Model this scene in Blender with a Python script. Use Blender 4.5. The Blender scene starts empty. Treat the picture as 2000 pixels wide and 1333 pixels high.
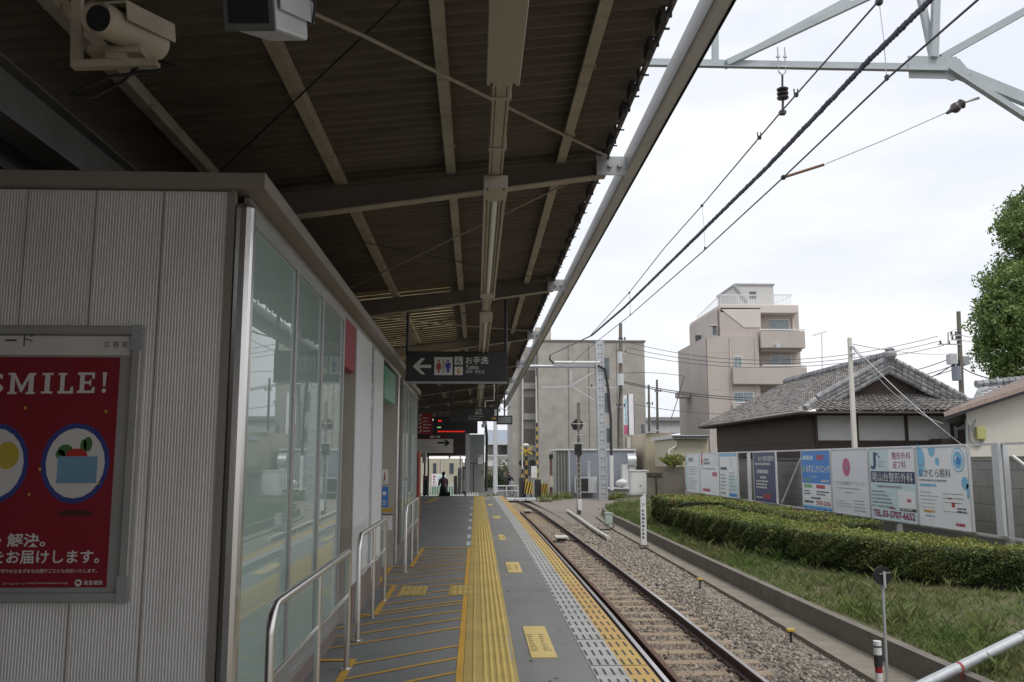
import bpy, math, random
import numpy as np
from mathutils import Vector, Matrix
random.seed(7); RNG=np.random.default_rng(7)
S=bpy.context.scene; COL=S.collection
R=math.radians
# ---------------------------------------------------------------- camera
FPX=1700.0; PITCH=7.84; YAW=2.36; CZ=1.5
cd=bpy.data.cameras.new('camera'); cam=bpy.data.objects.new('camera',cd); COL.objects.link(cam)
cd.sensor_width=36.0; cd.lens=36.0*FPX/2000.0; cd.clip_start=0.05; cd.clip_end=3000
cam.location=(0,0,CZ); cam.rotation_euler=(R(90+PITCH),0,R(-YAW)); S.camera=cam
# ---------------------------------------------------------------- world, sun, exposure
SUN_EL=R(58); SUN_AZ=R(150)
w=bpy.data.worlds.new('World'); S.world=w; w.use_nodes=True
nt=w.node_tree; nt.nodes.clear()
out=nt.nodes.new('ShaderNodeOutputWorld'); bg=nt.nodes.new('ShaderNodeBackground')
sky=nt.nodes.new('ShaderNodeTexSky'); sky.sky_type='NISHITA'; sky.sun_disc=False
sky.sun_elevation=SUN_EL; sky.sun_rotation=SUN_AZ; sky.air_density=1.0; sky.dust_density=3.0; sky.ozone_density=1.0
tc=nt.nodes.new('ShaderNodeTexCoord'); mp=nt.nodes.new('ShaderNodeMapping'); mp.inputs['Scale'].default_value=(1.2,1.2,4.5)
nz=nt.nodes.new('ShaderNodeTexNoise'); nz.inputs['Scale'].default_value=1.6; nz.inputs['Detail'].default_value=6; nz.inputs['Roughness'].default_value=.55
rp=nt.nodes.new('ShaderNodeValToRGB')
rp.color_ramp.elements[0].position=.38; rp.color_ramp.elements[0].color=(7.6,7.9,8.6,1)
rp.color_ramp.elements[1].position=.62; rp.color_ramp.elements[1].color=(9.3,9.3,9.45,1)
mx=nt.nodes.new('ShaderNodeMix'); mx.data_type='RGBA'; mx.inputs[0].default_value=.9
nt.links.new(tc.outputs['Generated'],mp.inputs['Vector']); nt.links.new(mp.outputs[0],nz.inputs['Vector'])
nt.links.new(nz.outputs['Fac'],rp.inputs['Fac']); nt.links.new(sky.outputs[0],mx.inputs[6]); nt.links.new(rp.outputs[0],mx.inputs[7])
nt.links.new(mx.outputs[2],bg.inputs['Color']); bg.inputs['Strength'].default_value=.1
nt.links.new(bg.outputs[0],out.inputs['Surface'])
sl=bpy.data.lights.new('sun','SUN'); sl.energy=1.35; sl.angle=R(20); sl.color=(1,.96,.89)
so=bpy.data.objects.new('sun',sl); COL.objects.link(so); so.rotation_euler=(R(90)-SUN_EL,0,R(180)-SUN_AZ); so.location=(20,-20,60)
S.view_settings.view_transform='Standard'; S.view_settings.look='None'; S.view_settings.exposure=0.30; S.view_settings.gamma=1
try:
    S.cycles.max_bounces=8; S.cycles.diffuse_bounces=5; S.cycles.glossy_bounces=4; S.cycles.transparent_max_bounces=6
except Exception: pass
# ---------------------------------------------------------------- pixel -> place (at a stated real distance)
def ray(px,py):
    x=(px-1000)/FPX; y=(666.5-py)/FPX; t=R(PITCH); c,s=math.cos(R(-YAW)),math.sin(R(-YAW))
    a=math.cos(t)-y*math.sin(t); z=math.sin(t)+y*math.cos(t)
    return Vector((c*x-s*a, s*x+c*a, z))
O0=Vector((0,0,CZ))
def PY(px,py,Y): d=ray(px,py); return O0+d*(Y/d.y)
def PX(px,py,X): d=ray(px,py); return O0+d*(X/d.x)
def PZ(px,py,Z): d=ray(px,py); return O0+d*((Z-CZ)/d.z)
# ---------------------------------------------------------------- materials
def nn(t,k,**kw):
    n=t.nodes.new(k)
    for a,b in kw.items(): setattr(n,a,b)
    return n
def M(name,col,rough=.6,metal=0.,var=.12,vs=4.,bump=0.,bs=60.,spec=.5,st=(1,1,1),col2=None,island=0.,dirt=0.,dcol=(.05,.045,.04),ds=1.3,transl=0.,coat=0.):
    m=bpy.data.materials.new(name); m.use_nodes=True; t=m.node_tree; b=t.nodes['Principled BSDF']; L=t.links.new
    b.inputs['Roughness'].default_value=rough; b.inputs['Metallic'].default_value=metal
    b.inputs['Specular IOR Level'].default_value=spec
    if coat: b.inputs['Coat Weight'].default_value=coat; b.inputs['Coat Roughness'].default_value=0.; b.inputs['Coat IOR'].default_value=1.55
    tc=nn(t,'ShaderNodeTexCoord'); mp=nn(t,'ShaderNodeMapping'); mp.inputs['Scale'].default_value=st; L(tc.outputs['Object'],mp.inputs['Vector'])
    nz=nn(t,'ShaderNodeTexNoise'); nz.inputs['Scale'].default_value=vs; nz.inputs['Detail'].default_value=5; nz.inputs['Roughness'].default_value=.6; L(mp.outputs[0],nz.inputs['Vector'])
    rp=nn(t,'ShaderNodeValToRGB'); c2=col2 or tuple(min(1,c*(1+var)) for c in col); c1=col if col2 else tuple(c*(1-var) for c in col)
    rp.color_ramp.elements[0].position=.3; rp.color_ramp.elements[0].color=(*c1,1); rp.color_ramp.elements[1].position=.7; rp.color_ramp.elements[1].color=(*c2,1)
    L(nz.outputs['Fac'],rp.inputs['Fac']); cur=rp.outputs[0]
    if island:
        g=nn(t,'ShaderNodeNewGeometry'); mr=nn(t,'ShaderNodeMapRange'); mr.inputs['To Min'].default_value=1-island; mr.inputs['To Max'].default_value=1+island
        L(g.outputs['Random Per Island'],mr.inputs['Value']); mu=nn(t,'ShaderNodeMix',data_type='RGBA',blend_type='MULTIPLY'); mu.inputs[0].default_value=1
        cc=nn(t,'ShaderNodeCombineColor'); 
        for i in range(3): L(mr.outputs[0],cc.inputs[i])
        L(cur,mu.inputs[6]); L(cc.outputs[0],mu.inputs[7]); cur=mu.outputs[2]
    if dirt:
        n2=nn(t,'ShaderNodeTexNoise'); n2.inputs['Scale'].default_value=ds; n2.inputs['Detail'].default_value=8; n2.inputs['Roughness'].default_value=.7; L(mp.outputs[0],n2.inputs['Vector'])
        r2=nn(t,'ShaderNodeValToRGB'); r2.color_ramp.elements[0].position=.48; r2.color_ramp.elements[0].color=(0,0,0,1); r2.color_ramp.elements[1].position=.75; r2.color_ramp.elements[1].color=(dirt,)*3+(1,)
        L(n2.outputs['Fac'],r2.inputs['Fac']); md=nn(t,'ShaderNodeMix',data_type='RGBA'); L(r2.outputs[0],md.inputs[0]); L(cur,md.inputs[6]); md.inputs[7].default_value=(*dcol,1); cur=md.outputs[2]
    L(cur,b.inputs['Base Color'])
    if bump:
        n3=nn(t,'ShaderNodeTexNoise'); n3.inputs['Scale'].default_value=bs; n3.inputs['Detail'].default_value=4; L(mp.outputs[0],n3.inputs['Vector'])
        bp=nn(t,'ShaderNodeBump'); bp.inputs['Strength'].default_value=bump; bp.inputs['Distance'].default_value=.02; L(n3.outputs['Fac'],bp.inputs['Height']); L(bp.outputs[0],b.inputs['Normal'])
    if transl:
        tr=nn(t,'ShaderNodeBsdfTranslucent'); L(cur,tr.inputs['Color']); ms=nn(t,'ShaderNodeMixShader'); ms.inputs[0].default_value=transl
        L(b.outputs[0],ms.inputs[1]); L(tr.outputs[0],ms.inputs[2]); L(ms.outputs[0],t.nodes['Material Output'].inputs['Surface'])
    return m
def EM(name,col,s):
    m=bpy.data.materials.new(name); m.use_nodes=True; b=m.node_tree.nodes['Principled BSDF']
    b.inputs['Base Color'].default_value=(*[c*.3 for c in col],1); b.inputs['Emission Color'].default_value=(*col,1); b.inputs['Emission Strength'].default_value=s; return m
def BRICK(name,c1,c2,cm,bw,bh,mortar,ori='XZ',rough=.8,bump=.3,off=.5):
    m=M(name,c1,rough,var=.1); t=m.node_tree; b=t.nodes['Principled BSDF']; L=t.links.new
    tc=nn(t,'ShaderNodeTexCoord'); sp=nn(t,'ShaderNodeSeparateXYZ'); L(tc.outputs['Object'],sp.inputs[0]); cb=nn(t,'ShaderNodeCombineXYZ')
    ax={'X':0,'Y':1,'Z':2}; L(sp.outputs[ax[ori[0]]],cb.inputs[0]); L(sp.outputs[ax[ori[1]]],cb.inputs[1])
    br=nn(t,'ShaderNodeTexBrick'); br.offset=off; br.inputs['Scale'].default_value=1; br.inputs['Color1'].default_value=(*c1,1); br.inputs['Color2'].default_value=(*c2,1); br.inputs['Mortar'].default_value=(*cm,1)
    br.inputs['Mortar Size'].default_value=mortar; br.inputs['Brick Width'].default_value=bw; br.inputs['Row Height'].default_value=bh; L(cb.outputs[0],br.inputs['Vector'])
    nz=nn(t,'ShaderNodeTexNoise'); nz.inputs['Scale'].default_value=1.2; nz.inputs['Detail'].default_value=7; L(tc.outputs['Object'],nz.inputs['Vector'])
    mr=nn(t,'ShaderNodeMapRange'); mr.inputs['To Min'].default_value=.65; mr.inputs['To Max'].default_value=1.3; L(nz.outputs['Fac'],mr.inputs['Value'])
    mu=nn(t,'ShaderNodeMix',data_type='RGBA',blend_type='MULTIPLY'); mu.inputs[0].default_value=1; cc=nn(t,'ShaderNodeCombineColor')
    for i in range(3): L(mr.outputs[0],cc.inputs[i])
    L(br.outputs['Color'],mu.inputs[6]); L(cc.outputs[0],mu.inputs[7]); L(mu.outputs[2],b.inputs['Base Color'])
    bp=nn(t,'ShaderNodeBump'); bp.inputs['Strength'].default_value=bump; bp.inputs['Distance'].default_value=.01; bp.invert=True; L(br.outputs['Fac'],bp.inputs['Height']); L(bp.outputs[0],b.inputs['Normal'])
    return m
# ---------------------------------------------------------------- mesh builder
Z3=Vector((0,0,1))
_tc={}
def glyphs(s,bold):
    k=(s,bold)
    if k not in _tc:
        c=bpy.data.curves.new('txt','FONT'); c.body=s; c.resolution_u=3; c.offset=bold; c.dimensions='2D'; c.fill_mode='FRONT'
        o=bpy.data.objects.new('txt',c); me=bpy.data.meshes.new_from_object(o)
        v=[(p.co.x,p.co.y) for p in me.vertices]; f=[tuple(p.vertices) for p in me.polygons]
        bpy.data.objects.remove(o); bpy.data.curves.remove(c); bpy.data.meshes.remove(me)
        xs=[p[0] for p in v]; ys=[p[1] for p in v]
        _tc[k]=(v,f,min(xs),max(xs),min(ys),max(ys))
    return _tc[k]
class B:
    def __init__(s): s.v=[]; s.f=[]
    def add(s,vs,fs):
        n=len(s.v); s.v+= [tuple(v) for v in vs]; s.f+= [tuple(i+n for i in f) for f in fs]; return s
    def box(s,x0,x1,y0,y1,z0,z1):
        return s.add([(x0,y0,z0),(x1,y0,z0),(x1,y1,z0),(x0,y1,z0),(x0,y0,z1),(x1,y0,z1),(x1,y1,z1),(x0,y1,z1)],
          [(0,3,2,1),(4,5,6,7),(0,1,5,4),(1,2,6,5),(2,3,7,6),(3,0,4,7)])
    def bx(s,c,sx,sy,sz): return s.box(c[0]-sx/2,c[0]+sx/2,c[1]-sy/2,c[1]+sy/2,c[2]-sz/2,c[2]+sz/2)
    def hexa(s,p): return s.add(p,[(0,3,2,1),(4,5,6,7),(0,1,5,4),(1,2,6,5),(2,3,7,6),(3,0,4,7)])
    def quad(s,a,b,c,d): return s.add([a,b,c,d],[(0,1,2,3)])
    def bar(s,p,q,w,h,up=Z3):
        p=Vector(p);q=Vector(q);d=(q-p).normalized();u=Vector(up)
        if abs(d.dot(u))>.98: u=Vector((0,1,0))
        r=d.cross(u).normalized();u=r.cross(d).normalized();a=r*(w/2);b=u*(h/2)
        return s.hexa([p-a-b,q-a-b,q+a-b,p+a-b,p-a+b,q-a+b,q+a+b,p+a+b][0:8])
    def tube(s,pts,r,seg=8,caps=True):
        pts=[Vector(p) for p in pts]; n=len(pts); rs=r if isinstance(r,(list,tuple)) else [r]*n
        vs=[];fs=[]; prev=None
        for i,p in enumerate(pts):
            d=(pts[min(i+1,n-1)]-pts[max(i-1,0)]).normalized()
            if prev is None:
                u=Vector((0,0,1)) if abs(d.z)<.9 else Vector((1,0,0))
                a=d.cross(u).normalized()
            else: a=(prev-d*prev.dot(d)).normalized()
            prev=a; b=d.cross(a)
            for k in range(seg):
                t=2*math.pi*k/seg; vs.append(p+(a*math.cos(t)+b*math.sin(t))*rs[i])
        for i in range(n-1):
            for k in range(seg):
                k2=(k+1)%seg; fs.append((i*seg+k,i*seg+k2,(i+1)*seg+k2,(i+1)*seg+k))
        if caps: fs.append(tuple(range(seg-1,-1,-1))); fs.append(tuple((n-1)*seg+k for k in range(seg)))
        return s.add(vs,fs)
    def cyl(s,p,q,r0,r1=None,seg=12): return s.tube([p,q],[r0,r0 if r1 is None else r1],seg)
    def lathe(s,prof,c,seg=16):
        vs=[];fs=[];n=len(prof)
        for (r,z) in prof:
            for k in range(seg):
                t=2*math.pi*k/seg; vs.append((c[0]+r*math.cos(t),c[1]+r*math.sin(t),c[2]+z))
        for i in range(n-1):
            for k in range(seg):
                k2=(k+1)%seg; fs.append((i*seg+k,i*seg+k2,(i+1)*seg+k2,(i+1)*seg+k))
        fs.append(tuple(range(seg-1,-1,-1))); fs.append(tuple((n-1)*seg+k for k in range(seg)))
        return s.add(vs,fs)
    def prism(s,poly,o,u,v,depth):   # outline in plane (o,u,v); thickness goes to the back (against u x v)
        o=Vector(o);u=Vector(u);v=Vector(v);n=u.cross(v).normalized(); k=len(poly)
        fr=[o+u*a+v*b for a,b in poly]; bk=[p-n*depth for p in fr]
        fs=[tuple(range(k)),tuple(range(2*k-1,k-1,-1))]
        for i in range(k):
            j=(i+1)%k; fs.append((i,i+k,j+k,j))
        return s.add(fr+bk,fs)
    def flat(s,poly,o,u,v):
        o=Vector(o);u=Vector(u);v=Vector(v); return s.add([o+u*a+v*b for a,b in poly],[tuple(range(len(poly)))])
    def disc(s,o,u,v,rx,ry=None,seg=20):
        ry=ry or rx; return s.flat([(rx*math.cos(2*math.pi*i/seg),ry*math.sin(2*math.pi*i/seg)) for i in range(seg)],o,u,v)
    def rect(s,o,u,v,w,h): return s.flat([(0,0),(w,0),(w,h),(0,h)],o,u,v)
    def ball(s,c,r,seg=12,rings=8,sq=(1,1,1)):
        vs=[];fs=[]; 
        for i in range(rings+1):
            t=math.pi*i/rings
            for k in range(seg):
                a=2*math.pi*k/seg; vs.append((c[0]+r*sq[0]*math.sin(t)*math.cos(a),c[1]+r*sq[1]*math.sin(t)*math.sin(a),c[2]-r*sq[2]*math.cos(t)))
        for i in range(rings):
            for k in range(seg):
                k2=(k+1)%seg; fs.append((i*seg+k,i*seg+k2,(i+1)*seg+k2,(i+1)*seg+k))
        return s.add(vs,fs)
    def text(s,t,o,u,v,w,h,bold=0.):
        vs,fs,x0,x1,y0,y1=glyphs(t,bold); o=Vector(o);u=Vector(u);v=Vector(v)
        kx=w/(x1-x0); ky=h/(y1-y0)
        return s.add([o+u*((x-x0)*kx)+v*((y-y0)*ky) for x,y in vs],fs)
    def lines(s,o,u,v,w,h,rows,fill=.5,seed=0):     # lines of print too small to read
        r=random.Random(seed); o=Vector(o);u=Vector(u);v=Vector(v); rh=h/rows
        for i in range(rows):
            x=0; lim=w*(.55+.45*r.random())
            while x<lim:
                q=rh*(.25+.5*r.random()); q=min(q,lim-x); s.rect(o+u*x+v*(h-(i+1)*rh+rh*.2),u,v,q,rh*fill); x+=q+rh*(.12+.3*r.random()*(r.random()>.6))
        return s
def finish(o,label=None,cat=None,group=None,kind=None):
    if label: o['label']=label
    if cat: o['category']=cat
    if group: o['group']=group
    if kind: o['kind']=kind
    return o
def thing(name,label,cat,loc,group=None,rz=0):
    o=bpy.data.objects.new(name,None); COL.objects.link(o); o.location=loc; o.rotation_euler=(0,0,rz); o.empty_display_size=.2
    return finish(o,label,cat,group)
def worldloc(o):
    l=Vector(o.location)
    while o.parent: o=o.parent; l=l+Vector(o.location)
    return l
def mesh_obj(b,name,mat,org,smooth=False,bevel=0.):
    vs=np.array(b.v,dtype=np.float64).reshape(-1,3)-np.array(org)
    me=bpy.data.meshes.new(name); me.from_pydata(vs.tolist(),[],b.f); me.materials.append(mat)
    if smooth:
        me.shade_smooth(); 
        try: me.set_sharp_from_angle(angle=R(40))
        except Exception: pass
    me.update(); o=bpy.data.objects.new(name,me); COL.objects.link(o)
    if bevel:
        bv=o.modifiers.new('bevel','BEVEL'); bv.width=bevel; bv.segments=2; bv.limit_method='ANGLE'; bv.angle_limit=R(40)
    return o
def part(b,name,mat,parent,label=None,smooth=False,bevel=0.,local=False):   # verts in world space unless local
    org=(0,0,0) if local else worldloc(parent)
    if parent.type=='MESH' and not local: pass
    o=mesh_obj(b,name,mat,org,smooth,bevel); o.parent=parent
    if label: o['label']=label
    return o
def split(b,gap=.004):
    n=len(b.v); par=list(range(n))
    def f(i):
        while par[i]!=i: par[i]=par[par[i]]; i=par[i]
        return i
    for fc in b.f:
        r=f(fc[0])
        for i in fc[1:]: par[f(i)]=r
    isl={}
    for i in range(n): isl.setdefault(f(i),[]).append(i)
    bb=[]
    for ids in isl.values():
        a=np.array([b.v[i] for i in ids]); bb.append([set(ids),a.min(0)-gap,a.max(0)+gap])
    i=0
    while i<len(bb):
        j=i+1; m=False
        while j<len(bb):
            if (bb[i][1]<=bb[j][2]).all() and (bb[j][1]<=bb[i][2]).all():
                bb[i]=[bb[i][0]|bb[j][0],np.minimum(bb[i][1],bb[j][1]),np.maximum(bb[i][2],bb[j][2])]; bb.pop(j); m=True
            else: j+=1
        if not m: i+=1
    out=[]
    for ids,_,_ in bb:
        q=B(); mp={}
        for k in sorted(ids): mp[k]=len(q.v); q.v.append(b.v[k])
        q.f=[tuple(mp[k] for k in fc) for fc in b.f if fc[0] in ids]; out.append(q)
    return out
def parts(b,name,mat,parent,**kw): return [part(q,name,mat,parent,**kw) for q in split(b)]
def solo(b,name,mat,label=None,cat=None,group=None,kind=None,smooth=False,bevel=0.,org=None):
    a=np.array(b.v)
    if org is None: org=(float((a[:,0].min()+a[:,0].max())/2),float((a[:,1].min()+a[:,1].max())/2),float(a[:,2].min()))
    o=mesh_obj(b,name,mat,org,smooth,bevel); o.location=org
    return finish(o,label,cat,group,kind)
def struct(b,name,mat,smooth=False): return solo(b,name,mat,kind='structure',smooth=smooth,org=(0,0,0))
def dup(o,loc=None,rz=None,label=None,parent=None):
    c=o.copy(); COL.objects.link(c); c.parent=parent
    if loc is not None: c.location=loc
    if rz is not None: c.rotation_euler=(0,0,rz)
    if label: c['label']=label
    for ch in o.children: dup(ch,parent=c)
    return c
def bulk(name,verts,faces,mat,parent=None,org=(0,0,0),smooth=False):
    verts=np.asarray(verts,dtype=np.float32)-np.array(org,dtype=np.float32); faces=np.asarray(faces,dtype=np.int32); k=faces.shape[1]; me=bpy.data.meshes.new(name)
    me.vertices.add(len(verts)); me.vertices.foreach_set('co',verts.ravel()); me.loops.add(faces.size); me.loops.foreach_set('vertex_index',faces.ravel())
    me.polygons.add(len(faces)); me.polygons.foreach_set('loop_start',np.arange(0,faces.size,k,dtype=np.int32)); me.polygons.foreach_set('loop_total',np.full(len(faces),k,dtype=np.int32))
    me.materials.append(mat); me.update(calc_edges=True); me.validate(); o=bpy.data.objects.new(name,me); COL.objects.link(o)
    if smooth: me.shade_smooth()
    if parent is not None: o.parent=parent
    else: o.location=org
    return o
def leafquads(c,size,up=.3):
    n=len(c); d=RNG.normal(size=(n,3)); d[:,2]+=up; d/=np.linalg.norm(d,axis=1)[:,None]
    a=np.cross(d,RNG.normal(size=(n,3))); a/=np.linalg.norm(a,axis=1)[:,None]; b=np.cross(d,a)
    sz=(size*(.6+.8*RNG.random(n)))[:,None]
    v=np.stack([c-a*sz,c-b*sz*.5+d*sz*.12,c+a*sz,c+b*sz*.5+d*sz*.12],1).reshape(-1,3)
    return v,np.arange(4*n).reshape(-1,4)
X1=Vector((1,0,0)); Y1=Vector((0,1,0)); NY=Vector((0,-1,0))
# ---------------------------------------------------------------- palette
m_white=M('white_paint',(.72,.72,.71),.45,var=.05,dirt=.25,dcol=(.35,.33,.3))
m_offw=M('off_white_paint',(.60,.58,.53),.5,var=.08,vs=2,dirt=.3,dcol=(.3,.27,.22))
m_cream=M('cream_steel_paint',(.42,.385,.31),.5,var=.1,vs=3,dirt=.5,dcol=(.16,.12,.08),ds=5)
m_grey=M('grey_paint',(.33,.34,.35),.5,var=.06,dirt=.2)
m_lgrey=M('light_grey_paint',(.52,.54,.55),.45,var=.06,dirt=.2,dcol=(.3,.3,.28))
m_dark=M('dark_metal',(.03,.03,.032),.5,var=.2)
m_black=M('black_paint',(.012,.012,.013),.4,var=.2)
m_steel=M('stainless_steel',(.74,.72,.69),.28,1.,var=.06,vs=30,st=(1,1,.05),bump=.04,bs=200)
m_galv=M('galvanised_steel',(.48,.50,.52),.45,.5,var=.1,vs=12,dirt=.2,dcol=(.28,.27,.26))
m_truss=M('pale_blue_grey_paint',(.40,.45,.47),.5,var=.08,dirt=.2,dcol=(.3,.27,.24))
m_rope=M('wire_metal',(.06,.058,.07),.5,.3,var=.2)
m_conc=M('weathered_concrete',(.18,.163,.138),.9,var=.18,vs=3,bump=.4,bs=40,dirt=.55,dcol=(.11,.10,.08),ds=1.6)
m_glassd=M('window_glass',(.08,.10,.11),.06,var=.3,vs=2,spec=.9)
m_ins=M('brown_porcelain',(.07,.058,.062),.25,var=.1)
m_red=M('red_paint',(.30,.014,.028),.4,var=.08)
m_yel=M('yellow_paint',(.50,.34,.05),.5,var=.1,dirt=.45,dcol=(.2,.14,.05),ds=6)
m_blue=M('blue_paint',(.05,.20,.55),.4,var=.05)
# ================================================================ ground, platform, track
def xe(y): return float(np.interp(y,[-6,6,10,14.5,22,36,40],[1.25,1.276,1.295,1.305,1.28,1.19,1.14]))
def xr(y): return float(np.interp(y,[-8,0,5,10,15,20,25,30,36,42,47.6,53,58,64,72,90],[3.05,3.22,3.27,3.30,3.34,3.35,3.345,3.335,3.30,3.24,3.13,2.90,2.60,2.1,1.2,-1.6]))
YS=[-6+1.0*i for i in range(45)]        # -6 .. 38
m_plat=M('platform_asphalt',(.20,.203,.20),.75,var=.1,vs=.9,bump=.12,bs=350,dirt=.45,dcol=(.115,.115,.112),ds=1.1)
m_ground=M('bare_ground',(.13,.115,.09),.95,var=.25,vs=.5)
b=B(); b.quad((-900,-300,-1.3),(900,-300,-1.3),(900,1500,-1.3),(-900,1500,-1.3)); struct(b,'ground',m_ground)
b=B()
prof=[(-9,0)]
sec=[(y,0.) for y in YS]+[(40,-.12),(42,-.34),(44,-.56),(46,-.78),(47,-.86),(60,-.9)]
for (y0,z0),(y1,z1) in zip(sec[:-1],sec[1:]):
    b.quad((-9,y0,z0),(xe(y0),y0,z0),(xe(y1),y1,z1),(-9,y1,z1))
    b.quad((xe(y0),y0,z0),(xe(y0),y0,-1.3),(xe(y1),y1,-1.3),(xe(y1),y1,z1))
y0=sec[-1][0]; b.quad((-9,60,-.9),(xe(60),60,-.9),(xe(60),60,-1.3),(-9,60,-1.3))
struct(b,'platform',m_plat)
# paving strips
def strip(b,fa,fb,ya,yb,z=.004,dy=1.0,th=0):
    n=max(1,int((yb-ya)/dy)); ys=[ya+(yb-ya)*i/n for i in range(n+1)]
    for p,q in zip(ys[:-1],ys[1:]):
        b.quad((fa(p),p,z),(fb(p),p,z),(fb(q),q,z),(fa(q),q,z))
m_tact=M('yellow_tactile_paving',(.46,.345,.10),.6,var=.1,vs=1.5,dirt=.6,dcol=(.25,.19,.075),ds=2,bump=.1,bs=200)
m_tactd=M('yellow_tactile_raised',(.55,.415,.13),.6,var=.12,vs=1.5,dirt=.4,dcol=(.28,.2,.07),ds=4)
m_orange=M('orange_yellow_line_paint',(.60,.34,.04),.65,var=.12,vs=3,dirt=.4,dcol=(.24,.17,.08),ds=6)
m_edge=M('pale_grey_edge_paving',(.40,.405,.40),.65,var=.12,vs=2,dirt=.4,dcol=(.22,.22,.21),ds=3)
m_edgey=M('worn_yellow_edge_paving',(.55,.40,.10),.65,vs=1.1,col2=(.52,.28,.10),dirt=.4,dcol=(.35,.28,.15),ds=3)
m_slot=M('dark_rubber_pad',(.07,.07,.068),.8,var=.2)
sr=lambda y: float(np.interp(y,[-6,6,17,38],[.302,.306,.34,.36])); sl_=lambda y:-.078
b=B(); strip(b,sl_,sr,-6,38.3); strip(b,lambda y:-.30,lambda y:.0,10.12,10.9,.005); b.rect((-.88,10.07,.005),X1,Y1,.32,.76)
struct(b,'tactile_paving',m_tact)
b=B()
def dome(b,x,y,r,h,n=6):
    vs=[(x+r*math.cos(2*math.pi*k/n),y+r*math.sin(2*math.pi*k/n),.0045) for k in range(n)]+[(x+.6*r*math.cos(2*math.pi*k/n),y+.6*r*math.sin(2*math.pi*k/n),.0045+h) for k in range(n)]
    b.add(vs,[(k,(k+1)%n,n+(k+1)%n,n+k) for k in range(n)]+[tuple(range(n,2*n))])
y=3.0
while y<22:
    for k in range(5):
        wdt=sr(y)-.045; x=.055+k*(wdt-.03)/5+.02
        dome(b,x,y,.0165,.009,6 if y<12 else 4)
    y+=.055
def bump(b,x0,x1,y0,y1,z0=.005,h=.006): b.box(x0,x1,y0,y1,z0,z0+h)
bump(b,-.012,.006,-4,38); 
for xx in (-.055,-.04): bump(b,xx,xx+.004,-4,38,.004,.002)
for gx,gy0 in ((-.88,10.1),(-.28,10.14)):
    for k in range(5 if gx<-.5 else 4): 
        for q in range(2): bump(b,gx+.025+k*.062,gx+.06+k*.062,gy0+.03+q*.36,gy0+.34+q*.36)
struct(b,'tactile_domes',m_tactd)
b=B(); strip(b,lambda y:-.132,lambda y:-.082,-6,15.6,.0042)
def pl(b,pts,wd,z=.0046):
    for p,q in zip(pts[:-1],pts[1:]):
        p=Vector((p[0],p[1],z));q=Vector((q[0],q[1],z)); d=(q-p).normalized(); n=Vector((-d.y,d.x,0))*wd/2; b.quad(p-n,q-n,q+n,p+n)
for ya,yb,xa in ((4.6,6.95,-.93),(8.85,10.9,-.98),(12.75,15.55,-.91)): pl(b,[(xa,ya),(xa+.005,yb)],.06)
pl(b,[(-.96,6.92),(-1.32,6.92)],.08,.005); pl(b,[(-1.33,6.9),(-1.33,8.9)],.06); pl(b,[(-.95,8.88),(-1.36,8.88)],.08,.0052)
pl(b,[(-.95,10.92),(-1.2,10.92)],.08,.005); pl(b,[(-1.2,10.9),(-1.2,12.75)],.06); pl(b,[(-.9,12.78),(-1.22,12.78)],.08,.0052); pl(b,[(-.93,15.52),(-.09,15.52)],.08,.0052)
y=3.6
while y<15.0:
    xl=-.9
    ym=y
    if 6.95<ym<8.8: xl=-1.30
    elif 8.8<=ym<10.9: xl=-.95
    elif 10.95<ym<12.7: xl=-1.17
    elif ym>=12.7: xl=-.88
    pl(b,[(xl,ym),(-.13,ym+(-.13-xl)*.82)],.042,.0044); y+=.455
struct(b,'hatch_marking',m_orange)
# platform edge
b=B(); strip(b,lambda y:xe(y)-.43,lambda y:xe(y)-.195,-6,38.,.004); struct(b,'edge_paving',m_edge)
b=B(); strip(b,lambda y:xe(y)-.195,lambda y:xe(y)-.004,-6,38.,.0042); struct(b,'edge_line',m_edgey)
b=B(); y=-2.
while y<37:
    for k in range(7):
        x=xe(y)-.41+k*.0605; b.quad((x-.0085,y,.0062),(x+.0085,y,.0062),(x+.0085,y+.19,.0062),(x-.0085,y+.19,.0062))
    y+=.31
for yy in (6.65,7.6,12.1,18.,24.): b.quad((xe(yy)-.43,yy-.006,.0066),(xe(yy)-.006,yy-.006,.0066),(xe(yy)-.006,yy+.006,.0066),(xe(yy)-.43,yy+.006,.0066))
struct(b,'edge_grip_pads',m_slot)
b=B(); strip(b,lambda y:xe(y)-.004,lambda y:xe(y)+.03,-6,38,-.03); 
for p,q in zip(YS[:-1],YS[1:]): b.quad((xe(p)+.03,p,-.03),(xe(p)+.03,p,-.09),(xe(q)+.03,q,-.09),(xe(q)+.03,q,-.03))
struct(b,'edge_nosing',m_dark)
# yellow lines at the far end of the platform
b=B(); pl(b,[(-2.4,29.5),(-.13,29.5)],.16,.005); pl(b,[(-1.75,32.),(-1.5,36.8)],.3,.006); struct(b,'cross_marking',m_tact)
m_joint=M('dark_floor_joint',(.075,.075,.073),.9); m_spot=M('dark_floor_stain',(.095,.094,.09),.85,var=.2)
b=B()
for yj in (5.4,10.4,15.4,20.4,25.4,30.4,35.4):
    b.quad((.36,yj,.0035),(.83,yj,.0035),(.83,yj+.012,.0035),(.36,yj+.012,.0035)); b.quad((-5,yj,.0035),(-.14,yj,.0035),(-.14,yj+.012,.0035),(-5,yj+.012,.0035))
struct(b,'floor_joint',m_joint)
b=B()
for k in range(150):
    x=random.choice((random.uniform(.37,.82),random.uniform(-2.6,-.15))); y=4+30*random.random()**1.5; r=.006+.022*random.random()**3
    if y<15.6 and -1.4<x<-.1 and k%3: continue
    b.flat([(r*(.6+.5*random.random())*math.cos(q*.785),r*(.8+.8*random.random())*math.sin(q*.785)) for q in range(8)],(x,y,.0028),X1,Y1)
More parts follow.
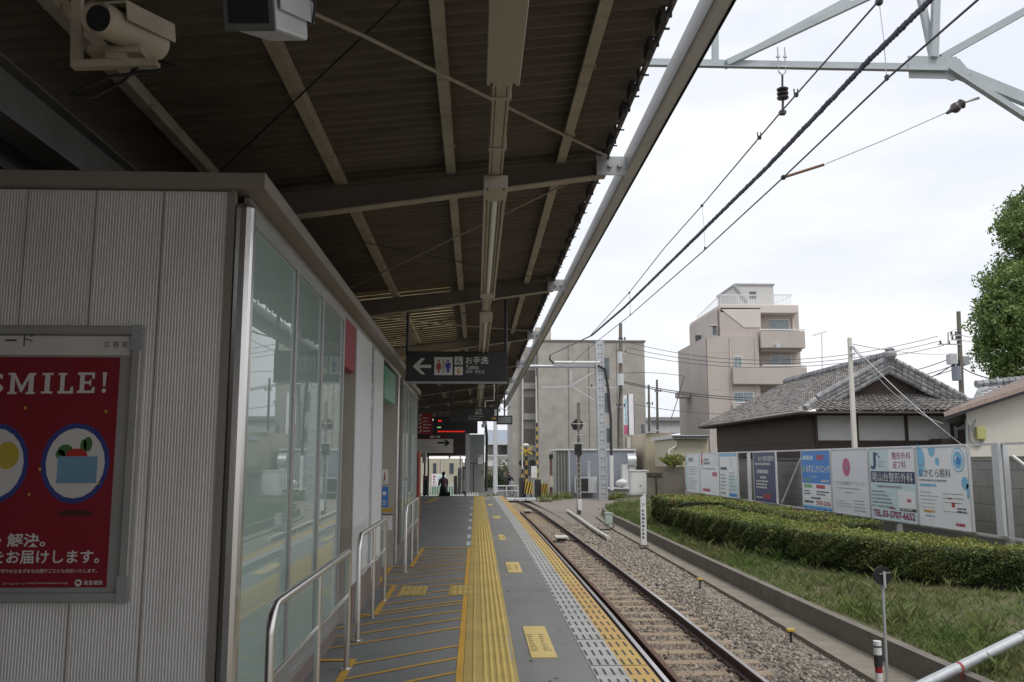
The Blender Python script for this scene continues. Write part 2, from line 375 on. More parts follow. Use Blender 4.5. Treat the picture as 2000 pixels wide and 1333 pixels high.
struct(b,'floor_stain',m_spot)
# floor stickers
m_stick=M('cream_yellow_sticker',(.62,.47,.16),.5,var=.06,dirt=.25,dcol=(.4,.3,.12),ds=5)
m_print=M('dark_print',(.05,.045,.03),.6,var=.1)
m_ghost=M('faded_white_print',(.30,.305,.31),.7,var=.1)
loc=[(.535,7.57,.20,1.27,'the nearest and largest one'),(.545,12.69,.195,1.2,'second one from the front'),(.52,17.6,.13,1.15,'third from the front, narrow'),(.56,23.8,.2,1.0,'fourth from the front'),(.5,30.4,.16,.9,'fifth from the front, small'),(.47,35.2,.14,.9,'farthest one')]
for i,(x,yc,wd,ln,t) in enumerate(loc):
    b=B(); b.box(x-wd/2,x+wd/2,yc-ln/2,yc+ln/2,.001,.0075)
    o=solo(b,'floor_sticker',m_stick,'yellow notice sticker on the platform floor, '+t,'floor sticker','yellow floor stickers')
    if i<4:
        b=B()
        for q in range(2): b.lines((x-wd/2+.015+q*wd*.5,yc-ln*.33,.0085),X1,Y1,wd*.33,ln*.55,9,.30,seed=i*2+q)
        part(b,'print',m_print,o)
        b=B(); b.lines((x-wd/2-.13,yc-ln*.55,.0045),Y1,-X1,ln*1.05,.055,1,.7,seed=40+i); solo(b,'floor_print',m_ghost,'faded white line of small print on the platform floor beside the '+('nearest','second','third','fourth')[i]+' yellow sticker','floor print','faded floor print')
m_sky=M('pale_blue_sticker',(.42,.52,.60),.5,var=.06); 
for i,(yc,c) in enumerate(((16.3,2),(17.8,2),(20.,1),(22.5,1),(25.,1),(28.5,1),(32.5,1))):
    b=B(); b.box(-.165,-.088,yc-.42,yc+.42,.001,.007); o=solo(b,'boarding_sticker',m_sky,'pale blue floor sticker left of the yellow strip, %s from the hatched area'%(('first','second','third','fourth','fifth','sixth','seventh')[i]),'floor sticker','pale blue floor stickers')
    b=B(); b.lines((-.158,yc-.36,.0078),X1,Y1,.06,.7,4,.5,seed=60+i); part(b,'print',m_white,o)
# ---- track
m_ball=M('grey_brown_ballast',(.23,.20,.175),.95,var=.35,vs=14,bump=.9,bs=45,dirt=.5,dcol=(.10,.085,.07),ds=9)
m_stone=M('ballast_stone',(.235,.205,.172),.9,var=.25,vs=9,island=.55)
m_sleep=M('weathered_sleeper_timber',(.32,.25,.175),.85,var=.3,vs=4,st=(1,9,9),bump=.3,bs=30,dirt=.5,dcol=(.17,.125,.09),ds=2.5)
m_rail=M('rusty_rail_steel',(.075,.045,.04),.65,.2,var=.3,vs=20)
m_shine=M('polished_rail_head',(.55,.52,.52),.22,1.,var=.06,vs=40)
m_rust=M('rusty_guard_rail',(.13,.075,.055),.8,.1,var=.35,vs=16)
b=B()
ys=[-8+1.5*i for i in range(45)]
for p,q in zip(ys[:-1],ys[1:]):
    for f0,f1,za,zb in ((lambda y:xe(y)-.1,lambda y:xr(y)-1.9,-1.3,-1.19),(lambda y:xr(y)-1.9,lambda y:xr(y)+.75,-1.19,-1.19),(lambda y:xr(y)+.75,lambda y:xr(y)+1.95,-1.19,-1.16)):
        b.quad((f0(p),p,za),(f1(p),p,zb),(f1(q),q,zb),(f0(q),q,za))
struct(b,'ballast_bed',m_ball)
xg=lambda y: float(np.interp(y,[-8,10,15,22,27,34,42,48],[4.7,4.76,4.93,5.1,5.2,5.3,5.7,6.8]))
# individual stones
def stones(n,fx,name,mat):
    y=4+np.power(RNG.random(n),1.7)*34; u=RNG.random(n); pos=np.zeros((n,3))
    for i in range(n): pos[i]=(fx(y[i],u[i]),y[i],-1.185)
    r=.022+.03*RNG.random(n); r*=1+.25*(y>18)
    base=np.array([[1,0,0],[0,1,0],[-1,0,0],[0,-1,0],[0,0,1],[0,0,-1]],dtype=float); F=np.array([[0,1,4],[1,2,4],[2,3,4],[3,0,4],[1,0,5],[2,1,5],[3,2,5],[0,3,5]])
    V=base[None]*(.6+.8*RNG.random((n,6,1)))*r[:,None,None]
    a=RNG.random(n)*6.28; t=RNG.normal(size=n)*.6; ca,sa,ct,st=np.cos(a),np.sin(a),np.cos(t),np.sin(t)
    x,yy,z=V[...,0],V[...,1],V[...,2]; x,z=x*ct[:,None]-z*st[:,None],x*st[:,None]+z*ct[:,None]; x,yy=x*ca[:,None]-yy*sa[:,None],x*sa[:,None]+yy*ca[:,None]
    V=np.stack([x,yy,z*.8],-1)+pos[:,None,:]; V[...,2]+=.012*RNG.random((n,1))
    Fq=(F[None]+(np.arange(n)*6)[:,None,None]).reshape(-1,3)
    o=bulk(name,V.reshape(-1,3),Fq,mat); finish(o,'loose grey brown ballast stones spread along and between the rails','ballast',kind='stuff'); return o
def fx(y,u):
    a=xr(y); lo=a-1.75; hi=xg(y)-.02
    return lo+(hi-lo)*u
stones(30000,fx,'ballast_stones',m_stone)
m_stone2=M('rust_stained_stone',(.215,.165,.125),.9,var=.3,vs=7,island=.5)
def fx2(y,u):
    a=xr(y); return a-1.75+2.1*u
o=stones(14000,fx2,'rusty_ballast_stones',m_stone2); o['label']='rust stained brown ballast stones between and close beside the rails'
# sleepers with rail chairs
root=thing('sleeper','weathered timber sleeper crossing under the rails','sleeper',(0,0,-1.17),'timber sleepers under the track')
b=B(); b.box(-1.0,1.0,-.1,.1,-.12,.02); part(b,'sleeper_body',m_sleep,root,bevel=.012,local=True)
for sx in (-.57,.57):
    b=B(); b.box(sx-.13,sx+.13,-.075,.075,.021,.036); b.box(sx-.125,sx-.07,-.05,.05,.036,.06); b.box(sx+.07,sx+.125,-.05,.05,.036,.06)
    part(b,'rail_chair',m_rail,root,local=True)
y=8.2; first=True; nsl=0
while y<57.5:
    cx=xr(y)-.5335; an=math.atan((xr(y+.5)-xr(y-.5)))
    o=root if first else dup(root); first=False
    o.location=(cx+random.uniform(-.03,.03),y,-1.17); o.rotation_euler=(0,0,-an+random.uniform(-.012,.012)); y+=.63; nsl+=1
def sweep(b,prof,fxc,ya,yb,z,dy=1.0):
    n=int((yb-ya)/dy); k=len(prof); ysq=[ya+(yb-ya)*i/n for i in range(n+1)]; vs=[];fs=[]
    for yy in ysq:
        for (px,pz) in prof: vs.append((fxc(yy)+px,yy,z+pz))
    for i in range(n):
        for j in range(k):
            j2=(j+1)%k; fs.append((i*k+j,i*k+j2,(i+1)*k+j2,(i+1)*k+j))
    fs.append(tuple(range(k-1,-1,-1))); fs.append(tuple(n*k+j for j in range(k)))
    b.add(vs,fs)
rp_=[(-.062,0),(.062,0),(.062,.012),(.012,.03),(.010,.09),(.032,.105),(.032,.137),(-.032,.137),(-.032,.105),(-.010,.09),(-.012,.03),(-.062,.012)]
hd_=[(-.031,.1375),(.031,.1375),(.028,.142),(-.028,.142)]
for nm,off,t in (('running_rail',.032,'farther running rail with polished head, beside the open ballast'),('running_rail',-1.067-.032,'running rail with polished head nearest the platform edge')):
    f=(lambda o_: (lambda y: xr(y)+o_))(off); b=B(); sweep(b,rp_,f,-6,58,-1.14); o=solo(b,nm,m_rail,t,'rail','running rails of the track',org=(off+3.3,20,-1.14))
    b=B(); sweep(b,hd_,f,-6,58,-1.14); part(b,'rail_head',m_shine,o)
b=B(); sweep(b,rp_,lambda y:xr(y)-1.067+.105,-6,44,-1.13); solo(b,'guard_rail',m_rust,'brown rusty guard rail just inside the near running rail','rail',org=(2.3,20,-1.13))
# gutter, kerb wall and grass bank
m_gut=M('sandy_gutter_concrete',(.225,.203,.165),.9,var=.2,vs=3,bump=.3,bs=50,dirt=.5,dcol=(.14,.12,.09),ds=2)
xk=lambda y: float(np.interp(y,[-8,10,14,23,33.5,40,44,48,50],[5.25,5.33,5.36,5.52,5.76,5.9,6.3,7.4,8.6]))
b=B()
for p,q in zip(ys[:-1],ys[1:]):
    if q<50: b.quad((xg(p),p,-1.1),(xk(p)+.02,p,-1.1),(xk(q)+.02,q,-1.1),(xg(q),q,-1.1)); b.quad((xg(p),p,-1.1),(xg(q),q,-1.1),(xg(q),q,-1.25),(xg(p),p,-1.25))
struct(b,'gutter',m_gut)
b=B(); sweep(b,[(0,-1.25),(.14,-1.25),(.14,-.8),(0,-.8)],xk,-6,46,0,1.0)
solo(b,'kerb_wall',m_conc,'low stained concrete kerb wall along the grass bank','kerb wall',org=(5.5,20,-1.25))
m_grass=M('rough_turf',(.065,.095,.024),.95,vs=.9,col2=(.13,.105,.06),bump=.5,bs=40,dirt=.5,dcol=(.14,.11,.065),ds=2.2)
b=B(); gx=0
def gz(x,y): 
    t=min(1,max(0,(x-xk(y)-.14)/4.)); return -.84+.2*t+.03*math.sin(x*2.3+y*1.1)
def gpt(t,y): x=xk(y)+.13+(13.5-xk(y))*t; return (x,y,gz(x,y))
gy=[4+1.*i for i in range(52)]
for p,q in zip(gy[:-1],gy[1:]):
    for i in range(16):
        t0,t1=i/16,(i+1)/16; b.quad(gpt(t0,p),gpt(t1,p),gpt(t1,q),gpt(t0,q))
struct(b,'grass_bank',m_grass,smooth=True)
b=B(); b.quad((13.6,4,-.62),(70,4,-.62),(70,64,-.62),(13.6,64,-.62)); struct(b,'yard',m_ground)
m_blade=M('grass_blade',(.09,.185,.03),.7,vs=.5,col2=(.22,.205,.095),island=.4,transl=.3)
n=150000
gyv=8.2+np.power(RNG.random(n),1.35)*40; gt=RNG.random(n)
pos=np.array([gpt(0.012+.62*t*t*.9+.38*t*.9,yy) for t,yy in zip(gt,gyv)])
clump=np.sin(pos[:,0]*3.1+2*np.sin(pos[:,1]*1.7))*np.sin(pos[:,1]*2.3+pos[:,0])
keep=RNG.random(n)<(.6+.4*clump); pos=pos[keep]; n=len(pos)
h=(.035+.07*RNG.random(n)**2+.15*(RNG.random(n)<.06)*RNG.random(n))*(1+.2*(pos[:,1]>20)); a=RNG.random(n)*6.28; wv=.0022+.0015*RNG.random(n)+.00018*pos[:,1]
d=np.stack([np.cos(a),np.sin(a),np.zeros(n)],1); ln=np.stack([RNG.normal(size=n),RNG.normal(size=n),np.zeros(n)],1)*(.55*h)[:,None]
top=pos+ln; top[:,2]+=h; mid=pos+ln*.35; mid[:,2]+=h*.6
# taller tufts
tf=np.array([gpt(random.random()**1.5*.62+.02,random.uniform(8.5,34)) for _ in range(170)]); tn=np.repeat(tf,16,0)+np.concatenate([RNG.normal(size=(len(tf)*16,2))*.055,np.zeros((len(tf)*16,1))],1); m2=len(tn)
hh=np.repeat(.10+.22*RNG.random(len(tf))**2,16)*(.6+.6*RNG.random(m2)); aa=RNG.random(m2)*6.28
pos=np.concatenate([pos,tn]); h=np.concatenate([h,hh]); d=np.concatenate([d,np.stack([np.cos(aa),np.sin(aa),np.zeros(m2)],1)]); wv=np.concatenate([wv,.004+.003*RNG.random(m2)+.00015*tn[:,1]])
l2=np.stack([RNG.normal(size=m2),RNG.normal(size=m2),np.zeros(m2)],1)*(.45*hh)[:,None]; ln=np.concatenate([ln,l2]); top=pos+ln; top[:,2]+=h; mid=pos+ln*.35; mid[:,2]+=h*.6; n=len(pos)
V=np.stack([pos-d*wv[:,None],pos+d*wv[:,None],mid+d*wv[:,None]*.7,top],1).reshape(-1,3)
V[:,2]-=.005
o=bulk('grass',V,np.arange(4*n).reshape(-1,4),m_blade); finish(o,'patchy rough green and straw coloured grass on the bank','grass',kind='stuff')
# crossing road
m_road=M('crossing_asphalt',(.10,.10,.10),.9,var=.2,vs=2,bump=.2,bs=100)
b=B(); b.quad((-60,59.5,-1.0),(4.6,59.5,-1.0),(4.6,68,-1.0),(-60,68,-1.0)); b.quad((4.6,61.5,-.99),(60,61.5,-.99),(60,68,-.99),(4.6,68,-.99)); b.quad((-60,68,-1.001),(60,68,-1.001),(60,160,-1.001),(-60,160,-1.001)); struct(b,'road',m_road)
# ================================================================ canopy
m_roof=M('brown_corrugated_sheet',(.110,.090,.072),.75,vs=1.6,col2=(.15,.125,.10),st=(1,3,1),dirt=.6,dcol=(.05,.035,.025),ds=2.)
m_sky_l=M('yellowed_translucent_sheet',(.60,.53,.34),.6,var=.2,vs=2,st=(1,4,1),dirt=.5,dcol=(.25,.2,.1),transl=.5)
_t=m_sky_l.node_tree; _w=nn(_t,'ShaderNodeTexWave',bands_direction='Y'); _w.inputs['Scale'].default_value=1.208; _w.inputs['Distortion'].default_value=.6; _c=nn(_t,'ShaderNodeTexCoord'); _t.links.new(_c.outputs['Object'],_w.inputs['Vector'])
_r=nn(_t,'ShaderNodeValToRGB'); _r.color_ramp.elements[0].position=.25; _r.color_ramp.elements[0].color=(.05,.04,.03,1); _r.color_ramp.elements[1].position=.62; _t.links.new(_w.outputs['Fac'],_r.inputs['Fac'])  # corrugation contrast painted into the colour as dark bands
for _l in [l for l in _t.links if l.to_socket.name in ('Base Color','Color') and l.to_node.type in ('BSDF_PRINCIPLED','BSDF_TRANSLUCENT')]:
    _s,_d=_l.from_socket,_l.to_socket; _m=nn(_t,'ShaderNodeMix',data_type='RGBA',blend_type='MULTIPLY'); _m.inputs[0].default_value=1; _t.links.new(_s,_m.inputs[6]); _t.links.new(_r.outputs[0],_m.inputs[7]); _t.links.new(_m.outputs[2],_d)
m_raft=M('dull_brown_grey_beam_paint',(.15,.13,.112),.55,var=.1,dirt=.3,dcol=(.12,.1,.08))
m_purl=M('beige_purlin_paint',(.40,.36,.29),.6,var=.12,vs=4,dirt=.5,dcol=(.16,.125,.09),ds=5)
RY=[-12.5,-7.65,-2.8,2.05,6.92,11.83,16.62,21.4,26.2,31.0,35.8]; CY0,CY1=-14.5,46.1  # canopy extended unseen behind the camera to darken the shelter's front wall
zr=lambda x: 3.85+.113*x
can=thing('platform_canopy','long platform canopy of brown corrugated sheet on tapered steel beams','canopy',(-2.5,16,0))
SKX0,SKX1,SKY0,SKY1=-2.2,-.37,11.7,22.6
def corr(b,x0,x1,y0,y1,zf,lam=.125,amp=.022,th=.0):
    n=int(round((y1-y0)/lam*6)); vs=[];fs=[]
    for i in range(n+1):
        y=y0+(y1-y0)*i/n; dz=amp*math.sin(2*math.pi*y/lam)
        vs+= [(x0,y,zf(x0)+dz),(x1,y,zf(x1)+dz)]
    for i in range(n): fs.append((2*i,2*i+1,2*i+3,2*i+2))
    b.add(vs,fs)
def solid(o,t):
    md=o.modifiers.new('thickness','SOLIDIFY'); md.thickness=t; md.offset=1
zs=lambda x: zr(x)+.105
b=B(); corr(b,SKX1,1.08,CY0,CY1,zs); corr(b,-2.6,SKX1,CY0,SKY0,zs); corr(b,-2.6,SKX1,SKY1,CY1,zs); corr(b,-2.6,SKX0,SKY0,SKY1,zs)
o=part(b,'roof_sheet',m_roof,can); solid(o,.008)
b=B(); corr(b,SKX0,SKX1,SKY0,SKY1,lambda x:zs(x)+.002,.26,.03); o=part(b,'skylight',m_sky_l,can)
zl=lambda x: 3.555+.11*(-2.6-x)
b=B(); corr(b,-9.2,-2.62,CY0,CY1,zl); o=part(b,'roof_sheet',m_roof,can,'rear half of the roof behind the shelters, in deep shade'); solid(o,.008)
for x in (-2.01,-1.11,-.21,.69):
    y=CY0
    b=B()
    for a,c in zip([CY0]+RY,RY+[CY1]): b.box(x-.03,x+.03,a+.0,c-.002,zr(x)+.003,zr(x)+.083); b.box(x-.042,x+.03,a+.0,c-.002,zr(x)-.002,zr(x)+.003)
    y=CY0+1.2
    while y<CY1: b.box(x-.045,x+.047,y,y+.012,zr(x)-.006,zr(x)+.02); y+=1.15
    part(b,'purlin',m_purl,can)
def rafter(Y):
    low=lambda x: zr(x)-.13-.037*(1-x); b=B()
    xa,xb=-2.42,1.06
    b.hexa([(xa,Y-.006,low(xa)),(xb,Y-.006,low(xb)),(xb,Y+.006,low(xb)),(xa,Y+.006,low(xa)),(xa,Y-.006,zr(xa)-.012),(xb,Y-.006,zr(xb)-.012),(xb,Y+.006,zr(xb)-.012),(xa,Y+.006,zr(xa)-.012)])
    b.hexa([(xa,Y-.055,zr(xa)-.012),(xb,Y-.055,zr(xb)-.012),(xb,Y+.055,zr(xb)-.012),(xa,Y+.055,zr(xa)-.012),(xa,Y-.055,zr(xa)-.003),(xb,Y-.055,zr(xb)-.003),(xb,Y+.055,zr(xb)-.003),(xa,Y+.055,zr(xa)-.003)])
    r=part(b,'rafter',m_raft,can)
    b=B(); b.hexa([(xa,Y-.055,low(xa)-.012),(xb,Y-.055,low(xb)-.012),(xb,Y+.055,low(xb)-.012),(xa,Y+.055,low(xa)-.012),(xa,Y-.055,low(xa)),(xb,Y-.055,low(xb)),(xb,Y+.055,low(xb)),(xa,Y+.055,low(xa))]); part(b,'lower_flange',m_purl,r)
    b=B(); z0=low(1.06)
    b.box(.985,1.225,Y-.075,Y-.062,z0-.02,zr(1.1)+.01); b.box(.975,.985,Y-.08,Y+.07,z0-.03,zr(1.)+.03)
    g=part(b,'bracket_plate',m_galv,r,bevel=.003)
    b=B()
    for xx in (1.085,1.165):
        b.cyl((xx,Y-.076,z0+.06),(xx,Y-.098,z0+.06),.021,.019,6)
    parts(b,'bolt',m_galv,r)
for Y in RY: rafter(Y)
# edge beam beyond the eave
m_eave=M('pale_grey_edge_beam_paint',(.60,.61,.61),.45,var=.08,vs=3,dirt=.55,dcol=(.22,.20,.17),ds=4,st=(1,.25,1))
b=B(); b.box(1.225,1.325,CY0,39.,3.862,4.05); part(b,'edge_beam',m_eave,can,bevel=.02)
b=B(); b.box(1.329,1.333,CY0,39.,3.858,4.0); part(b,'beam_trim',m_dark,can)
m_rust2=M('rust_stained_grey_trim',(.27,.25,.235),.7,vs=5,col2=(.15,.11,.09))
b=B(); b.box(1.075,1.10,CY0,CY1,zs(1.08)-.055,zs(1.08)-.02); part(b,'eave_trim',m_rust2,can)
b=B(); y=-2.9; i=0
while y<24:
    z=zs(1.08); b.box(1.045,1.06,y-.008,y+.008,z-.17,z-.02); b.box(1.045,1.125,y-.01,y+.01,z-.062,z-.056)
    b.box(1.03,1.062,y+.15,y+.3,z-.12,z-.03)
    y+=(.62,.34)[i%2]; i+=1
parts(b,'eave_clip',m_dark,can)
for j,(a,c) in enumerate(zip(RY[:-1],RY[1:])):
    b=B(); 
    if j%2==1: b.tube([(-2.4,a+.1,zr(-2.4)-.03),(-.6,(a*1.05+c*.95)/2,zr(-.6)-.06),(1.08,c-.08,zr(1.08)-.0)],.011,6)
    else: b.tube([(1.05,a+.08,zr(1.05)-.02),(-.7,(a+c)/2,zr(-.7)-.06),(-2.3,c-.1,zr(-2.3)-.04)],.009,6)
    part(b,'tie_rod',m_purl,can)
    b=B()
    if j%2==1: b.tube([(1.0,a+.1,zr(1.)-.0),(-2.3,c-.1,zr(-2.3)-.04)],.006,5)
    else: b.tube([(-2.3,a+.1,zr(-2.3)-.04),(1.0,c-.1,zr(1.)-.0)],.006,5)
    part(b,'tie_rod',m_dark,can)
m_gird=M('grey_girder_paint',(.20,.20,.20),.6,var=.1,dirt=.3,dcol=(.08,.07,.06))
b=B(); b.box(-2.53,-2.515,CY0,CY1,3.28,3.56); b.box(-2.62,-2.42,CY0,CY1,3.262,3.278); b.box(-2.60,-2.44,CY0,CY1,3.56,3.572); part(b,'girder',m_gird,can)
b=B(); b.box(-3.05,-2.8,CY0,CY1,3.22,3.235); b.box(-3.06,-3.045,CY0,CY1,3.235,3.5);b.box(-2.805,-2.79,CY0,CY1,3.235,3.5); parts(b,'gutter',m_gird,can)
for Y in RY[1:]:
    b=B(); b.box(-2.6,-2.44,Y-.075,Y+.075,-.05 if Y<36 else -.1,3.262); parts(b,'column',m_raft,can)
# unseen wall added behind the shelters to keep sky light out
m_skyblock=M('sky_block_paint',(.22,.21,.19),.8,var=.1)
b=B(); b.box(-9.3,-9.1,CY0-1,46,-.9,3.95); b.box(-9.1,-5.2,CY0-1,CY0-.8,-.9,3.95); st=solo(b,'sky_block_wall',m_skyblock,'plain unseen wall added behind the shelters to block sky light','building')
# raceway and lamps
rw=thing('cable_raceway','beige cable duct hung along the canopy that carries the lamps','cable duct',(.1,12,3.05))
m_duct=M('beige_duct_paint',(.42,.385,.315),.5,var=.06,dirt=.35,dcol=(.2,.16,.11),ds=4)
b=B(); b.box(.062,.138,CY0,33,3.06,3.12); part(b,'duct',m_duct,rw)
b=B()
for dx in (-.024,.024): b.box(.1+dx-.002,.1+dx+.002,CY0,33,3.0575,3.06)
parts(b,'seam',m_dark,rw)
b=B(); y=-2.
while y<32: b.box(.054,.146,y,y+.03,3.054,3.125); y+=.62
parts(b,'clamp',m_duct,rw)
b=B()
for Y in RY[:-1]: b.box(.085,.09,Y-.015,Y+.015,3.12,zr(.1)-.15); b.box(.11,.115,Y-.015,Y+.015,3.12,zr(.1)-.15)
parts(b,'hanger',m_dark,rw)
m_tube=M('unlit_white_lamp_tube',(.82,.82,.78),.25,var=.02)
lampl=('overhead fluorescent lamp whose blank end plate hangs at the top of the view','long fluorescent lamp crossing the first canopy beam, tube unlit','fluorescent lamp above the toilet sign, behind the second beam','fourth fluorescent lamp along the duct, above the platform number sign','farther fluorescent lamp near the departure board')
for i,(ya,yb) in enumerate(((.25,3.31),(4.62,7.93),(9.0,12.3),(13.4,16.7),(17.8,21.1))):
    if i==2: ya,yb=9.05,12.6
    t=thing('fluorescent_lamp',lampl[i],'lamp',(.1,(ya+yb)/2,3.0),'fluorescent lamps along the cable duct')
    b=B(); b.box(.045,.155,ya+.02,yb-.02,3.03,3.056); b.box(.036,.052,ya+.02,yb-.02,2.995,3.04); b.box(.148,.164,ya+.02,yb-.02,2.995,3.04); b.box(.06,.075,ya+.02,yb-.02,3.012,3.03); b.box(.128,.138,ya+.02,yb-.02,3.012,3.03); part(b,'housing',m_duct,t)
    for e0,e1 in ((ya,ya+.26),(yb-.24 if i else yb-.9,yb)):
        b=B(); b.box(.034,.166,e0,e1,2.985,3.058); e=part(b,'end_plate',m_duct,t,bevel=.004)
        b=B()
        for xx in (.055,.145):
            for yy in (e0+.02,e1-.02): b.cyl((xx,yy,2.985),(xx,yy,2.979),.006,.006,6)
        parts(b,'screw',m_dark,e)
    b=B(); b.cyl((.102,ya+.26,3.006),(.102,yb-.24 if i else yb-.9,3.006),.0185,seg=10); part(b,'tube',m_tube,t,smooth=True)
# ================================================================ waiting room (shelter) at the left
m_rib=M('ribbed_off_white_siding',(.70,.68,.655),.5,var=.05,vs=1.2,dirt=.35,dcol=(.38,.35,.31),st=(2.5,2.5,.35),ds=1.6)
m_fasc=M('taupe_fascia_paint',(.27,.235,.20),.5,var=.05,dirt=.25,dcol=(.2,.18,.15))
m_glass=M('frosted_teal_glass',(.34,.47,.435),.35,var=.05,vs=.7,spec=.3,coat=1.)
m_panel=M('white_wall_panel',(.66,.67,.68),.45,var=.04,dirt=.15,dcol=(.45,.45,.44))
m_plinth=M('brown_plinth',(.20,.155,.14),.7,var=.12)
m_jamb=M('beige_door_recess',(.40,.375,.33),.6,var=.05)
XW=-1.17
sh=thing('waiting_room','white ribbed waiting room with tall frosted glass front along the platform','waiting room',(-3,8.5,0))
b=B(); x=-5.0; yf=4.33; pts=[]
while x<-1.25:
    pts+=[(x,yf),(x+.0055,yf),(x+.0075,yf-.0028),(x+.0125,yf-.0028)]; x+=.0145
for (xa,ya),(xb,yb) in zip(pts[:-1],pts[1:]): b.quad((xa,ya,-.02),(xb,yb,-.02),(xb,yb,2.853),(xa,ya,2.853))
fw=part(b,'front_wall',m_rib,sh)
b=B(); x=-1.25-.33
while x>-5: b.box(x-.002,x+.003,yf-.0055,yf+.01,0,2.85); x-=.335
parts(b,'panel_joint',m_fasc,fw)
b=B(); b.box(-5.1,-1.065,4.275,13.75,2.858,2.938); part(b,'roof_fascia',m_fasc,sh,bevel=.006)
b=B(); b.box(-5.05,-1.2,4.36,13.7,2.939,2.965); part(b,'roof_deck',m_fasc,sh)
b=B(); b.box(-1.222,-1.132,4.312,4.42,0,2.80); part(b,'corner_post',m_steel,sh,bevel=.03)
b=B(); b.box(-1.258,-1.223,4.318,4.36,0,2.857); parts(b,'corner_trim',m_fasc,sh)
m_frame=M('grey_aluminium_frame',(.40,.40,.39),.4,.6,var=.05)
posts=[4.42,5.60,6.56,7.62]
for i in range(3):
    a,c=posts[i]+.03,posts[i+1]
    b=B(); b.box(XW-.012,XW-.004,a,c,.26,2.72); part(b,'glass_panel',m_glass,sh)
for p in posts[1:]:
    b=B(); b.box(XW-.03,XW+.012,p,p+.045,.14,2.78); part(b,'mullion',m_frame,sh,bevel=.004)
b=B(); b.box(XW-.03,XW+.008,4.42,7.66,2.72,2.78); b.box(XW-.03,XW+.008,4.42,7.66,.18,.26); b.box(XW-.02,XW+.02,4.42,7.66,.14,.18); parts(b,'rail_frame',m_frame,sh)
b=B(); b.box(XW-.035,XW-.005,4.42,13.7,2.782,2.853); part(b,'header',m_frame,sh)
b=B(); b.box(XW-.04,XW-.005,4.42,7.66,-.02,.14); parts(b,'plinth',m_plinth,sh)
# first door recess (red header) and white wall panels
def recess(ya,yb,deep):
    b=B(); b.box(XW-deep-.02,XW-deep,ya,yb,-.02,2.78); b.box(XW-deep,XW,yb,yb+.02,-.02,2.78); b.box(XW-deep,XW-.04,ya-.02,ya,-.02,2.78); part(b,'door_recess',m_jamb,sh)
    b=B(); z0=.0; x=XW-deep+.004; y=ya+.06
    b.box(x,x+.03,ya+.05,(ya+yb)/2-.01,.02,2.3); b.box(x,x+.03,(ya+yb)/2+.01,yb-.05,.02,2.3); d=part(b,'door',m_rib,sh)
    b=B(); b.box(x+.03,x+.05,(ya+yb)/2-.07,(ya+yb)/2-.04,.9,1.2); part(b,'handle',m_steel,d)
recess(7.7,8.42,.18); recess(11.0,12.75,.38)
b=B()
for y in (7.74,7.86,7.98,8.1,8.22,8.34): b.box(XW-.17,XW-.12,y,y+.05,.3,2.34)
parts(b,'louvre',m_jamb,sh)
b=B(); b.box(XW-.16,XW-.002,7.70,8.42,2.34,2.78); part(b,'door_header',m_red,sh,'red box header over the first door',bevel=.006)
m_green=M('pale_green_panel',(.12,.34,.22),.4,var=.05)
b=B(); b.box(XW-.1,XW+.004,11.15,12.6,2.30,2.72); part(b,'door_header',m_green,sh,'green box header over the second door',bevel=.006)
b=B(); b.box(XW-.1,XW+.004,8.502,9.72,.33,2.782); part(b,'wall_panel',m_panel,sh)
b=B(); b.box(XW-.1,XW+.004,9.98,10.98,.33,2.782); part(b,'wall_panel',m_panel,sh)
b=B(); b.box(XW-.1,XW-.02,9.72,9.98,.33,2.782); gb=part(b,'glass_block_strip',m_lgrey,sh)
b=B(); z=.36
while z<2.7: b.box(XW-.02,XW-.006,9.735,9.965,z,z+.17); z+=.19
parts(b,'glass_block',m_glass,gb)
b=B(); b.box(XW-.1,XW+.012,8.502,10.98,-.02,.33); parts(b,'plinth',m_plinth,sh)
b=B(); b.box(XW-.13,XW-.0,8.422,8.5,-.02,2.782); part(b,'door_post',m_frame,sh)
b=B(); b.box(XW-.12,XW+.015,13.1,13.28,-.02,2.80); part(b,'corner_post',m_steel,sh,bevel=.01)
b=B(); b.box(XW-.38,XW-.12,12.772,12.80,.3,2.78); part(b,'side_panel',m_rib,sh); 
b=B(); b.box(XW-.38,XW-.12,12.76,12.80,-.02,.3); parts(b,'plinth',m_plinth,sh)
# notices on the recess side wall
def notice(name,px0,px1,py0,py1,mat,label,Yq=12.755):
    a=PY(px0,py0,Yq); c=PY(px1,py1,Yq); b=B(); b.box(a.x,c.x,Yq-.006,Yq,c.z,a.z); return solo(b,name,mat,label,'notice'),a,c
o,a,c=notice('blue_notice',746.5,758,951,991,m_blue,'blue notice on the recess wall by the second waiting room door')
b=B(); b.rect((a.x+.01,12.747,a.z-.12),X1,Z3,.05,.05); b.lines((a.x+.01,12.747,c.z+.03),X1,Z3,.06,.08,3,.5,seed=3); part(b,'print',m_white,o)
o,a,c=notice('yellow_notice',746.5,767,993,1000.5,m_yel,'small yellow strip notice below the blue notice',12.752)
b=B(); b.box(a.x,c.x,12.746,12.75,c.z-.045,c.z-.03); part(b,'stripe',m_black,o)
o,a,c=notice('white_notice',746.5,766,1006,1036,m_white,'white printed notice below the yellow strip notice'); b=B(); b.lines((a.x+.015,12.747,c.z+.02),X1,Z3,.1,.17,6,.4,seed=5); part(b,'print',m_print,o)
o,a,c=notice('white_notice',747,758,917,945,m_white,'small white pictogram notice above the blue notice'); b=B(); b.disc((a.x+.035,12.747,a.z-.06),X1,Z3,.012); b.rect((a.x+.025,12.747,a.z-.15),X1,Z3,.02,.07); part(b,'print',m_red,o)
b=B(); b.lines((a.x+.01,12.747,c.z+.015),X1,Z3,.06,.05,2,.5,seed=8); part(b,'print',m_print,o)
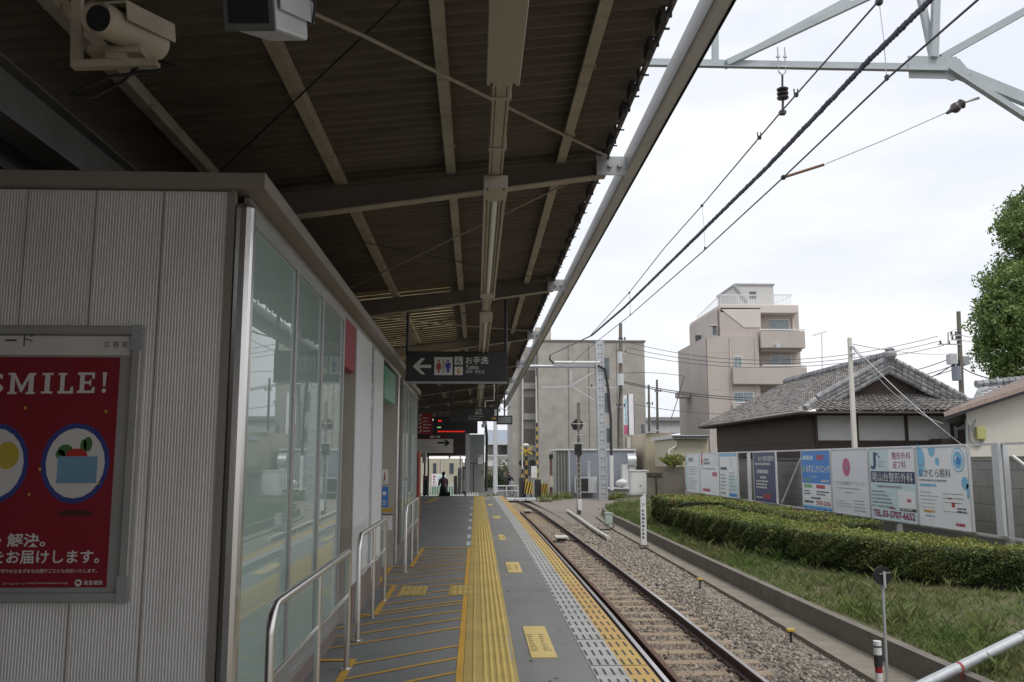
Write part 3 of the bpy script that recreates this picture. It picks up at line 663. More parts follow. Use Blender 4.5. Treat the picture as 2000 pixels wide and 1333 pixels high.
# second glass room
g2=thing('glass_room','second smaller glazed waiting room past the door recess','waiting room',(-2.4,15.3,0))
b=B(); b.box(-4.6,-1.10,13.9,17.4,2.80,2.88); part(b,'roof_fascia',m_fasc,g2,bevel=.005)
ps=[13.9,14.6,15.3,16.1,16.75,17.3]
for i in range(5):
    b=B(); b.box(XW-.012,XW-.004,ps[i]+.04,ps[i+1],.3,2.74); part(b,'glass_panel',m_glass,g2)
for p in ps: b=B(); b.box(XW-.03,XW+.012,p,p+.045,.0,2.80); part(b,'mullion',m_frame,g2)
b=B(); b.box(XW-.03,XW+.006,13.95,17.3,2.74,2.8); b.box(XW-.03,XW+.006,13.95,17.3,.24,.3); parts(b,'rail_frame',m_frame,g2)
b=B(); b.box(XW-.04,XW+.004,13.32,17.3,-.02,.24); parts(b,'plinth',m_plinth,g2)
b=B(); b.box(-4.5,XW-.02,17.345,17.38,0,2.8); b.box(-4.5,XW-.02,13.3,13.34,0,2.8); parts(b,'end_wall',m_lgrey,g2)
b=B(); b.box(-1.42,-1.165,18.3,18.75,0,1.70); o=solo(b,'vending_machine',M('orange_red_cabinet',(.33,.055,.03),.4,var=.05),'tall narrow orange red vending machine just past the second glass room','vending machine',bevel=.01)
b=B(); b.box(-1.39,-1.2,18.29,18.298,1.05,1.6); part(b,'display',m_glassd,o)
b=B(); b.box(-1.39,-1.2,18.288,18.298,.25,.5); part(b,'hatch',m_black,o)
b=B(); b.box(-2.1,-1.45,19.2,19.9,0,2.3); b.box(-2.1,-1.35,19.1,20.,2.31,2.5); solo(b,'kiosk',m_cream,'beige kiosk with dark top edge beside the vending machine','kiosk',bevel=.01)
# handrails
def handrail(ya,yb,x,label,h=.84,mid=True):
    t=thing('handrail',label,'handrail',(x,(ya+yb)/2,0),'stainless handrails outside the waiting rooms')
    b=B(); r=.12; pts=[(x,ya,.3)]+[(x,ya+r*(1-math.cos(a)),h-r+r*math.sin(a)) for a in [i*math.pi/10 for i in range(6)]]+[(x,yb-r*.3,h),(x,yb-.012,h-.012),(x,yb,h-.05),(x,yb,0)]
    pts=[(x,ya,0)]+pts[1:]
    b.tube(pts,.0215,12); part(b,'rail',m_steel,t,smooth=True)
    b=B(); b.cyl((x,ya+.02,h*.62),(x,yb-.02,h*.62),.013,seg=8); part(b,'middle_bar',m_steel,t,smooth=True)
    if mid:
        b=B(); b.cyl((x,(ya+yb)/2,0),(x,(ya+yb)/2,h-.01),.0185,seg=10); part(b,'post',m_steel,t,smooth=True)
    b=B()
    for y in (ya,yb): b.lathe([(.045,.0),(.045,.008),(.025,.01)],(x,y,.002),12)
    parts(b,'base_flange',m_steel,t,smooth=True)
handrail(4.15,6.62,-.93,'nearest stainless handrail in front of the large glass panels')
handrail(7.62,9.75,-.985,'second stainless handrail in front of the white wall panels',.87)
handrail(12.2,14.6,-.95,'third and farthest stainless handrail before the second glass room',.89)
# ================================================================ poster on the front wall
m_postr=M('crimson_poster_paper',(.215,.006,.016),.5,var=.04,vs=2)
m_pw=M('poster_white_ink',(.62,.60,.57),.5,var=.04)
fr=thing('poster_frame','aluminium framed crimson poster reading SMILE on the ribbed wall','poster frame',(-2.25,4.30,.85))
yp=4.29; xR=-1.634; xL=-2.80; z0,z1=.842,2.155
def pt0(b,s,px0,px1,py0,py1):
    a=PY(px0,py1,4.294); c=PY(px1,py0,4.294); b.text(s,(a.x,yp+.0035,a.z),X1,Z3,c.x-a.x,c.z-a.z)
m_alu=M('dull_aluminium',(.42,.41,.39),.45,.5,var=.06)
b=B(); b.box(xL,xR,yp+.01,yp+.034,z0,z1); part(b,'backing',m_alu,fr)
b=B(); b.box(xL,xR,yp-.012,yp+.01,z1-.045,z1); b.box(xL,xR,yp-.012,yp+.01,z0,z0+.045); b.box(xR-.045,xR,yp-.012,yp+.01,z0+.047,z1-.047); b.box(xL,xL+.045,yp-.012,yp+.01,z0+.047,z1-.047); part(b,'frame',m_alu,fr,bevel=.006)
b=B()
for za,zb in ((z0-.004,z0+.12),(z1-.12,z1+.004)): b.box(xR-.048,xR+.003,yp-.015,yp-.012,za,zb)
parts(b,'corner_cap',m_grey,fr)
b=B(); b.box(xL+.05,xR-.052,yp+.004,yp+.0095,z1-.145,z1-.052); hp=part(b,'header_strip',m_offw,fr)
b=B(); pt0(b,'ー',10,33,663,667); pt0(b,'ド',45,67,653,676); pt0(b,'広 報 室',203,250,667,679); part(b,'lettering',m_print,hp)
ax0,ax1=-2.72,-1.737; az0,az1=.91,2.0
b=B(); b.box(ax0,ax1,yp+.005,yp+.0095,az0,az1); po=part(b,'poster',m_postr,fr)
def pp(px,py): v=PY(px,py,4.294); return v
def pt(b,s,px0,px1,py0,py1,bold=0.,y=yp+.0035):
    a=pp(px0,py1); c=pp(px1,py0); b.text(s,(a.x,y,a.z),X1,Z3,c.x-a.x,c.z-a.z,bold)
b=B()
# slab serif capitals built as outlines
def slab(ch,px0,px1,py0,py1):
    a=pp(px0,py1); c=pp(px1,py0); W=c.x-a.x; H=c.z-a.z; o=(a.x,yp+.0035,a.z)
    P=lambda pts: b.flat([(p*W,q*H) for p,q in pts],o,X1,Z3)
    r_=lambda x0,x1,y0,y1: P([(x0,y0),(x1,y0),(x1,y1),(x0,y1)])
    if ch=='I': r_(.28,.72,.1,.9); r_(0,1,0,.1); r_(0,1,.9,1)
    if ch=='L': r_(.14,.42,.12,.9); r_(0,.56,.9,1); P([(0,0),(1,0),(1,.34),(.86,.34),(.78,.12),(0,.12)])
    if ch=='E': r_(.14,.40,.12,.88); P([(0,0),(1,0),(1,.3),(.87,.3),(.8,.12),(0,.12)]); P([(0,.88),(.8,.88),(.85,.7),(.97,.7),(.97,1),(0,1)]); r_(.40,.68,.45,.56); r_(.68,.78,.36,.66)
    if ch=='M':
        r_(.09,.25,.1,.9); r_(.75,.93,.1,.9); r_(0,.34,0,.1); r_(.66,1,0,.1); r_(0,.25,.9,1); r_(.75,1,.9,1); P([(.25,1),(.25,.72),(.47,.08),(.53,.08),(.75,.72),(.75,1),(.5,.38)])
    if ch=='!': P([(.15,.98),(.85,.98),(.68,.32),(.32,.32)]); b.disc((o[0]+W*.5,o[1],o[2]+H*.11),X1,Z3,W*.36,H*.11)
pt(b,'S',-38,9,729,769,.02)
slab('M',14,71,729,770); slab('I',80,105,729,769); slab('L',112,145,729,769); slab('E',150,187,728,768); slab('!',197,211,727,768)
pt(b,'解決。',13,90,1042,1069,.02); pt(b,'・',-3,3,1052,1059,.02)
pt(b,'をお届けします。',-18,195,1075,1102,.018); pt(b,'住宅でのさまざまなお困りごとにも対応いたします。',-8,190,1111,1120,.01)
pt(b,'ホームページ',5,50,1138,1143); pt(b,'http://www.tokyu.co.jp',53,132,1137,1142); pt(b,'東急電鉄',163,201,1134,1143,.01)
q=pp(153,1139); b.disc((q.x,yp+.0035,q.z),X1,Z3,.0165)
part(b,'lettering',m_pw,po)
b=B(); b.disc((q.x,yp+.0028,q.z+.002),X1,Z3,.010,.006); 
for p in ((-.008,0),(.008,0)): pass
part(b,'emblem',m_postr,po).location.y-=.0015
# plain box of vegetables and a bulb (figures on the print are left out)
def poly(name,mat,items,dy):
    bb=B()
    for it in items:
        v=pp(it[0],it[1]); o=(v.x,yp+.0045-dy,v.z)
        if len(it)==4: bb.disc(o,X1,Z3,it[2]*4.294/1700,it[3]*4.294/1700)
        else: bb.rect(o,X1,Z3,it[2]*4.294/1700,it[3]*4.294/1700)
    part(bb,name,mat,po)
poly('badge_ring',M('ink_blue',(.035,.05,.22),.5),[(147,905,64,76),(-12,905,64,76)],.0002)
poly('badge_disc',m_pw,[(147,905,55,66),(-12,905,55,66)],.0006)
poly('vegetable_green',M('ink_green',(.06,.16,.04),.5),[(128,880,14,11),(118,888,9,9),(172,868,8,14),(163,874,6,16)],.0012)
poly('vegetable_red',M('ink_bright_red',(.40,.03,.02),.5),[(150,889,20,12)],.0016)
poly('box_print',M('ink_pale_blue',(.16,.30,.42),.5),[(110,944,74,50,0)],.002)
poly('bulb_print',M('ink_yellow',(.50,.38,.05),.5),[(14,890,22,26),(50,797,2.4,3),(207,804,2.4,3),(78,917,2.4,3),(57,966,2.2,3),(192,944,2.2,3)],.0012)
poly('shadow_print',M('ink_dark_red',(.07,.012,.012),.5),[(14,925,9,8),(147,1003,34,6)],.0001)
# ================================================================ CCTV cameras hung from the canopy
m_cctv=M('cream_camera_paint',(.40,.35,.27),.5,var=.08,dirt=.2,dcol=(.25,.2,.14)); m_cctv2=M('pale_grey_camera_paint',(.56,.58,.60),.4,var=.05)
t=thing('security_camera','cream round-fronted security camera on an L bracket at the top left','security camera',(-1.0,2.25,2.6))
f=PY(192,36,2.16); rr=PY(300,86,2.42); d=(rr-f).normalized()
b=B(); b.tube([f,f+d*.035,f+d*.05,rr],[.042,.046,.043,.05],20); part(b,'housing',m_cctv,t,smooth=True)
b=B(); b.tube([f-d*.012,f+d*.002],[.0415,.0415],20,caps=False); part(b,'front_ring',m_cctv,t,smooth=True)
m_lens=M('dark_lens',(.02,.024,.022),.5,var=.2,spec=.15)
b=B(); b.cyl(f-d*.002,f+d*.004,.033,seg=20); part(b,'lens_window',m_lens,t)
up=Vector((-d.z*d.x,-d.z*d.y,1)).normalized(); sd=d.cross(up).normalized()
b=B(); b.bar(f+d*.045+up*.052,rr+d*.02+up*.056,.108,.006,up); 
for s_ in (-1,1): b.bar(f+d*.045+up*.03+sd*s_*.054,rr+d*.02+up*.03+sd*s_*.056,.004,.05,up)
part(b,'sun_shield',m_cctv,t)
b=B(); q=PY(152,-40,2.3); q2=PY(150,128,2.3); b.bar(q,q2,.03,.02,Y1); b.bar(q2+Vector((-.012,0,0)),PY(310,124,2.3),.03,.022,Z3); part(b,'bracket',m_cctv,t,bevel=.003)
b=B(); b.bar(PY(178,103,2.3),PY(282,104,2.3),.05,.016,Z3); b.bar(PY(212,112,2.3),PY(250,114,2.3),.04,.022,Z3); b.cyl(PY(236,86,2.3),PY(236,100,2.3),.012,seg=8); part(b,'mounting_plate',m_cctv,t)
b=B(); b.tube([PY(310,120,2.3),PY(345,130,2.3),PY(300,140,2.3),PY(215,150,2.3),PY(165,170,2.3),PY(140,185,2.32),PY(180,190,2.34),PY(240,160,2.34),PY(270,130,2.3)],.005,6); part(b,'cable',m_black,t,smooth=True)
b=B(); b.bar(q,q+Vector((0,0,1.05)),.03,.02,Y1); part(b,'drop_arm',m_cctv,t)
t=thing('security_camera','pale grey box security camera with square dark window at the top','security camera',(-.6,2.2,2.62))
f=PY(487,15,2.05); rr=PY(560,45,2.38); d=(rr-f).normalized(); up=Vector((-d.z*d.x,-d.z*d.y,1)).normalized(); sd=d.cross(up).normalized()
if sd.x<0: sd=-sd
def obx(b,p,q,w,h): b.bar(p,q,w,h,up)
b=B(); obx(b,f,rr,.12,.10); part(b,'housing',m_cctv2,t,bevel=.01)
b=B(); obx(b,f-d*.01,f+d*.002,.128,.112); part(b,'front_frame',M('dark_grey_bezel',(.10,.105,.105),.5),t,bevel=.003)
b=B(); obx(b,f-d*.013,f-d*.0105,.10,.075); parts(b,'window',m_lens,t)
b=B(); obx(b,f+up*.058,rr+d*.03+up*.058,.142,.006); 
for s_ in (-1,1): obx(b,f+d*.03+up*.03+sd*s_*.0705,rr+d*.03+up*.03+sd*s_*.0705,.004,.06)
part(b,'sun_shield',m_cctv2,t)
b=B(); b.tube([rr+sd*.03,rr+sd*.075+up*.0,rr+sd*.085+up*.05,rr+sd*.06+up*.11,rr+sd*.02+up*.14],.005,6); part(b,'cable',m_black,t,smooth=True)
b=B(); m_=f+(rr-f)*.6; b.bar(m_+up*.06,m_+Vector((0,0,1.1)),.03,.03,Y1); part(b,'drop_arm',m_cctv2,t)
# ================================================================ hanging signs
m_sgn=M('charcoal_sign_face',(.028,.029,.032),.4,var=.1)
m_sw=M('sign_white',(.62,.62,.60),.5,var=.02)
Yq=12.0; a=PY(792,745,Yq); c=PY(991,687,Yq)
t=thing('toilet_sign','charcoal hanging sign with left arrow, toilet pictograms and white lettering','sign',((a.x+c.x)/2,Yq,a.z))
b=B(); b.box(a.x,c.x,Yq,Yq+.14,a.z,c.z); pn=part(b,'panel',m_sgn,t,bevel=.006)
b=B(); b.box(a.x-.003,c.x+.003,Yq-.006,Yq+.146,a.z-.02,a.z-.001); part(b,'bottom_trim',m_grey,pn)
b=B()
for px in (795.5,988): 
    q=PY(px,687,Yq+.07); b.cyl((q.x,Yq+.07,c.z),(q.x,Yq+.07,zr(q.x)+.05),.022,seg=8)
parts(b,'hanger',m_dark,t)
def sp(px,py): return PY(px,py,Yq-.003)
def rct(b,x0,y0,x1,y1,dy=0):
    p=sp(x0,y1); q=sp(x1,y0); b.rect((p.x,Yq-.003-dy,p.z),X1,Z3,q.x-p.x,q.z-p.z)
b=B()
arr=[(806,716),(823,700),(830.5,700),(818.5,713),(842,713),(842,719),(818.5,719),(830.5,731.5),(823,731.5)]
b.add([(sp(*q).x,Yq-.003,sp(*q).z) for q in arr][::-1],[tuple(range(9))])
part(b,'arrow',m_sw,pn)
b=B(); rct(b,848,698,884,733); rct(b,887.5,697,904,713); rct(b,887.5,716.5,904,733); parts(b,'pictogram_plate',m_sw,pn)
b=B()
def tx(b,s,x0,y0,x1,y1,bold=0):
    p=sp(x0,y1); q=sp(x1,y0); b.text(s,(p.x,Yq-.003,p.z),X1,Z3,q.x-p.x,q.z-p.z,bold)
tx(b,'お手洗',909,697,954,711.5,.015); tx(b,'Toilets',909.5,713.5,935,721.5,.01); tx(b,'厕所  화장실',909.5,723,946,730,.0); part(b,'lettering',m_sw,pn)
def fig(b,cx,w,dress):
    p=lambda x,y: (sp(x,y).x,Yq-.0055,sp(x,y).z)
    v=p(cx,705.5); b.disc(v,X1,Z3,.016)
    if dress: pts=[(cx-3,709),(cx+3,709),(cx+5.6,718),(cx+4,718.6),(cx+2.4,713),(cx+5,722),(cx+1.8,722),(cx+1.8,728.5),(cx-1.8,728.5),(cx-1.8,722),(cx-5,722),(cx-2.4,713),(cx-4,718.6),(cx-5.6,718)]
    else: pts=[(cx-5,709),(cx+5,709),(cx+5.2,718.5),(cx+3.4,718.5),(cx+3.2,712.5),(cx+2.9,728.5),(cx+.4,728.5),(cx,719),(cx-.4,728.5),(cx-2.9,728.5),(cx-3.2,712.5),(cx-3.4,718.5),(cx-5.2,718.5)]
    b.add([p(*q) for q in pts][::-1],[tuple(range(len(pts)))])
b=B(); fig(b,857,0,True); part(b,'pictogram',M('pictogram_red',(.42,.07,.06),.5,var=.02),pn)
b=B(); fig(b,875,0,False); part(b,'pictogram',M('pictogram_blue',(.05,.06,.35),.5,var=.02),pn)
b=B(); rct(b,865,702,866.6,729,.0025); 
p=lambda x,y: Vector((sp(x,y).x,Yq-.0055,sp(x,y).z))
b.disc(p(894.5,699.7),X1,Z3,.009); b.add([p(893.6,701.5),p(895.6,701.5),p(895.8,706.3),p(899,706.3),p(900.6,710.4),p(899.4,710.9),p(898,707.8),p(893.8,707.8)][::-1],[tuple(range(8))])
for k in range(14):
    a0,a1=math.pi*(.75+1.15*k/14),math.pi*(.75+1.15*(k+1)/14); cc=p(895.6,707.6); r0,r1=.026,.033
    b.quad(*[cc+Vector((r*math.cos(q),0,r*math.sin(q))) for r,q in ((r0,a0),(r0,a1),(r1,a1),(r1,a0))][::-1])
part(b,'pictogram',m_print,pn)
b=B(); b.disc(p(895.6,721),X1,Z3,.013); b.add([p(891.5,724),p(899.7,724),p(899,726.5),p(897.6,727),p(897.6,731),p(895.9,731),p(895.6,728.5),p(895.3,731),p(893.6,731),p(893.6,727),p(892.2,726.5)][::-1],[tuple(range(11))])
part(b,'pictogram',M('pictogram_orange',(.5,.26,.02),.5,var=.02),pn)
# platform number sign
Yq=24.; a=PY(880,823,Yq); c=PY(974,796,Yq)
t=thing('platform_sign','charcoal hanging platform sign with white numeral one and small destination lettering','sign',((a.x+c.x)/2,Yq,a.z))
b=B(); b.box(a.x,c.x,Yq,Yq+.14,a.z,c.z); pn=part(b,'panel',m_sgn,t,bevel=.006)
b=B(); tx(b,'1',965.5,800,970.5,813,.04); tx(b,'二子玉川',928,799.5,946,804.5,.02); tx(b,'溝の口',928,805.5,942,810,.02); tx(b,'for Futako-tamagawa',915,812,945,815); tx(b,'Mizonokuchi',915,816.5,938,819.5); part(b,'lettering',m_sw,pn)
b=B(); rct(b,960,816,969,819); part(b,'line_mark',m_orange,pn)
b=B()
for px in (884,970): q=PY(px,796,Yq+.07); b.cyl((q.x,Yq+.07,c.z),(q.x,Yq+.07,zr(q.x)+.03),.02,seg=8)
parts(b,'hanger',m_dark,t)
# departure board
Yq=29.; a=PY(846,847,Yq); c=PY(933,814,Yq)
t=thing('departure_board','black electronic departure board with a line of red lit characters','departure board',((a.x+c.x)/2,Yq,a.z))
b=B(); b.box(a.x,c.x,Yq,Yq+.2,a.z,c.z); pn=part(b,'case',m_sgn,t,bevel=.01)
b=B(); p0=PY(855,845,Yq); b.lines((p0.x,Yq-.004,p0.z),X1,Z3,1.2,.06,1,.6,seed=11); p0=PY(856,825,Yq); b.lines((p0.x,Yq-.004,p0.z),X1,Z3,.14,.07,1,.8,seed=12); part(b,'red_characters',EM('red_led',(1,.03,.02),.7),pn)
b=B(); p0=PY(854,836,Yq); b.rect((p0.x,Yq-.004,p0.z),X1,Z3,.12,.03); part(b,'green_characters',EM('green_led',(.4,.9,.3),.6),pn)
b=B()
for px in (852,928): q=PY(px,814,Yq+.1); b.cyl((q.x,Yq+.1,c.z),(q.x,Yq+.1,zr(q.x)+.03),.02,seg=8)
parts(b,'hanger',m_dark,t)
# red warning banner
Yq=27.; a=PY(818,848,Yq); c=PY(845,808,Yq)
t=thing('warning_sign','red hanging notice with white lettering and a striped left edge','sign',((a.x+c.x)/2,Yq,a.z))
b=B(); b.box(a.x,c.x,Yq,Yq+.03,a.z,c.z); pn=part(b,'panel',m_red,t)
b=B(); 
for k in range(5):
    z=a.z+.02+k*.125; b.add([(a.x+.005,Yq-.003,z),(a.x+.085,Yq-.003,z+.07),(a.x+.085,Yq-.003,z+.12),(a.x+.005,Yq-.003,z+.05)],[(0,1,2,3)])
b.lines((a.x+.13,Yq-.003,a.z+.05),X1,Z3,.26,.5,5,.35,seed=21); part(b,'stripes',m_sw,pn)
b=B(); 
for px in (821,842): q=PY(px,808,Yq); b.cyl((q.x,Yq+.015,c.z),(q.x,Yq+.015,zr(q.x)+.06),.008,seg=6)
parts(b,'hanger',m_dark,t)
# exit arrow sign and dark red sign above it
Yq=33.; a=PY(812,885,Yq); c=PY(885,858,Yq)
t=thing('arrow_sign','cream hanging sign with a black right arrow near the platform end','sign',((a.x+c.x)/2,Yq,a.z))
b=B(); b.box(a.x,c.x,Yq,Yq+.08,a.z,c.z); pn=part(b,'panel',m_offw,t,bevel=.004)
b=B(); arr=[(854,863.5),(871,863.5),(866.5,859.5),(872,859.5),(879,865.2),(872,871.5),(866.5,871.5),(871,867),(854,867)]
b.add([(PY(x,y,Yq).x,Yq-.004,PY(x,y,Yq).z) for x,y in arr][::-1],[tuple(range(9))]); part(b,'arrow',m_black,pn)
b=B(); b.lines((a.x+.1,Yq-.004,a.z+.08),X1,Z3,1.2,.2,2,.25,seed=31); part(b,'print',m_jamb,pn)
b=B()
for px in (815,880): q=PY(px,858,Yq+.04); b.cyl((q.x,Yq+.04,c.z),(q.x,Yq+.04,zr(q.x)+.03),.012,seg=6)
parts(b,'hanger',m_dark,t)
Yq=31.5; a=PY(829,858,Yq); c=PY(872,850,Yq)
b=B(); b.box(a.x,c.x,Yq,Yq+.05,a.z,c.z); o=solo(b,'hanging_sign',M('dark_maroon_sign',(.10,.015,.02),.5,var=.05),'narrow dark maroon sign with white lettering between departure board and arrow sign','sign')
b=B(); b.lines((a.x+.2,Yq-.003,a.z+.02),X1,Z3,.45,.11,1,.7,seed=33); part(b,'print',m_sw,o)
b=B(); 
for px in (833,868): q=PY(px,850,Yq); b.cyl((q.x,Yq+.025,c.z),(q.x,Yq+.025,zr(q.x)+.03),.01,seg=6)
parts(b,'hanger',m_dark,o)
# pipe with loudspeaker and monitor below the canopy
Yq=19.; t=thing('loudspeaker','round black loudspeaker on a bent pale pipe under the canopy','loudspeaker',(.2,Yq,2.5))
b=B(); b.tube([(PY(965,760,Yq).x,Yq,zr(.4)),PY(965,780,Yq),PY(964,783,Yq),PY(948,783,Yq),PY(947.5,786,Yq),PY(947.5,800,Yq)],.014,8); part(b,'pipe',m_lgrey,t,smooth=True)
q=PY(947.5,803.5,Yq); b=B(); b.tube([q+Vector((0,-.1,0)),q+Vector((0,.02,0)),q+Vector((0,.1,0))],[.075,.06,.04],18); part(b,'horn',m_black,t,smooth=True)
b=B(); b.tube([q+Vector((0,-.102,0)),q+Vector((0,-.095,0))],[.08,.08],18); part(b,'rim',m_dark,t)
Yq=22.; t=thing('platform_monitor','dark grey monitor box with a sun hood hung at the canopy edge','monitor',(1.0,Yq,2.3)); a=PY(970,829,Yq); c=PY(1001,812,Yq)
b=B(); b.box(a.x,c.x,Yq,Yq+.25,a.z,c.z); part(b,'case',m_sgn,t,bevel=.012)
b=B(); b.box(a.x+.03,c.x-.03,Yq-.004,Yq-.001,a.z+.03,c.z-.03); part(b,'screen',m_glassd,t)
b=B(); b.tube([((a.x+c.x)/2,Yq+.12,c.z),((a.x+c.x)/2,Yq+.12,zr(.9)-.02)],.018,8); b.tube([PY(976,795,Yq),PY(986,803,Yq),PY(998,794,Yq)],.01,6); parts(b,'hanger',m_dark,t)
# ================================================================ billboards and hedge
HX=Vector((0,-1,0))
m_bw=M('board_white',(.78,.79,.81),.4,var=.04,dirt=.15,dcol=(.5,.5,.5)); m_bl=M('board_pale_grey',(.68,.70,.74),.4,var=.04)
m_bcy=M('board_pale_cyan',(.55,.69,.71),.4,var=.04); m_nav=M('board_navy',(.035,.04,.13),.4,var=.05); m_bblue=M('board_bright_blue',(.04,.22,.62),.4,var=.05)
m_bred=M('board_red_ink',(.45,.05,.08),.4,var=.05); m_bcr=M('board_crimson_ink',(.30,.02,.10),.4); m_lb=M('board_light_blue',(.20,.48,.70),.4); m_bk=M('board_dark_ink',(.06,.065,.09),.5); m_gry=M('board_grey_ink',(.30,.31,.34),.5); m_bgr=M('board_green_ink',(.20,.42,.22),.5); m_pink=M('board_pink_ink',(.50,.12,.22),.5)
m_bframe=M('board_zinc_frame',(.58,.59,.60),.45,.4,var=.06)
BX=11.0; ZB0,ZB1=-.05,1.82
fr=thing('billboard_stand','galvanised post and rail frame that holds the row of clinic boards','frame',(BX+.15,28,-.62))
b=B(); b.box(BX+.06,BX+.12,13,46,ZB1+.01,ZB1+.06); b.box(BX+.06,BX+.12,13,46,ZB0-.07,ZB0-.02); part(b,'rail',m_bframe,fr)
for y in (14.5,18.15,23.0,28.6,35.6,40.5,44.0):
    b=B(); b.box(BX+.125,BX+.245,y-.06,y+.06,-.75,ZB1+.05); part(b,'post',m_bframe,fr)
for ya,za,yb,zb in ((29.3,1.78,31.6,0.),(17.7,1.6,14.6,.05)):
    b=B(); b.bar((BX+.09,ya,za),(BX+.09,yb,zb),.04,.04,X1); part(b,'brace',m_white,fr)
for y in (18.15,): 
    b=B(); b.box(BX-.02,BX+.05,y-.12,y+.12,ZB0,ZB1+.05); part(b,'wide_post',m_lgrey,fr)
def board(px0,px1,label,mat):
    y0=PX(px0,950,BX).y; y1=PX(px1,950,BX).y      # y0 is the far (left) edge
    t=thing('billboard',label,'billboard',(BX,(y0+y1)/2,ZB0),'clinic boards along the track')
    b=B(); b.box(BX,BX+.05,y1,y0,ZB0,ZB1); part(b,'panel',mat,t)
    b=B(); e=.045
    b.box(BX-.012,BX+.052,y1-e,y1,ZB0-.01,ZB1+.01); b.box(BX-.012,BX+.052,y0,y0+e,ZB0-.01,ZB1+.01); b.box(BX-.012,BX+.052,y1,y0,ZB1,ZB1+.03); b.box(BX-.012,BX+.052,y1,y0,ZB0-.03,ZB0); part(b,'edge_trim',m_bframe,t)
    W=y0-y1; H=ZB1-ZB0
    P=lambda u,v,k=1: Vector((BX-.003*k,y0-u*W,ZB0+v*H))
    return t,W,H,P
class Ink:
    def __init__(s,t,W,H,P): s.t,s.W,s.H,s.P=t,W,H,P; s.b={}
    def g(s,mat,k): return s.b.setdefault((mat.name,k),(B(),mat))[0]
    def rect(s,mat,u0,v0,u1,v1,k=1): s.g(mat,k).rect(s.P(u0,v0,k),HX,Z3,(u1-u0)*s.W,(v1-v0)*s.H)
    def text(s,mat,t,u0,v0,u1,v1,bold=.0,k=2): s.g(mat,k).text(t,s.P(u0,v0,k),HX,Z3,(u1-u0)*s.W,(v1-v0)*s.H,bold)
    def lines(s,mat,u0,v0,u1,v1,rows,fill=.5,seed=0,k=2): s.g(mat,k).lines(s.P(u0,v0,k),HX,Z3,(u1-u0)*s.W,(v1-v0)*s.H,rows,fill,seed)
    def disc(s,mat,u,v,r,k=1,ry=None): s.g(mat,k).disc(s.P(u,v,k),HX,Z3,r,ry)
    def done(s):
        for (n,k),(b,mat) in s.b.items(): part(b,'lettering' if k>1 else 'print',mat,s.t)
# 1 far left board
a=board(1341,1368,'leftmost far clinic board, white with teal edges and small blue heading',m_bw); i=Ink(*a)
i.rect(m_bcy,0,0,.12,1); i.rect(m_bcy,.9,0,1,1); i.lines(m_gry,.2,.78,.8,.92,1,.8,1); i.lines(m_gry,.2,.45,.85,.7,4,.3,2); i.lines(m_gry,.2,.06,.85,.4,6,.3,3); i.done()
a=board(1369,1405,'white clinic board with a red arrow mark and red phone line, second from far left',m_bw); i=Ink(*a)
i.g(m_bred,1).flat([(0,-.3),(.2,.1),(.1,.1),(.1,.5),(-.1,.5),(-.1,.1),(-.2,.1)],i.P(.1,.8),HX,Z3); i.lines(m_gry,.2,.72,.65,.9,2,.7,4); i.rect(m_pink,.65,.45,.9,.55); i.lines(m_bred,.1,.04,.6,.14,1,.7,5); i.lines(m_gry,.1,.6,.9,.68,1,.4,6); i.rect(m_bl,.62,.7,1,1); i.done()
a=board(1407,1441,'white and pale cyan clinic board with blue top band, third from far left',m_bw); i=Ink(*a)
i.rect(m_lb,0,.93,1,1); i.rect(m_bcy,.5,0,1,.5); i.rect(m_nav,.05,.62,.42,.68,2); i.lines(m_bgr,.05,.04,.45,.1,1,.7,7); i.rect(m_bblue,.52,.02,.95,.09,2); i.lines(m_gry,.05,.15,.45,.55,5,.35,8); i.lines(m_gry,.55,.15,.95,.6,6,.3,9); i.disc(m_gry,.65,.8,.16); i.disc(m_bw,.65,.8,.13,2); i.done()
a=board(1474,1516,'narrow navy clinic board with white lettering and red phone number, standing alone',m_nav); i=Ink(*a)
i.text(m_sw,'おか歯科医院',.22,.82,.94,.93,.01); i.lines(m_sw,.08,.73,.95,.79,1,.8,10); i.lines(m_sw,.15,.56,.85,.64,1,.9,11); i.lines(m_sw,.3,.46,.65,.52,1,.8,12); i.lines(m_sw,.1,.26,.92,.45,3,.55,13); i.text(m_bred,'5706-4184',.42,.04,.96,.15,.03) if False else i.lines(m_bred,.42,.04,.96,.16,1,.9,14); i.lines(m_sw,.08,.06,.38,.1,1,.8,15); i.done()
a=board(1568,1623,'bright blue and white clinic board, left of the board with the pink dot',m_bw); i=Ink(*a)
i.rect(m_bblue,0,.44,1,1); i.text(m_sw,'みずよしクリニック',.16,.62,.97,.76,.03); i.text(m_bred,'内科・皮フ科',.55,.83,.93,.92,.02) if False else i.lines(m_bred,.55,.83,.93,.92,1,.9,16); i.lines(m_bcy,.05,.83,.52,.92,1,.8,17); i.disc(m_bgr,.08,.69,.11,2); i.lines(m_sw,.35,.54,.65,.57,1,.7,18); i.lines(m_bgr,.05,.47,.4,.52,1,.8,19); i.lines(m_sw,.68,.46,.96,.51,1,.8,20)
i.rect(m_bgr,.05,.36,.35,.42); i.rect(m_bred,.5,.36,.8,.42); i.lines(m_bk,.05,.24,.4,.33,2,.45,21); i.lines(m_bk,.5,.24,.95,.33,2,.45,22); i.lines(m_bk,.3,.17,.65,.21,1,.7,23); i.text(m_bred,'5707-2226',.48,.08,.97,.15,.02); i.lines(m_bk,.05,.09,.42,.14,1,.8,24); i.rect(m_lb,0,.03,1,.06); i.rect(m_bblue,0,.0,1,.028); i.done()
a=board(1626,1697,'pale grey clinic board with a single pink dot',m_bl); i=Ink(*a)
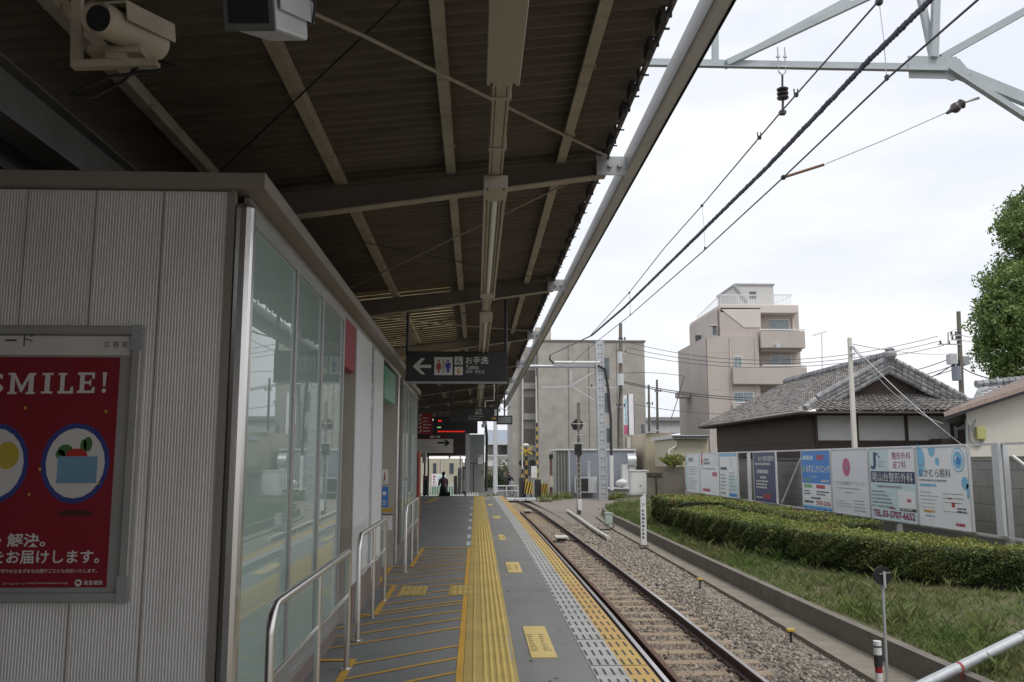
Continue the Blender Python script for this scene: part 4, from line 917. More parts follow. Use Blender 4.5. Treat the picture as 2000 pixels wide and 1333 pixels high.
i.disc(m_pink,.43,.73,.27); i.lines(m_gry,.42,.68,.52,.74,1,.8,25,3); i.text(m_gry,'くろき皮膚科クリニック',.08,.45,.9,.51); i.lines(m_gry,.12,.38,.85,.43,1,.3,26); i.lines(m_gry,.35,.32,.65,.35,1,.4,27); i.lines(m_gry,.1,.1,.55,.22,3,.25,28); i.lines(m_gry,.6,.05,.92,.25,4,.3,29); i.done()
a=board(1701,1789,'pale cyan orthopaedic board with navy name band and crimson telephone number',m_bcy); i=Ink(*a)
i.rect(m_bw,.45,.68,1,1); i.rect(m_nav,.02,.52,.99,.68); i.text(m_sw,'尾山台整形外科',.05,.535,.95,.665,.008,3); i.text(m_bcr,'整形外科',.53,.85,.93,.95,.006); i.text(m_bcr,'皮フ科',.54,.72,.82,.83,.008); i.text(m_bcr,'TEL.03-5707-6652',.03,.03,.95,.13,.03)
i.g(m_nav,2).add([i.P(*q,2) for q in ((.16,.96),(.1,.95),(.09,.75),(.03,.76),(.03,.72),(.11,.70),(.15,.75))],[(0,1,2,3,4,5,6)][:1]); i.rect(m_nav,.17,.91,.21,.94,2); i.rect(m_nav,.22,.87,.25,.90,2)
i.lines(m_gry,.15,.44,.85,.49,1,.6,30); i.lines(m_gry,.02,.16,.6,.42,5,.45,31); i.rect(m_bw,.62,.17,.97,.42); i.lines(m_bred,.8,.26,.95,.31,1,.9,32); i.rect(m_print,.64,.145,.98,.185,2); i.lines(m_sw,.66,.15,.96,.18,1,.8,33,3); i.lines(m_bred,.4,.15,.6,.18,1,.7,34); i.lines(m_gry,.2,.74,.4,.84,3,.3,35); i.done()
a=board(1793,1893,'rightmost large eye clinic board with pale blue dots and a round blue badge',m_bw); i=Ink(*a)
i.g(m_lb,1).flat([(.0,.40)]+[(.36*math.sin(q),.40*math.cos(q)) for q in [k*math.pi/12 for k in range(0,13)]],i.P(.02,.83),HX,Z3) ; i.g(m_lb,1).flat([(.17*math.cos(q),.22*math.sin(q)) for q in [math.pi+k*math.pi/10 for k in range(11)]],i.P(.33,.995),HX,Z3); i.disc(m_lb,.43,.82,.1); 
i.disc(m_lb,.83,.84,.28); i.disc(m_bw,.83,.84,.25,2); i.disc(m_lb,.83,.84,.2,3); i.disc(m_bw,.80,.86,.045,4); i.disc(m_bblue,.84,.83,.09,4)
i.disc(m_lb,.93,.56,.15); i.rect(m_lb,.95,.38,.99,.55); i.text(m_bk,'なかむら眼科',.04,.62,.68,.73,.0); i.lines(m_gry,.03,.76,.2,.79,1,.7,36); i.lines(m_gry,.03,.56,.68,.6,1,.6,37); i.lines(m_lb,.05,.49,.45,.54,1,.7,38)
i.lines(m_gry,.04,.22,.42,.46,5,.18,39); i.lines(m_orange,.1,.16,.4,.2,1,.8,40); i.lines(m_lb,.13,.11,.38,.14,1,.7,41); i.lines(m_bk,.52,.3,.95,.46,3,.15,42); i.rect(m_bred,.66,.26,.72,.32); i.lines(m_bred,.6,.35,.72,.38,1,.6,43); i.lines(m_bk,.76,.2,.98,.27,2,.5,44); i.lines(m_bred,.72,.03,.97,.08,1,.7,45); i.rect(m_bk,.5,.2,.95,.205); i.rect(m_gry,.5,.1,.502,.45); i.done()
# concrete block wall behind the boards
m_block=BRICK('grey_block_wall',(.30,.295,.275),(.25,.245,.23),(.17,.165,.15),.8,.4,.012,'YZ')
b=B(); b.box(11.9,12.06,12,48,-.7,1.52); o=solo(b,'block_wall',m_block,'grey concrete block wall behind the clinic boards','wall')
b=B(); y=12.0
b.box(11.86,12.1,12,48,1.523,1.6); part(b,'coping',m_conc,o)
b=B(); b.box(11.6,11.78,12.,17.,-.7,1.72); o=solo(b,'concrete_fence',m_conc,'low pale concrete fence panel with slatted top behind the wide billboard post','fence')
b=B(); y=12.1
while y<16.9: b.box(11.585,11.598,y,y+.05,1.25,1.66); y+=.1
parts(b,'slat',m_lgrey,o)
# hedges
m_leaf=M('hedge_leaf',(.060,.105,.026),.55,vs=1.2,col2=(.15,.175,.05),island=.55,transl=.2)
m_leaft=M('bright_leaf_lit_top',(.14,.20,.035),.55,vs=.8,col2=(.27,.27,.07),island=.4,transl=.25)  # lighter copy of the hedge leaf: light on the hedge top painted in
m_core=M('hedge_twigs',(.018,.026,.01),.9,vs=6,var=.4,bump=.5,bs=30)
def hedge(name,pts,wd,z0,z1,nl,label,seed=1,size=.024):
    # pts: front base line, depth wd to +X side
    rg=np.random.default_rng(seed); P=np.array(pts,dtype=float); seg=np.linalg.norm(np.diff(P,axis=0),axis=1); cum=np.concatenate([[0],np.cumsum(seg)]); L=cum[-1]
    def at(s): return np.stack([np.interp(s,cum,P[:,0]),np.interp(s,cum,P[:,1])],1)
    def nrm(s):
        d=at(np.minimum(s+.3,L))-at(np.maximum(s-.3,0)); d/=np.linalg.norm(d,axis=1)[:,None]; n=np.stack([d[:,1],-d[:,0]],1); n*=np.where(n[:,0:1]<0,-1,1); return n
    t=thing(name,label,'hedge',(float(P[len(P)//2,0]),float(P[len(P)//2,1]),z0))
    n=int(L/.35)+1; ss=np.linspace(.05,L-.05,n); A=at(ss); N=nrm(ss); b=B(); vs=[];fs=[]
    for k in range(n):
        j=.05*math.sin(k*1.3); a=A[k]; m=N[k]
        for (u,z) in ((.16,z0-.12),(.13+j*.3,z0+.45*(z1-z0)),(.14,z1-.10),(.35,z1-.045),(wd-.3,z1-.045),(wd-.1,z1-.1),(wd-.08,z0-.12)): vs.append((a[0]+m[0]*u,a[1]+m[1]*u,z))
    for k in range(n-1):
        for q in range(6): fs.append((k*7+q,k*7+q+1,(k+1)*7+q+1,(k+1)*7+q))
    fs.append(tuple(range(6,-1,-1))); fs.append(tuple((n-1)*7+q for q in range(7)))
    b.add(vs,fs); part(b,'branches',m_core,t)
    def wob(s,z): return .06*np.sin(s*2.1)+.05*np.sin(s*5.3+z*6)+.03*np.sin(s*11+z*13)
    def emit(kind,n):
        s=rg.random(n)*L; base=at(s); m=nrm(s); r=rg.random(n)
        if kind=='front': u=.06+wob(s,r)-.05*r+rg.normal(size=n)*.03+.03*(1-r)**3; z=z0+.02+(z1-z0)*r
        elif kind=='top': u=.0+(wd)*rg.random(n); z=z1+rg.normal(size=n)*.025+.035*np.sin(s*1.7+u*3)+.03*np.sin(s*4.1)-.12*np.clip(.15-u,0,.15)/.15
        else: u=wd*rg.random(n); s=np.where(rg.random(n)<.5,rg.random(n)*.12,L-rg.random(n)*.12); base=at(s); m=nrm(s); z=z0+(z1-z0)*r
        c=np.stack([base[:,0]+m[:,0]*u,base[:,1]+m[:,1]*u,z],1)
        return c
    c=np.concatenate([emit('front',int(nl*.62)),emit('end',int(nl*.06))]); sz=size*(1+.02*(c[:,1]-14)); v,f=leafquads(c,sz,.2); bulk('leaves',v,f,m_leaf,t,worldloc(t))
    c=emit('top',int(nl*.38)); sz=size*(1+.02*(c[:,1]-14)); v,f=leafquads(c,sz,.6); bulk('lit_top_leaves',v,f,m_leaft,t,worldloc(t))
    q=[]
    for k in range(int(L*1.6)):
        c0=emit('front' if k%3 else 'top',1)[0]; q.append(c0+rg.normal(size=(26,3))*np.array([.07,.07,.05]))
    c=np.concatenate(q)+np.array([-.03,-.02,.01]); v,f=leafquads(c,size*(1+.02*(c[:,1]-14))*.9,.3); dd_=bulk('dead_leaves',v,f,m_dead,t,worldloc(t)); dd_['label']='brown dead leaf patches'
    b=B()
    for k in range(int(L*9)):
        c0=emit('top',1)[0]; h_=.04+.10*rg.random(); b.tube([c0-np.array([0,0,.06]),c0+np.array([rg.normal()*.03,rg.normal()*.03,h_])],[.004,.002],4)
    part(b,'twigs',m_core,t)['kind']='stuff'
m_dead=M('dead_hedge_leaf',(.16,.10,.045),.8,var=.3,vs=5,island=.4)
hedge('hedge',[(11.6,12.2),(9.05,14.5),(8.05,16.0),(7.4,18.0),(6.85,20.9),(6.5,24.5),(6.4,28.6)],1.5,-.64,-.02,70000,'long clipped green hedge curving along the grass bank in front of the clinic boards',1)
hedge('hedge',[(6.75,29.2),(6.7,33.6)],1.7,-.68,.16,12000,'short clipped hedge block at the far left end of the long hedge',2,.03)
hedge('hedge',[(9.3,22.),(9.3,40.)],1.0,-.66,-.06,16000,'second low hedge close under the clinic boards',3,.03)
# ================================================================ small trackside things
m_wp=M('white_post_paint',(.66,.67,.67),.5,var=.05,dirt=.3,dcol=(.4,.4,.38))
a=PY(1250,1062,27.05); t=thing('marker_post','white pointed marker post with black vertical lettering beside the gutter','marker post',(5.15,27.05,-1.1))
b=B(); b.prism([(-.085,0),(.085,0),(.085,1.55),(0,1.47),(-.085,1.40)][0:5],(5.15,27.0,-1.04),X1,Z3,.09); part(b,'post',m_wp,t)
b=B(); b.text('ア',(5.10,26.996,.10),X1,Z3,.10,.10,.02); b.text('ー',(5.145,26.996,-.03),X1,Z3,.012,.07) if False else None; b.lines((5.105,26.996,-.88),X1,Z3,.09,.92,8,.62,50); part(b,'lettering',m_bk,t)
b=B(); b.box(5.02,5.28,26.95,27.16,-1.12,-1.04); part(b,'base',m_conc,t)
t=thing('speed_sign','round black backed track sign seen from behind on a thin grey pole','track sign',(4.9,10.6,-1.1))
q=PY(1724,1125,10.58); b=B(); b.tube([(4.9,10.6,-1.12),(q.x+.01,10.62,.10)],.018,8); part(b,'pole',m_galv,t,smooth=True)
b=B(); b.tube([(q.x,10.60,q.z),(q.x,10.585,q.z)],[.113,.113],28); part(b,'disc',m_black,t)
b=B(); b.bar((q.x+.09,10.575,q.z+.04),(q.x-.04,10.575,q.z+.02),.008,.008) ; b.box(q.x-.0,q.x+.028,10.56,10.583,q.z-.14,q.z+.05); parts(b,'clamp',m_galv,t)
t=thing('striped_post','short white post with dark and red bands beside the speed sign','post',(4.62,10.2,-1.1))
for z0,z1,mt in ((-1.1,-.9,m_white),(-.9,-.83,m_red),(-.83,-.70,m_dark),(-.70,-.62,m_wp),(-.62,-.60,m_dark),(-.60,-.55,m_wp)):
    b=B(); b.cyl((4.62,10.2,z0),(4.62,10.2,z1),.045 if z0>-.85 else .04,seg=12); part(b,'band',mt,t)
t=thing('steel_pipe','pale grey inclined steel pipe with red tape crossing the kerb wall at the lower right','pipe',(6,10,-.7))
p0=Vector((4.4,9.38,-.97)); p1=Vector((9.0,11.1,.22)); b=B(); b.tube([p0,p1],.058,14); part(b,'tube',m_galv,t,smooth=True)
b=B(); d=(p1-p0).normalized(); b.tube([p0+d*.965,p0+d*1.0],.0605,14); b.tube([p0+d*1.0+Vector((0,0,-.05)),p0+d*1.03+Vector((0,-.02,-.16))],[.02,.012],6); part(b,'red_tape',M('faded_red_tape',(.34,.07,.06),.6,var=.2),t)
b=B(); 
for s_ in (2.0,2.6): b.tube([p0+d*s_,p0+d*(s_+.02)],.064,14)
parts(b,'clamp',m_galv,t)
for k,(x,y,l) in enumerate(((4.66,13.14,'nearer yellow topped marker stake in the ballast edge'),(4.75,18.75,'farther yellow topped marker stake in the ballast edge'))):
    t=thing('marker_stake',l,'marker stake',(x,y,-1.16),'yellow marker stakes')
    b=B(); b.cyl((x,y,-1.2),(x,y,-.98),.02,seg=6); part(b,'stake',m_dark,t)
    b=B(); b.bx((x,y,-.975),.12,.09,.04); part(b,'cap',m_yel,t,bevel=.006)
for k,(x,y,l) in enumerate(((2.82,29.2,'nearer pale transponder box fixed between the rails'),(2.6,44.5,'farther pale transponder box fixed between the rails'))):
    t=thing('transponder',l,'transponder',(x,y,-1.1),'transponder boxes between the rails')
    b=B(); b.bx((x,y,-.98),.42,.62,.06); part(b,'cover',m_cream if k else m_offw,t,bevel=.01)
    b=B(); b.bx((x,y,-1.05),.30,.4,.09); part(b,'base',m_dark,t)
    b=B(); b.tube([(x+.15,y-.1,-1.08),(x+.5,y-.3,-1.1),(x+.9,y-.35,-1.12)],.02,6); part(b,'cable',m_black,t)
q=PY(1189,1033,34.2); t=thing('equipment_box','small pale green grey relay box on a short post beside the kerb','equipment box',(q.x,34.2,-1.1))
m_pgreen=M('pale_green_grey_paint',(.40,.45,.42),.45,var=.05)
b=B(); b.box(q.x-.14,q.x+.14,34.1,34.4,-.92,-.53); part(b,'case',m_pgreen,t,bevel=.012); b=B(); b.box(q.x-.16,q.x+.16,34.08,34.42,-.53,-.50); part(b,'lid',m_pgreen,t); b=B(); b.box(q.x-.05,q.x+.02,34.2,34.27,-1.14,-.92); parts(b,'leg',m_galv,t); b=B(); b.tube([(q.x+.1,34.1,-.9),(q.x+.2,34.05,-1.0),(q.x+.0,34.0,-1.12),(q.x-.4,34.,-1.13)],.02,6); part(b,'cable',m_black,t)
q=PY(1133,1000,43.6); t=thing('equipment_box','tall narrow cream relay box on a pole near the signal mast','equipment box',(q.x,43.8,-1.1))
z0=PY(1133,997,43.8).z; z1=PY(1133,976,43.8).z; b=B(); b.box(q.x-.08,q.x+.12,43.75,43.95,z0,z1); part(b,'case',m_wp,t,bevel=.01); b=B(); b.cyl((q.x,43.85,-1.15),(q.x,43.85,z0),.04,seg=8); parts(b,'leg',m_dark,t)
b=B(); pts=[PZ(1188,1052,-1.08),PZ(1160,1035,-1.08),PZ(1130,1013,-1.08),PZ(1108,998,-1.08)]; b.tube([p+Vector((0,0,.02)) for p in pts],.07,8); solo(b,'cable_duct',m_offw,'pale cable duct lying on the ballast from the relay box to the signal mast','cable duct',smooth=True)
# ================================================================ overhead line
TY=6.916
tr=thing('catenary_truss','pale blue grey steel truss gantry arm over the track with gusset plates and diagonals','gantry',(6.2,TY,-.8))
def tp(px,py): return PY(px,py,TY)
zc=tp(1500,127).z
b=B(); b.box(-.2,4.0,TY-.004,TY+.004,zc-.037,zc+.037); b.box(-.2,4.0,TY-.05,TY-.004,zc-.042,zc-.036); part(b,'lower_chord',m_truss,tr)
j=Vector((tp(1835,120).x,TY,zc))
b=B(); b.box(j.x-.28,j.x+.15,TY-.012,TY-.004,zc-.10,zc+.10); b.prism([(0,.1),(.12,.08),(.22,-.05),(.05,-.12),(0,-.1)],(j.x+.05,TY-.013,zc),X1,Z3,.012); part(b,'gusset_plate',m_truss,tr)
def mem(p,q,w=.055,off=0.,mat=m_truss,nm='diagonal'):
    b=B(); p=Vector((p.x,TY+off,p.z)); q=Vector((q.x,TY+off,q.z)); b.bar(p,q,.055,w,Z3) if abs((q-p).normalized().z)<.95 else b.bar(p,q,w,.05,Y1); part(b,nm,mat,tr)
mem(tp(1418,126),tp(1660,-3),.05,.03); mem(tp(1418,126),tp(1720,-15),.05,-.02)
mem(tp(1398,125),tp(1398,-60),.05,.02,nm='strut'); mem(tp(1828,120),tp(1795,-40),.05,.03,nm='strut'); mem(tp(1822,115),tp(1828,-70),.06,-.02,nm='strut')
mem(tp(1840,112),tp(2090,-28),.06,.02); mem(tp(1850,130),tp(2200,272),.10,.02); mem(tp(1850,135),tp(2150,330),.05,-.03)
b=B(); b.box(-.2,7.5,TY-.03,TY+.03,zc+1.05,zc+1.12); part(b,'upper_chord',m_truss,tr)
b=B(); b.cyl((6.4,TY,-.9),(6.4,TY,zc+1.6),.17,.13,14); part(b,'pole',m_conc,tr,smooth=True)
# insulator string on the chord
ix=tp(1522,127).x
t=thing('insulator','dark ribbed insulator hanging from two bolts on the truss chord','insulator',(ix,TY,4.38),'line insulators')
b=B()
for dx in (-.03,.03): b.cyl((ix+dx,TY-.06,zc+.13),(ix+dx,TY-.06,zc-.06),.006,seg=6); b.bx((ix+dx,TY-.06,zc+.045),.03,.02,.012)
b.bx((ix,TY-.06,zc-.045),.10,.03,.012); b.tube([(ix-.03,TY-.06,zc-.05),(ix-.03,TY-.06,zc-.09),(ix,TY-.06,zc-.12),(ix+.03,TY-.06,zc-.09),(ix+.03,TY-.06,zc-.05)],.006,6); parts(b,'hanger',m_galv,t)
b=B(); prof=[]
zt,zb=tp(1520,176).z,tp(1520,200).z
for k in range(3): z=zb+(zt-zb)*k/3; h=(zt-zb)/3; prof+=[(.018,z),(.046,z+h*.15),(.05,z+h*.5),(.03,z+h*.8)]
b.lathe(prof,(ix-.004,TY-.06,0),14); part(b,'discs',m_ins,t,smooth=True)
b=B(); b.cyl((ix,TY-.06,zc-.12),(ix-.004,TY-.06,zt),.009,seg=6); b.tube([(ix-.004,TY-.06,zb),(ix-.008,TY-.06,tp(1516,214).z),(ix-.014,TY-.06,tp(1513,228).z)],.010,6); b.bx((ix-.014,TY-.06,tp(1513,226).z),.05,.05,.03); parts(b,'clamp',m_rope,t)
def sag(p,q,s,n=24): 
    p=Vector(p);q=Vector(q); return [p+(q-p)*(k/n)-Vector((0,0,4*s*(k/n)*(1-k/n))) for k in range(n+1)]
WX=2.75
mz=PX(1515,231,ix-.014).z
def wire(name,pts,r,mat,label,cat='wire',group=None,seg=5): b=B(); b.tube(pts,r,seg); return solo(b,name,mat,label,cat,group,smooth=True)
# messenger wire through the insulator clamp, dips between supports
m0=Vector((ix-.014,TY,mz)); 
mp=[PX(x,y,2.62) for x,y in ((1478,266),(1371,402),(1300,482),(1229,572),(1152,657),(1090,712))]
wire('messenger_wire',[Vector((2.45,1.0,mz-.12)),Vector((2.5,4.,mz-.06)),m0]+mp[1:4]+[PX(1152,657,2.6)],.007,m_rope,'upper messenger wire of the overhead line above the contact wire')
cw=[PX(x,y,2.75) for x,y in ((1910,0),(1735,152),(1530,347),(1378,487),(1231,616),(1160,672),(1118,709))]
c0=cw[0]+(cw[0]-cw[1])*2; wire('contact_wire',[c0]+cw,.0075,m_rope,'lower contact wire of the overhead line above the track')
fp=[PX(x,y,2.7) for x,y in ((1815,2),(1700,115),(1500,325),(1370,453),(1220,600),(1155,656),(1074,694))]
f0=fp[0]+(fp[0]-fp[1])*2.0
b=B(); b.tube([f0]+fp,.017,8); fo=solo(b,'feeder_cable',M('blue_grey_wrapped_cable',(.10,.10,.15),.6,var=.3,vs=60),'thick dark blue grey wrapped feeder cable above the track','cable',smooth=True)
b=B(); L=[f0]+fp
for (p,q) in zip(L[:-1],L[1:]):
    n=min(160,int((q-p).length/.045))
    if q.y>26: continue
    for k in range(n):
        c=p+(q-p)*(k/n); d=(q-p).normalized(); rr_=random.uniform(-1,1); b.tube([c-d*.012+Vector((.003,0,.004))*rr_,c+d*random.uniform(.004,.02)+Vector((.003,0,-.003))*rr_],.019+.003*random.random(),6,caps=True)
o=part(b,'wrapping',M('cable_wrapping',(.11,.11,.16),.7,var=.3),fo); o['kind']='stuff'
# droppers with clamps
for k,(a,c,l) in enumerate((((1717,4),(1732,155),'dropper wire hanging by the top edge of the view'),((1371,402),(1377,487),'dropper wire in the middle of the sky'),((1229,572),(1231,616),'far dropper wire above the tan building'))):
    y=PX(*c,2.75).y; p=PX(*a,2.62); q=PX(*c,2.75); p=PY(*a,y); 
    t=thing('dropper',l,'dropper wire',(q.x,y,q.z),'droppers between messenger and contact wire')
    b=B(); b.tube([p,(p+q)/2+Vector((.006,0,0)),q],.003 if k<2 else .005,5); part(b,'wire',m_galv,t)
    b=B(); r=.02 if k else .028; b.ball(p,r,10,6); part(b,'pulley',m_rope,t); b=B(); b.bx(q+Vector((0,0,.01)),.018,.03,.035); part(b,'clip',m_rope,t)
for k,(x,y) in enumerate(((1550,181),(1478,266))):
    sa,sb=((Vector((2.5,4.,mz-.06)),m0),(m0,mp[1]))[k]; d_=ray(x,y); q=min((sa.lerp(sb,t_/200) for t_ in range(201)),key=lambda p_:(p_-O0).normalized().cross(d_.normalized()).length); b=B(); b.bx(q,.03,.03,.03); b.cyl(q+Vector((-.012,0,.01)),q+Vector((-.016,0,.05)),.006,seg=5); b.cyl(q+Vector((.012,0,.01)),q+Vector((.016,0,.05)),.006,seg=5); solo(b,'wire_clamp',m_rope,('near','far')[k]+' small forked clamp on the messenger wire '+('above','below')+' the insulator' if False else ('small forked clamp on the messenger wire right of the insulator','small forked clamp on the messenger wire below the insulator')[k],'wire clamp')
# pull-off arm
e=tp(1885,205); a0=PX(1530,347,2.75); a1=PY(1612,321,a0.y-.05)
t=thing('pull_off','bronze pull-off arm with stay wire and round insulator tying the contact wire to the truss','pull-off arm',(3.2,8,4.1))
b=B(); b.tube([a0,a0+(a1-a0)*.97],.013,8); part(b,'arm',M('bronze_arm',(.22,.13,.09),.5,.5),t,smooth=True); b=B(); b.ball(a0,.024,8,6); part(b,'clip',m_rope,t)
i1=tp(1872,207); i0=tp(1858,216); b=B(); b.tube([a1,(a1+i0)/2-Vector((0,0,.01)),i0],.004,5); part(b,'stay_wire',m_galv,t)
dd=(i1-i0).normalized(); b=B(); b.tube([i0-dd*.05,i0,i0+dd*.03,i0+dd*.06,i0+dd*.08,i0+dd*.11,i0+dd*.14],[.012,.02,.045,.045,.03,.045,.02],12); part(b,'ball_insulator',m_ins,t,smooth=True)
b=B(); b.tube([i0+dd*.14,tp(1912,192)],.012,6); part(b,'link',m_galv,t)
# ================================================================ far side: substation, gantry, buildings
def bxpx(b,px0,px1,py0,py1,Y,dep):      # box whose front face fills a rectangle at distance Y
    a=PY(px0,py1,Y); c=PY(px1,py0,Y); xa=(a.x+PY(px0,py0,Y).x)/2; xc=(c.x+PY(px1,py1,Y).x)/2; b.box(xa,xc,Y,Y+dep,a.z,c.z); return xa,xc,a.z,c.z
m_sub=M('blue_grey_steel_panel',(.26,.28,.32),.5,var=.05,dirt=.2,dcol=(.12,.12,.13)); m_subg=M('olive_grey_steel_panel',(.27,.28,.25),.5,var=.08,dirt=.3,dcol=(.15,.15,.12))
t=thing('substation','long blue grey metal substation hut with white roof trim behind the track','substation',(8,62,-1.0))
b=B(); b.box(6.5,11.12,61,66,-1.05,2.22); part(b,'wall',m_sub,t)
b=B(); b.box(5.62,6.498,61.02,66,-1.05,2.2); part(b,'wall',m_subg,t,'olive grey end section')
b=B()
for x in (5.65,5.86,6.07,6.28,6.45): b.box(x-.03,x+.03,60.97,61.02,-1.0,2.2)
parts(b,'panel_seam',m_dark,t)
b=B(); b.box(5.57,11.2,60.9,66.1,2.225,2.33); part(b,'roof_trim',m_white,t)
b=B(); b.box(6.44,6.56,60.95,61.0,-1.0,2.22); b.box(11.05,11.18,60.95,61.0,-1.0,2.22); parts(b,'corner_trim',m_lgrey,t)
def boxthing(name,label,cat,px0,px1,py0,py1,Y,dep,mat,group=None,bev=.015,parts=()):
    b=B(); r=bxpx(b,px0,px1,py0,py1,Y,dep); o=solo(b,name,mat,label,cat,group,bevel=bev)
    for (n,f,mt) in parts:
        bb=B(); f(bb,*r,Y); part(bb,n,mt,o)
    return o
def grille(bb,x0,x1,z0,z1,Y): bb.box(x0+.06*(x1-x0),x0+.6*(x1-x0),Y-.02,Y-.002,z0+.1*(z1-z0),z1-.1*(z1-z0))
def doorl(bb,x0,x1,z0,z1,Y):
    bb.box(x0+.5*(x1-x0),x0+.56*(x1-x0),Y-.04,Y-.002,z0+.35*(z1-z0),z0+.42*(z1-z0))
boxthing('air_conditioner','grey outdoor air conditioner unit in front of the substation','air conditioner',1123,1166,932,963,60.2,.5,m_lgrey,parts=(('fan_grille',grille,m_dark),))
boxthing('control_box','small white control box on the substation wall','control box',1168,1174,936,951,60.0,.2,m_white,parts=(('latch',doorl,m_dark),))
boxthing('control_cabinet','tall off white equipment cabinet at the right end of the substation','cabinet',1216,1240,908,958,59.5,.8,m_wp,parts=(('handle',doorl,m_dark),('seam',lambda bb,x0,x1,z0,z1,Y: bb.box((x0+x1)/2-.015,(x0+x1)/2+.015,Y-.01,Y-.001,z0,z1),m_dark)))
boxthing('control_cabinet','large white equipment cabinet with its door closed, on a plinth left of the hedge','cabinet',1233,1266,921,967,55.5,.9,m_wp,parts=(('roof_cap',lambda bb,x0,x1,z0,z1,Y: bb.box(x0-.05,x1+.05,Y-.06,Y+.96,z1,z1+.08),m_white),('handle',doorl,m_dark),('door',lambda bb,x0,x1,z0,z1,Y: bb.box(x0+.08,x1-.08,Y-.02,Y-.001,z0+.12,z1-.05),m_wp),('plinth',lambda bb,x0,x1,z0,z1,Y: bb.box(x0-.02,x1+.02,Y-.02,Y+.92,-1.1,z0-.002),m_conc)))
q0=PY(1227,908,59.4); q1=PY(1243,886,59.4); hh=q1.z-q0.z; b=B(); b.prism([(0,0),(.6,0),(.6,hh)]+[(.6-.6*math.sin(a),hh*.35+hh*.65*math.cos(a)) for a in [k*math.pi/16 for k in range(1,9)]],(q0.x,59.4,q0.z),Y1,Z3,-(q1.x-q0.x)); o=solo(b,'vent_hood',m_galv,'shiny curved metal vent hood above the off white cabinet','vent hood')
b=B(); b.box(q0.x-.02,q1.x+.02,59.38,60.0,q0.z-.05,q0.z-.005); part(b,'flange',m_grey,o)
b=B(); b.cyl(PY(1151,965,60.4),PY(1150,905,60.4),.09,seg=8); b.cyl(PY(1150,905,60.4),PY(1150,901,60.4),.15,seg=8); solo(b,'vent_pipe',m_lgrey,'pale vertical vent pipe before the blue grey substation wall','vent pipe',smooth=True)
b=B(); bxpx(b,1186,1234,956,972,58.6,1.5); o=solo(b,'retaining_wall',m_block,'low concrete block wall with white ledge at the foot of the substation','wall'); b=B(); bxpx(b,1184,1236,953.5,955.8,58.5,1.7); part(b,'ledge',m_wp,o)
b=B(); q=PY(1215,950,58.9); b.lathe([(.03,-.45),(.05,-.1),(.3,.0),(.42,.12),(.43,.28),(.25,.42),(.05,.48)],q,14); solo(b,'water_tank',m_wp,'small round white tank on the ledge below the silver hood','tank',smooth=True)
# second gantry
GY=58.
g=thing('lattice_gantry','grey lattice steel column with a horizontal arm over the track by the substation','gantry',(8.3,GY,-1.1))
b=B(); c0=PY(1178,974,GY); xt=PY(1170,668,GY); 
def colx(f): return c0.x+(xt.x-c0.x)*f, c0.z+(xt.z-c0.z)*f
x0,z0=colx(-.01); x1,z1=colx(1); 
for sx in (-.26,.26):
    for sy in (-.26,.26): b.bar((x0+sx,GY+sy,z0),(x1+sx*.9,GY+sy,z1),.07,.07,Y1)
part(b,'chords',m_galv,g)
b=B(); b.hexa([(x0-.24,GY-.24,z0),(x0+.24,GY-.24,z0),(x0+.24,GY+.24,z0),(x0-.24,GY+.24,z0),(x1-.22,GY-.24,z1),(x1+.22,GY-.24,z1),(x1+.22,GY+.24,z1),(x1-.22,GY+.24,z1)]); part(b,'mast_plates',m_galv,g)
b=B(); n=18
for k in range(n):
    xa,za=colx((k+.4)/n)
    for dx in (-.1,.06): b.box(xa+dx,xa+dx+.05,GY-.25,GY-.242,za,za+.14)
    b.box(xa-.24,xa+.24,GY-.246,GY-.241,za-.16,za-.145)
st_=part(b,'slots',m_dark,g); st_['kind']='stuff'
b=B(); b.box(x1-.22,x1+.22,GY-.2,GY+.2,PY(1171,700,GY).z,z1+.05); part(b,'upper_case',m_lgrey,g)
b=B(); zz=PY(1090,716,GY).z; xl=-.5; b.cyl((xl,GY,zz),(x1,GY,zz),.11,seg=10); part(b,'arm',m_galv,g,smooth=True)
b=B(); b.cyl((PY(1082,710,GY).x,GY-.2,zz+.26),(x1,GY-.2,zz+.26),.085,seg=10); part(b,'cable_pipe',m_white,g,smooth=True)
b=B()
for a,c in (((1168,722),(1118,752)),((1115,722),(1116,755)),((1058,757),(1114,755)),((1118,756),(1174,790))): b.bar(PY(*a,GY),PY(*c,GY),.09,.09,Y1)
parts(b,'stay',m_galv,g)
b=B(); 
for (px0,px1,py0,py1) in ((1181,1190,699,741),(1181,1192,768,806),(1185,1193,837,865)): bxpx(b,px0,px1,py0,py1,GY-.3,.4)
parts(b,'switch_box',M('grey_green_box',(.12,.15,.16),.5),g)
b=B(); b.tube([PY(1168,714,GY-.4),PY(1182,722,GY-.4),PY(1188,760,GY-.4),PY(1193,820,GY-.4),PY(1194,890,GY-.4)],.09,7); part(b,'cable',m_dark,g,smooth=True)
b=B(); b.cyl(PY(1195,958,GY-.4),PY(1194,890,GY-.4),.13,seg=8); parts(b,'conduit',m_wp,g,smooth=True)
b=B(); b.tube([PY(1075,695,GY-.5),PY(1073,702,GY-.5),PY(1082,711,GY-.5)],.06,6); part(b,'feeder_tail',m_black,g,smooth=True)
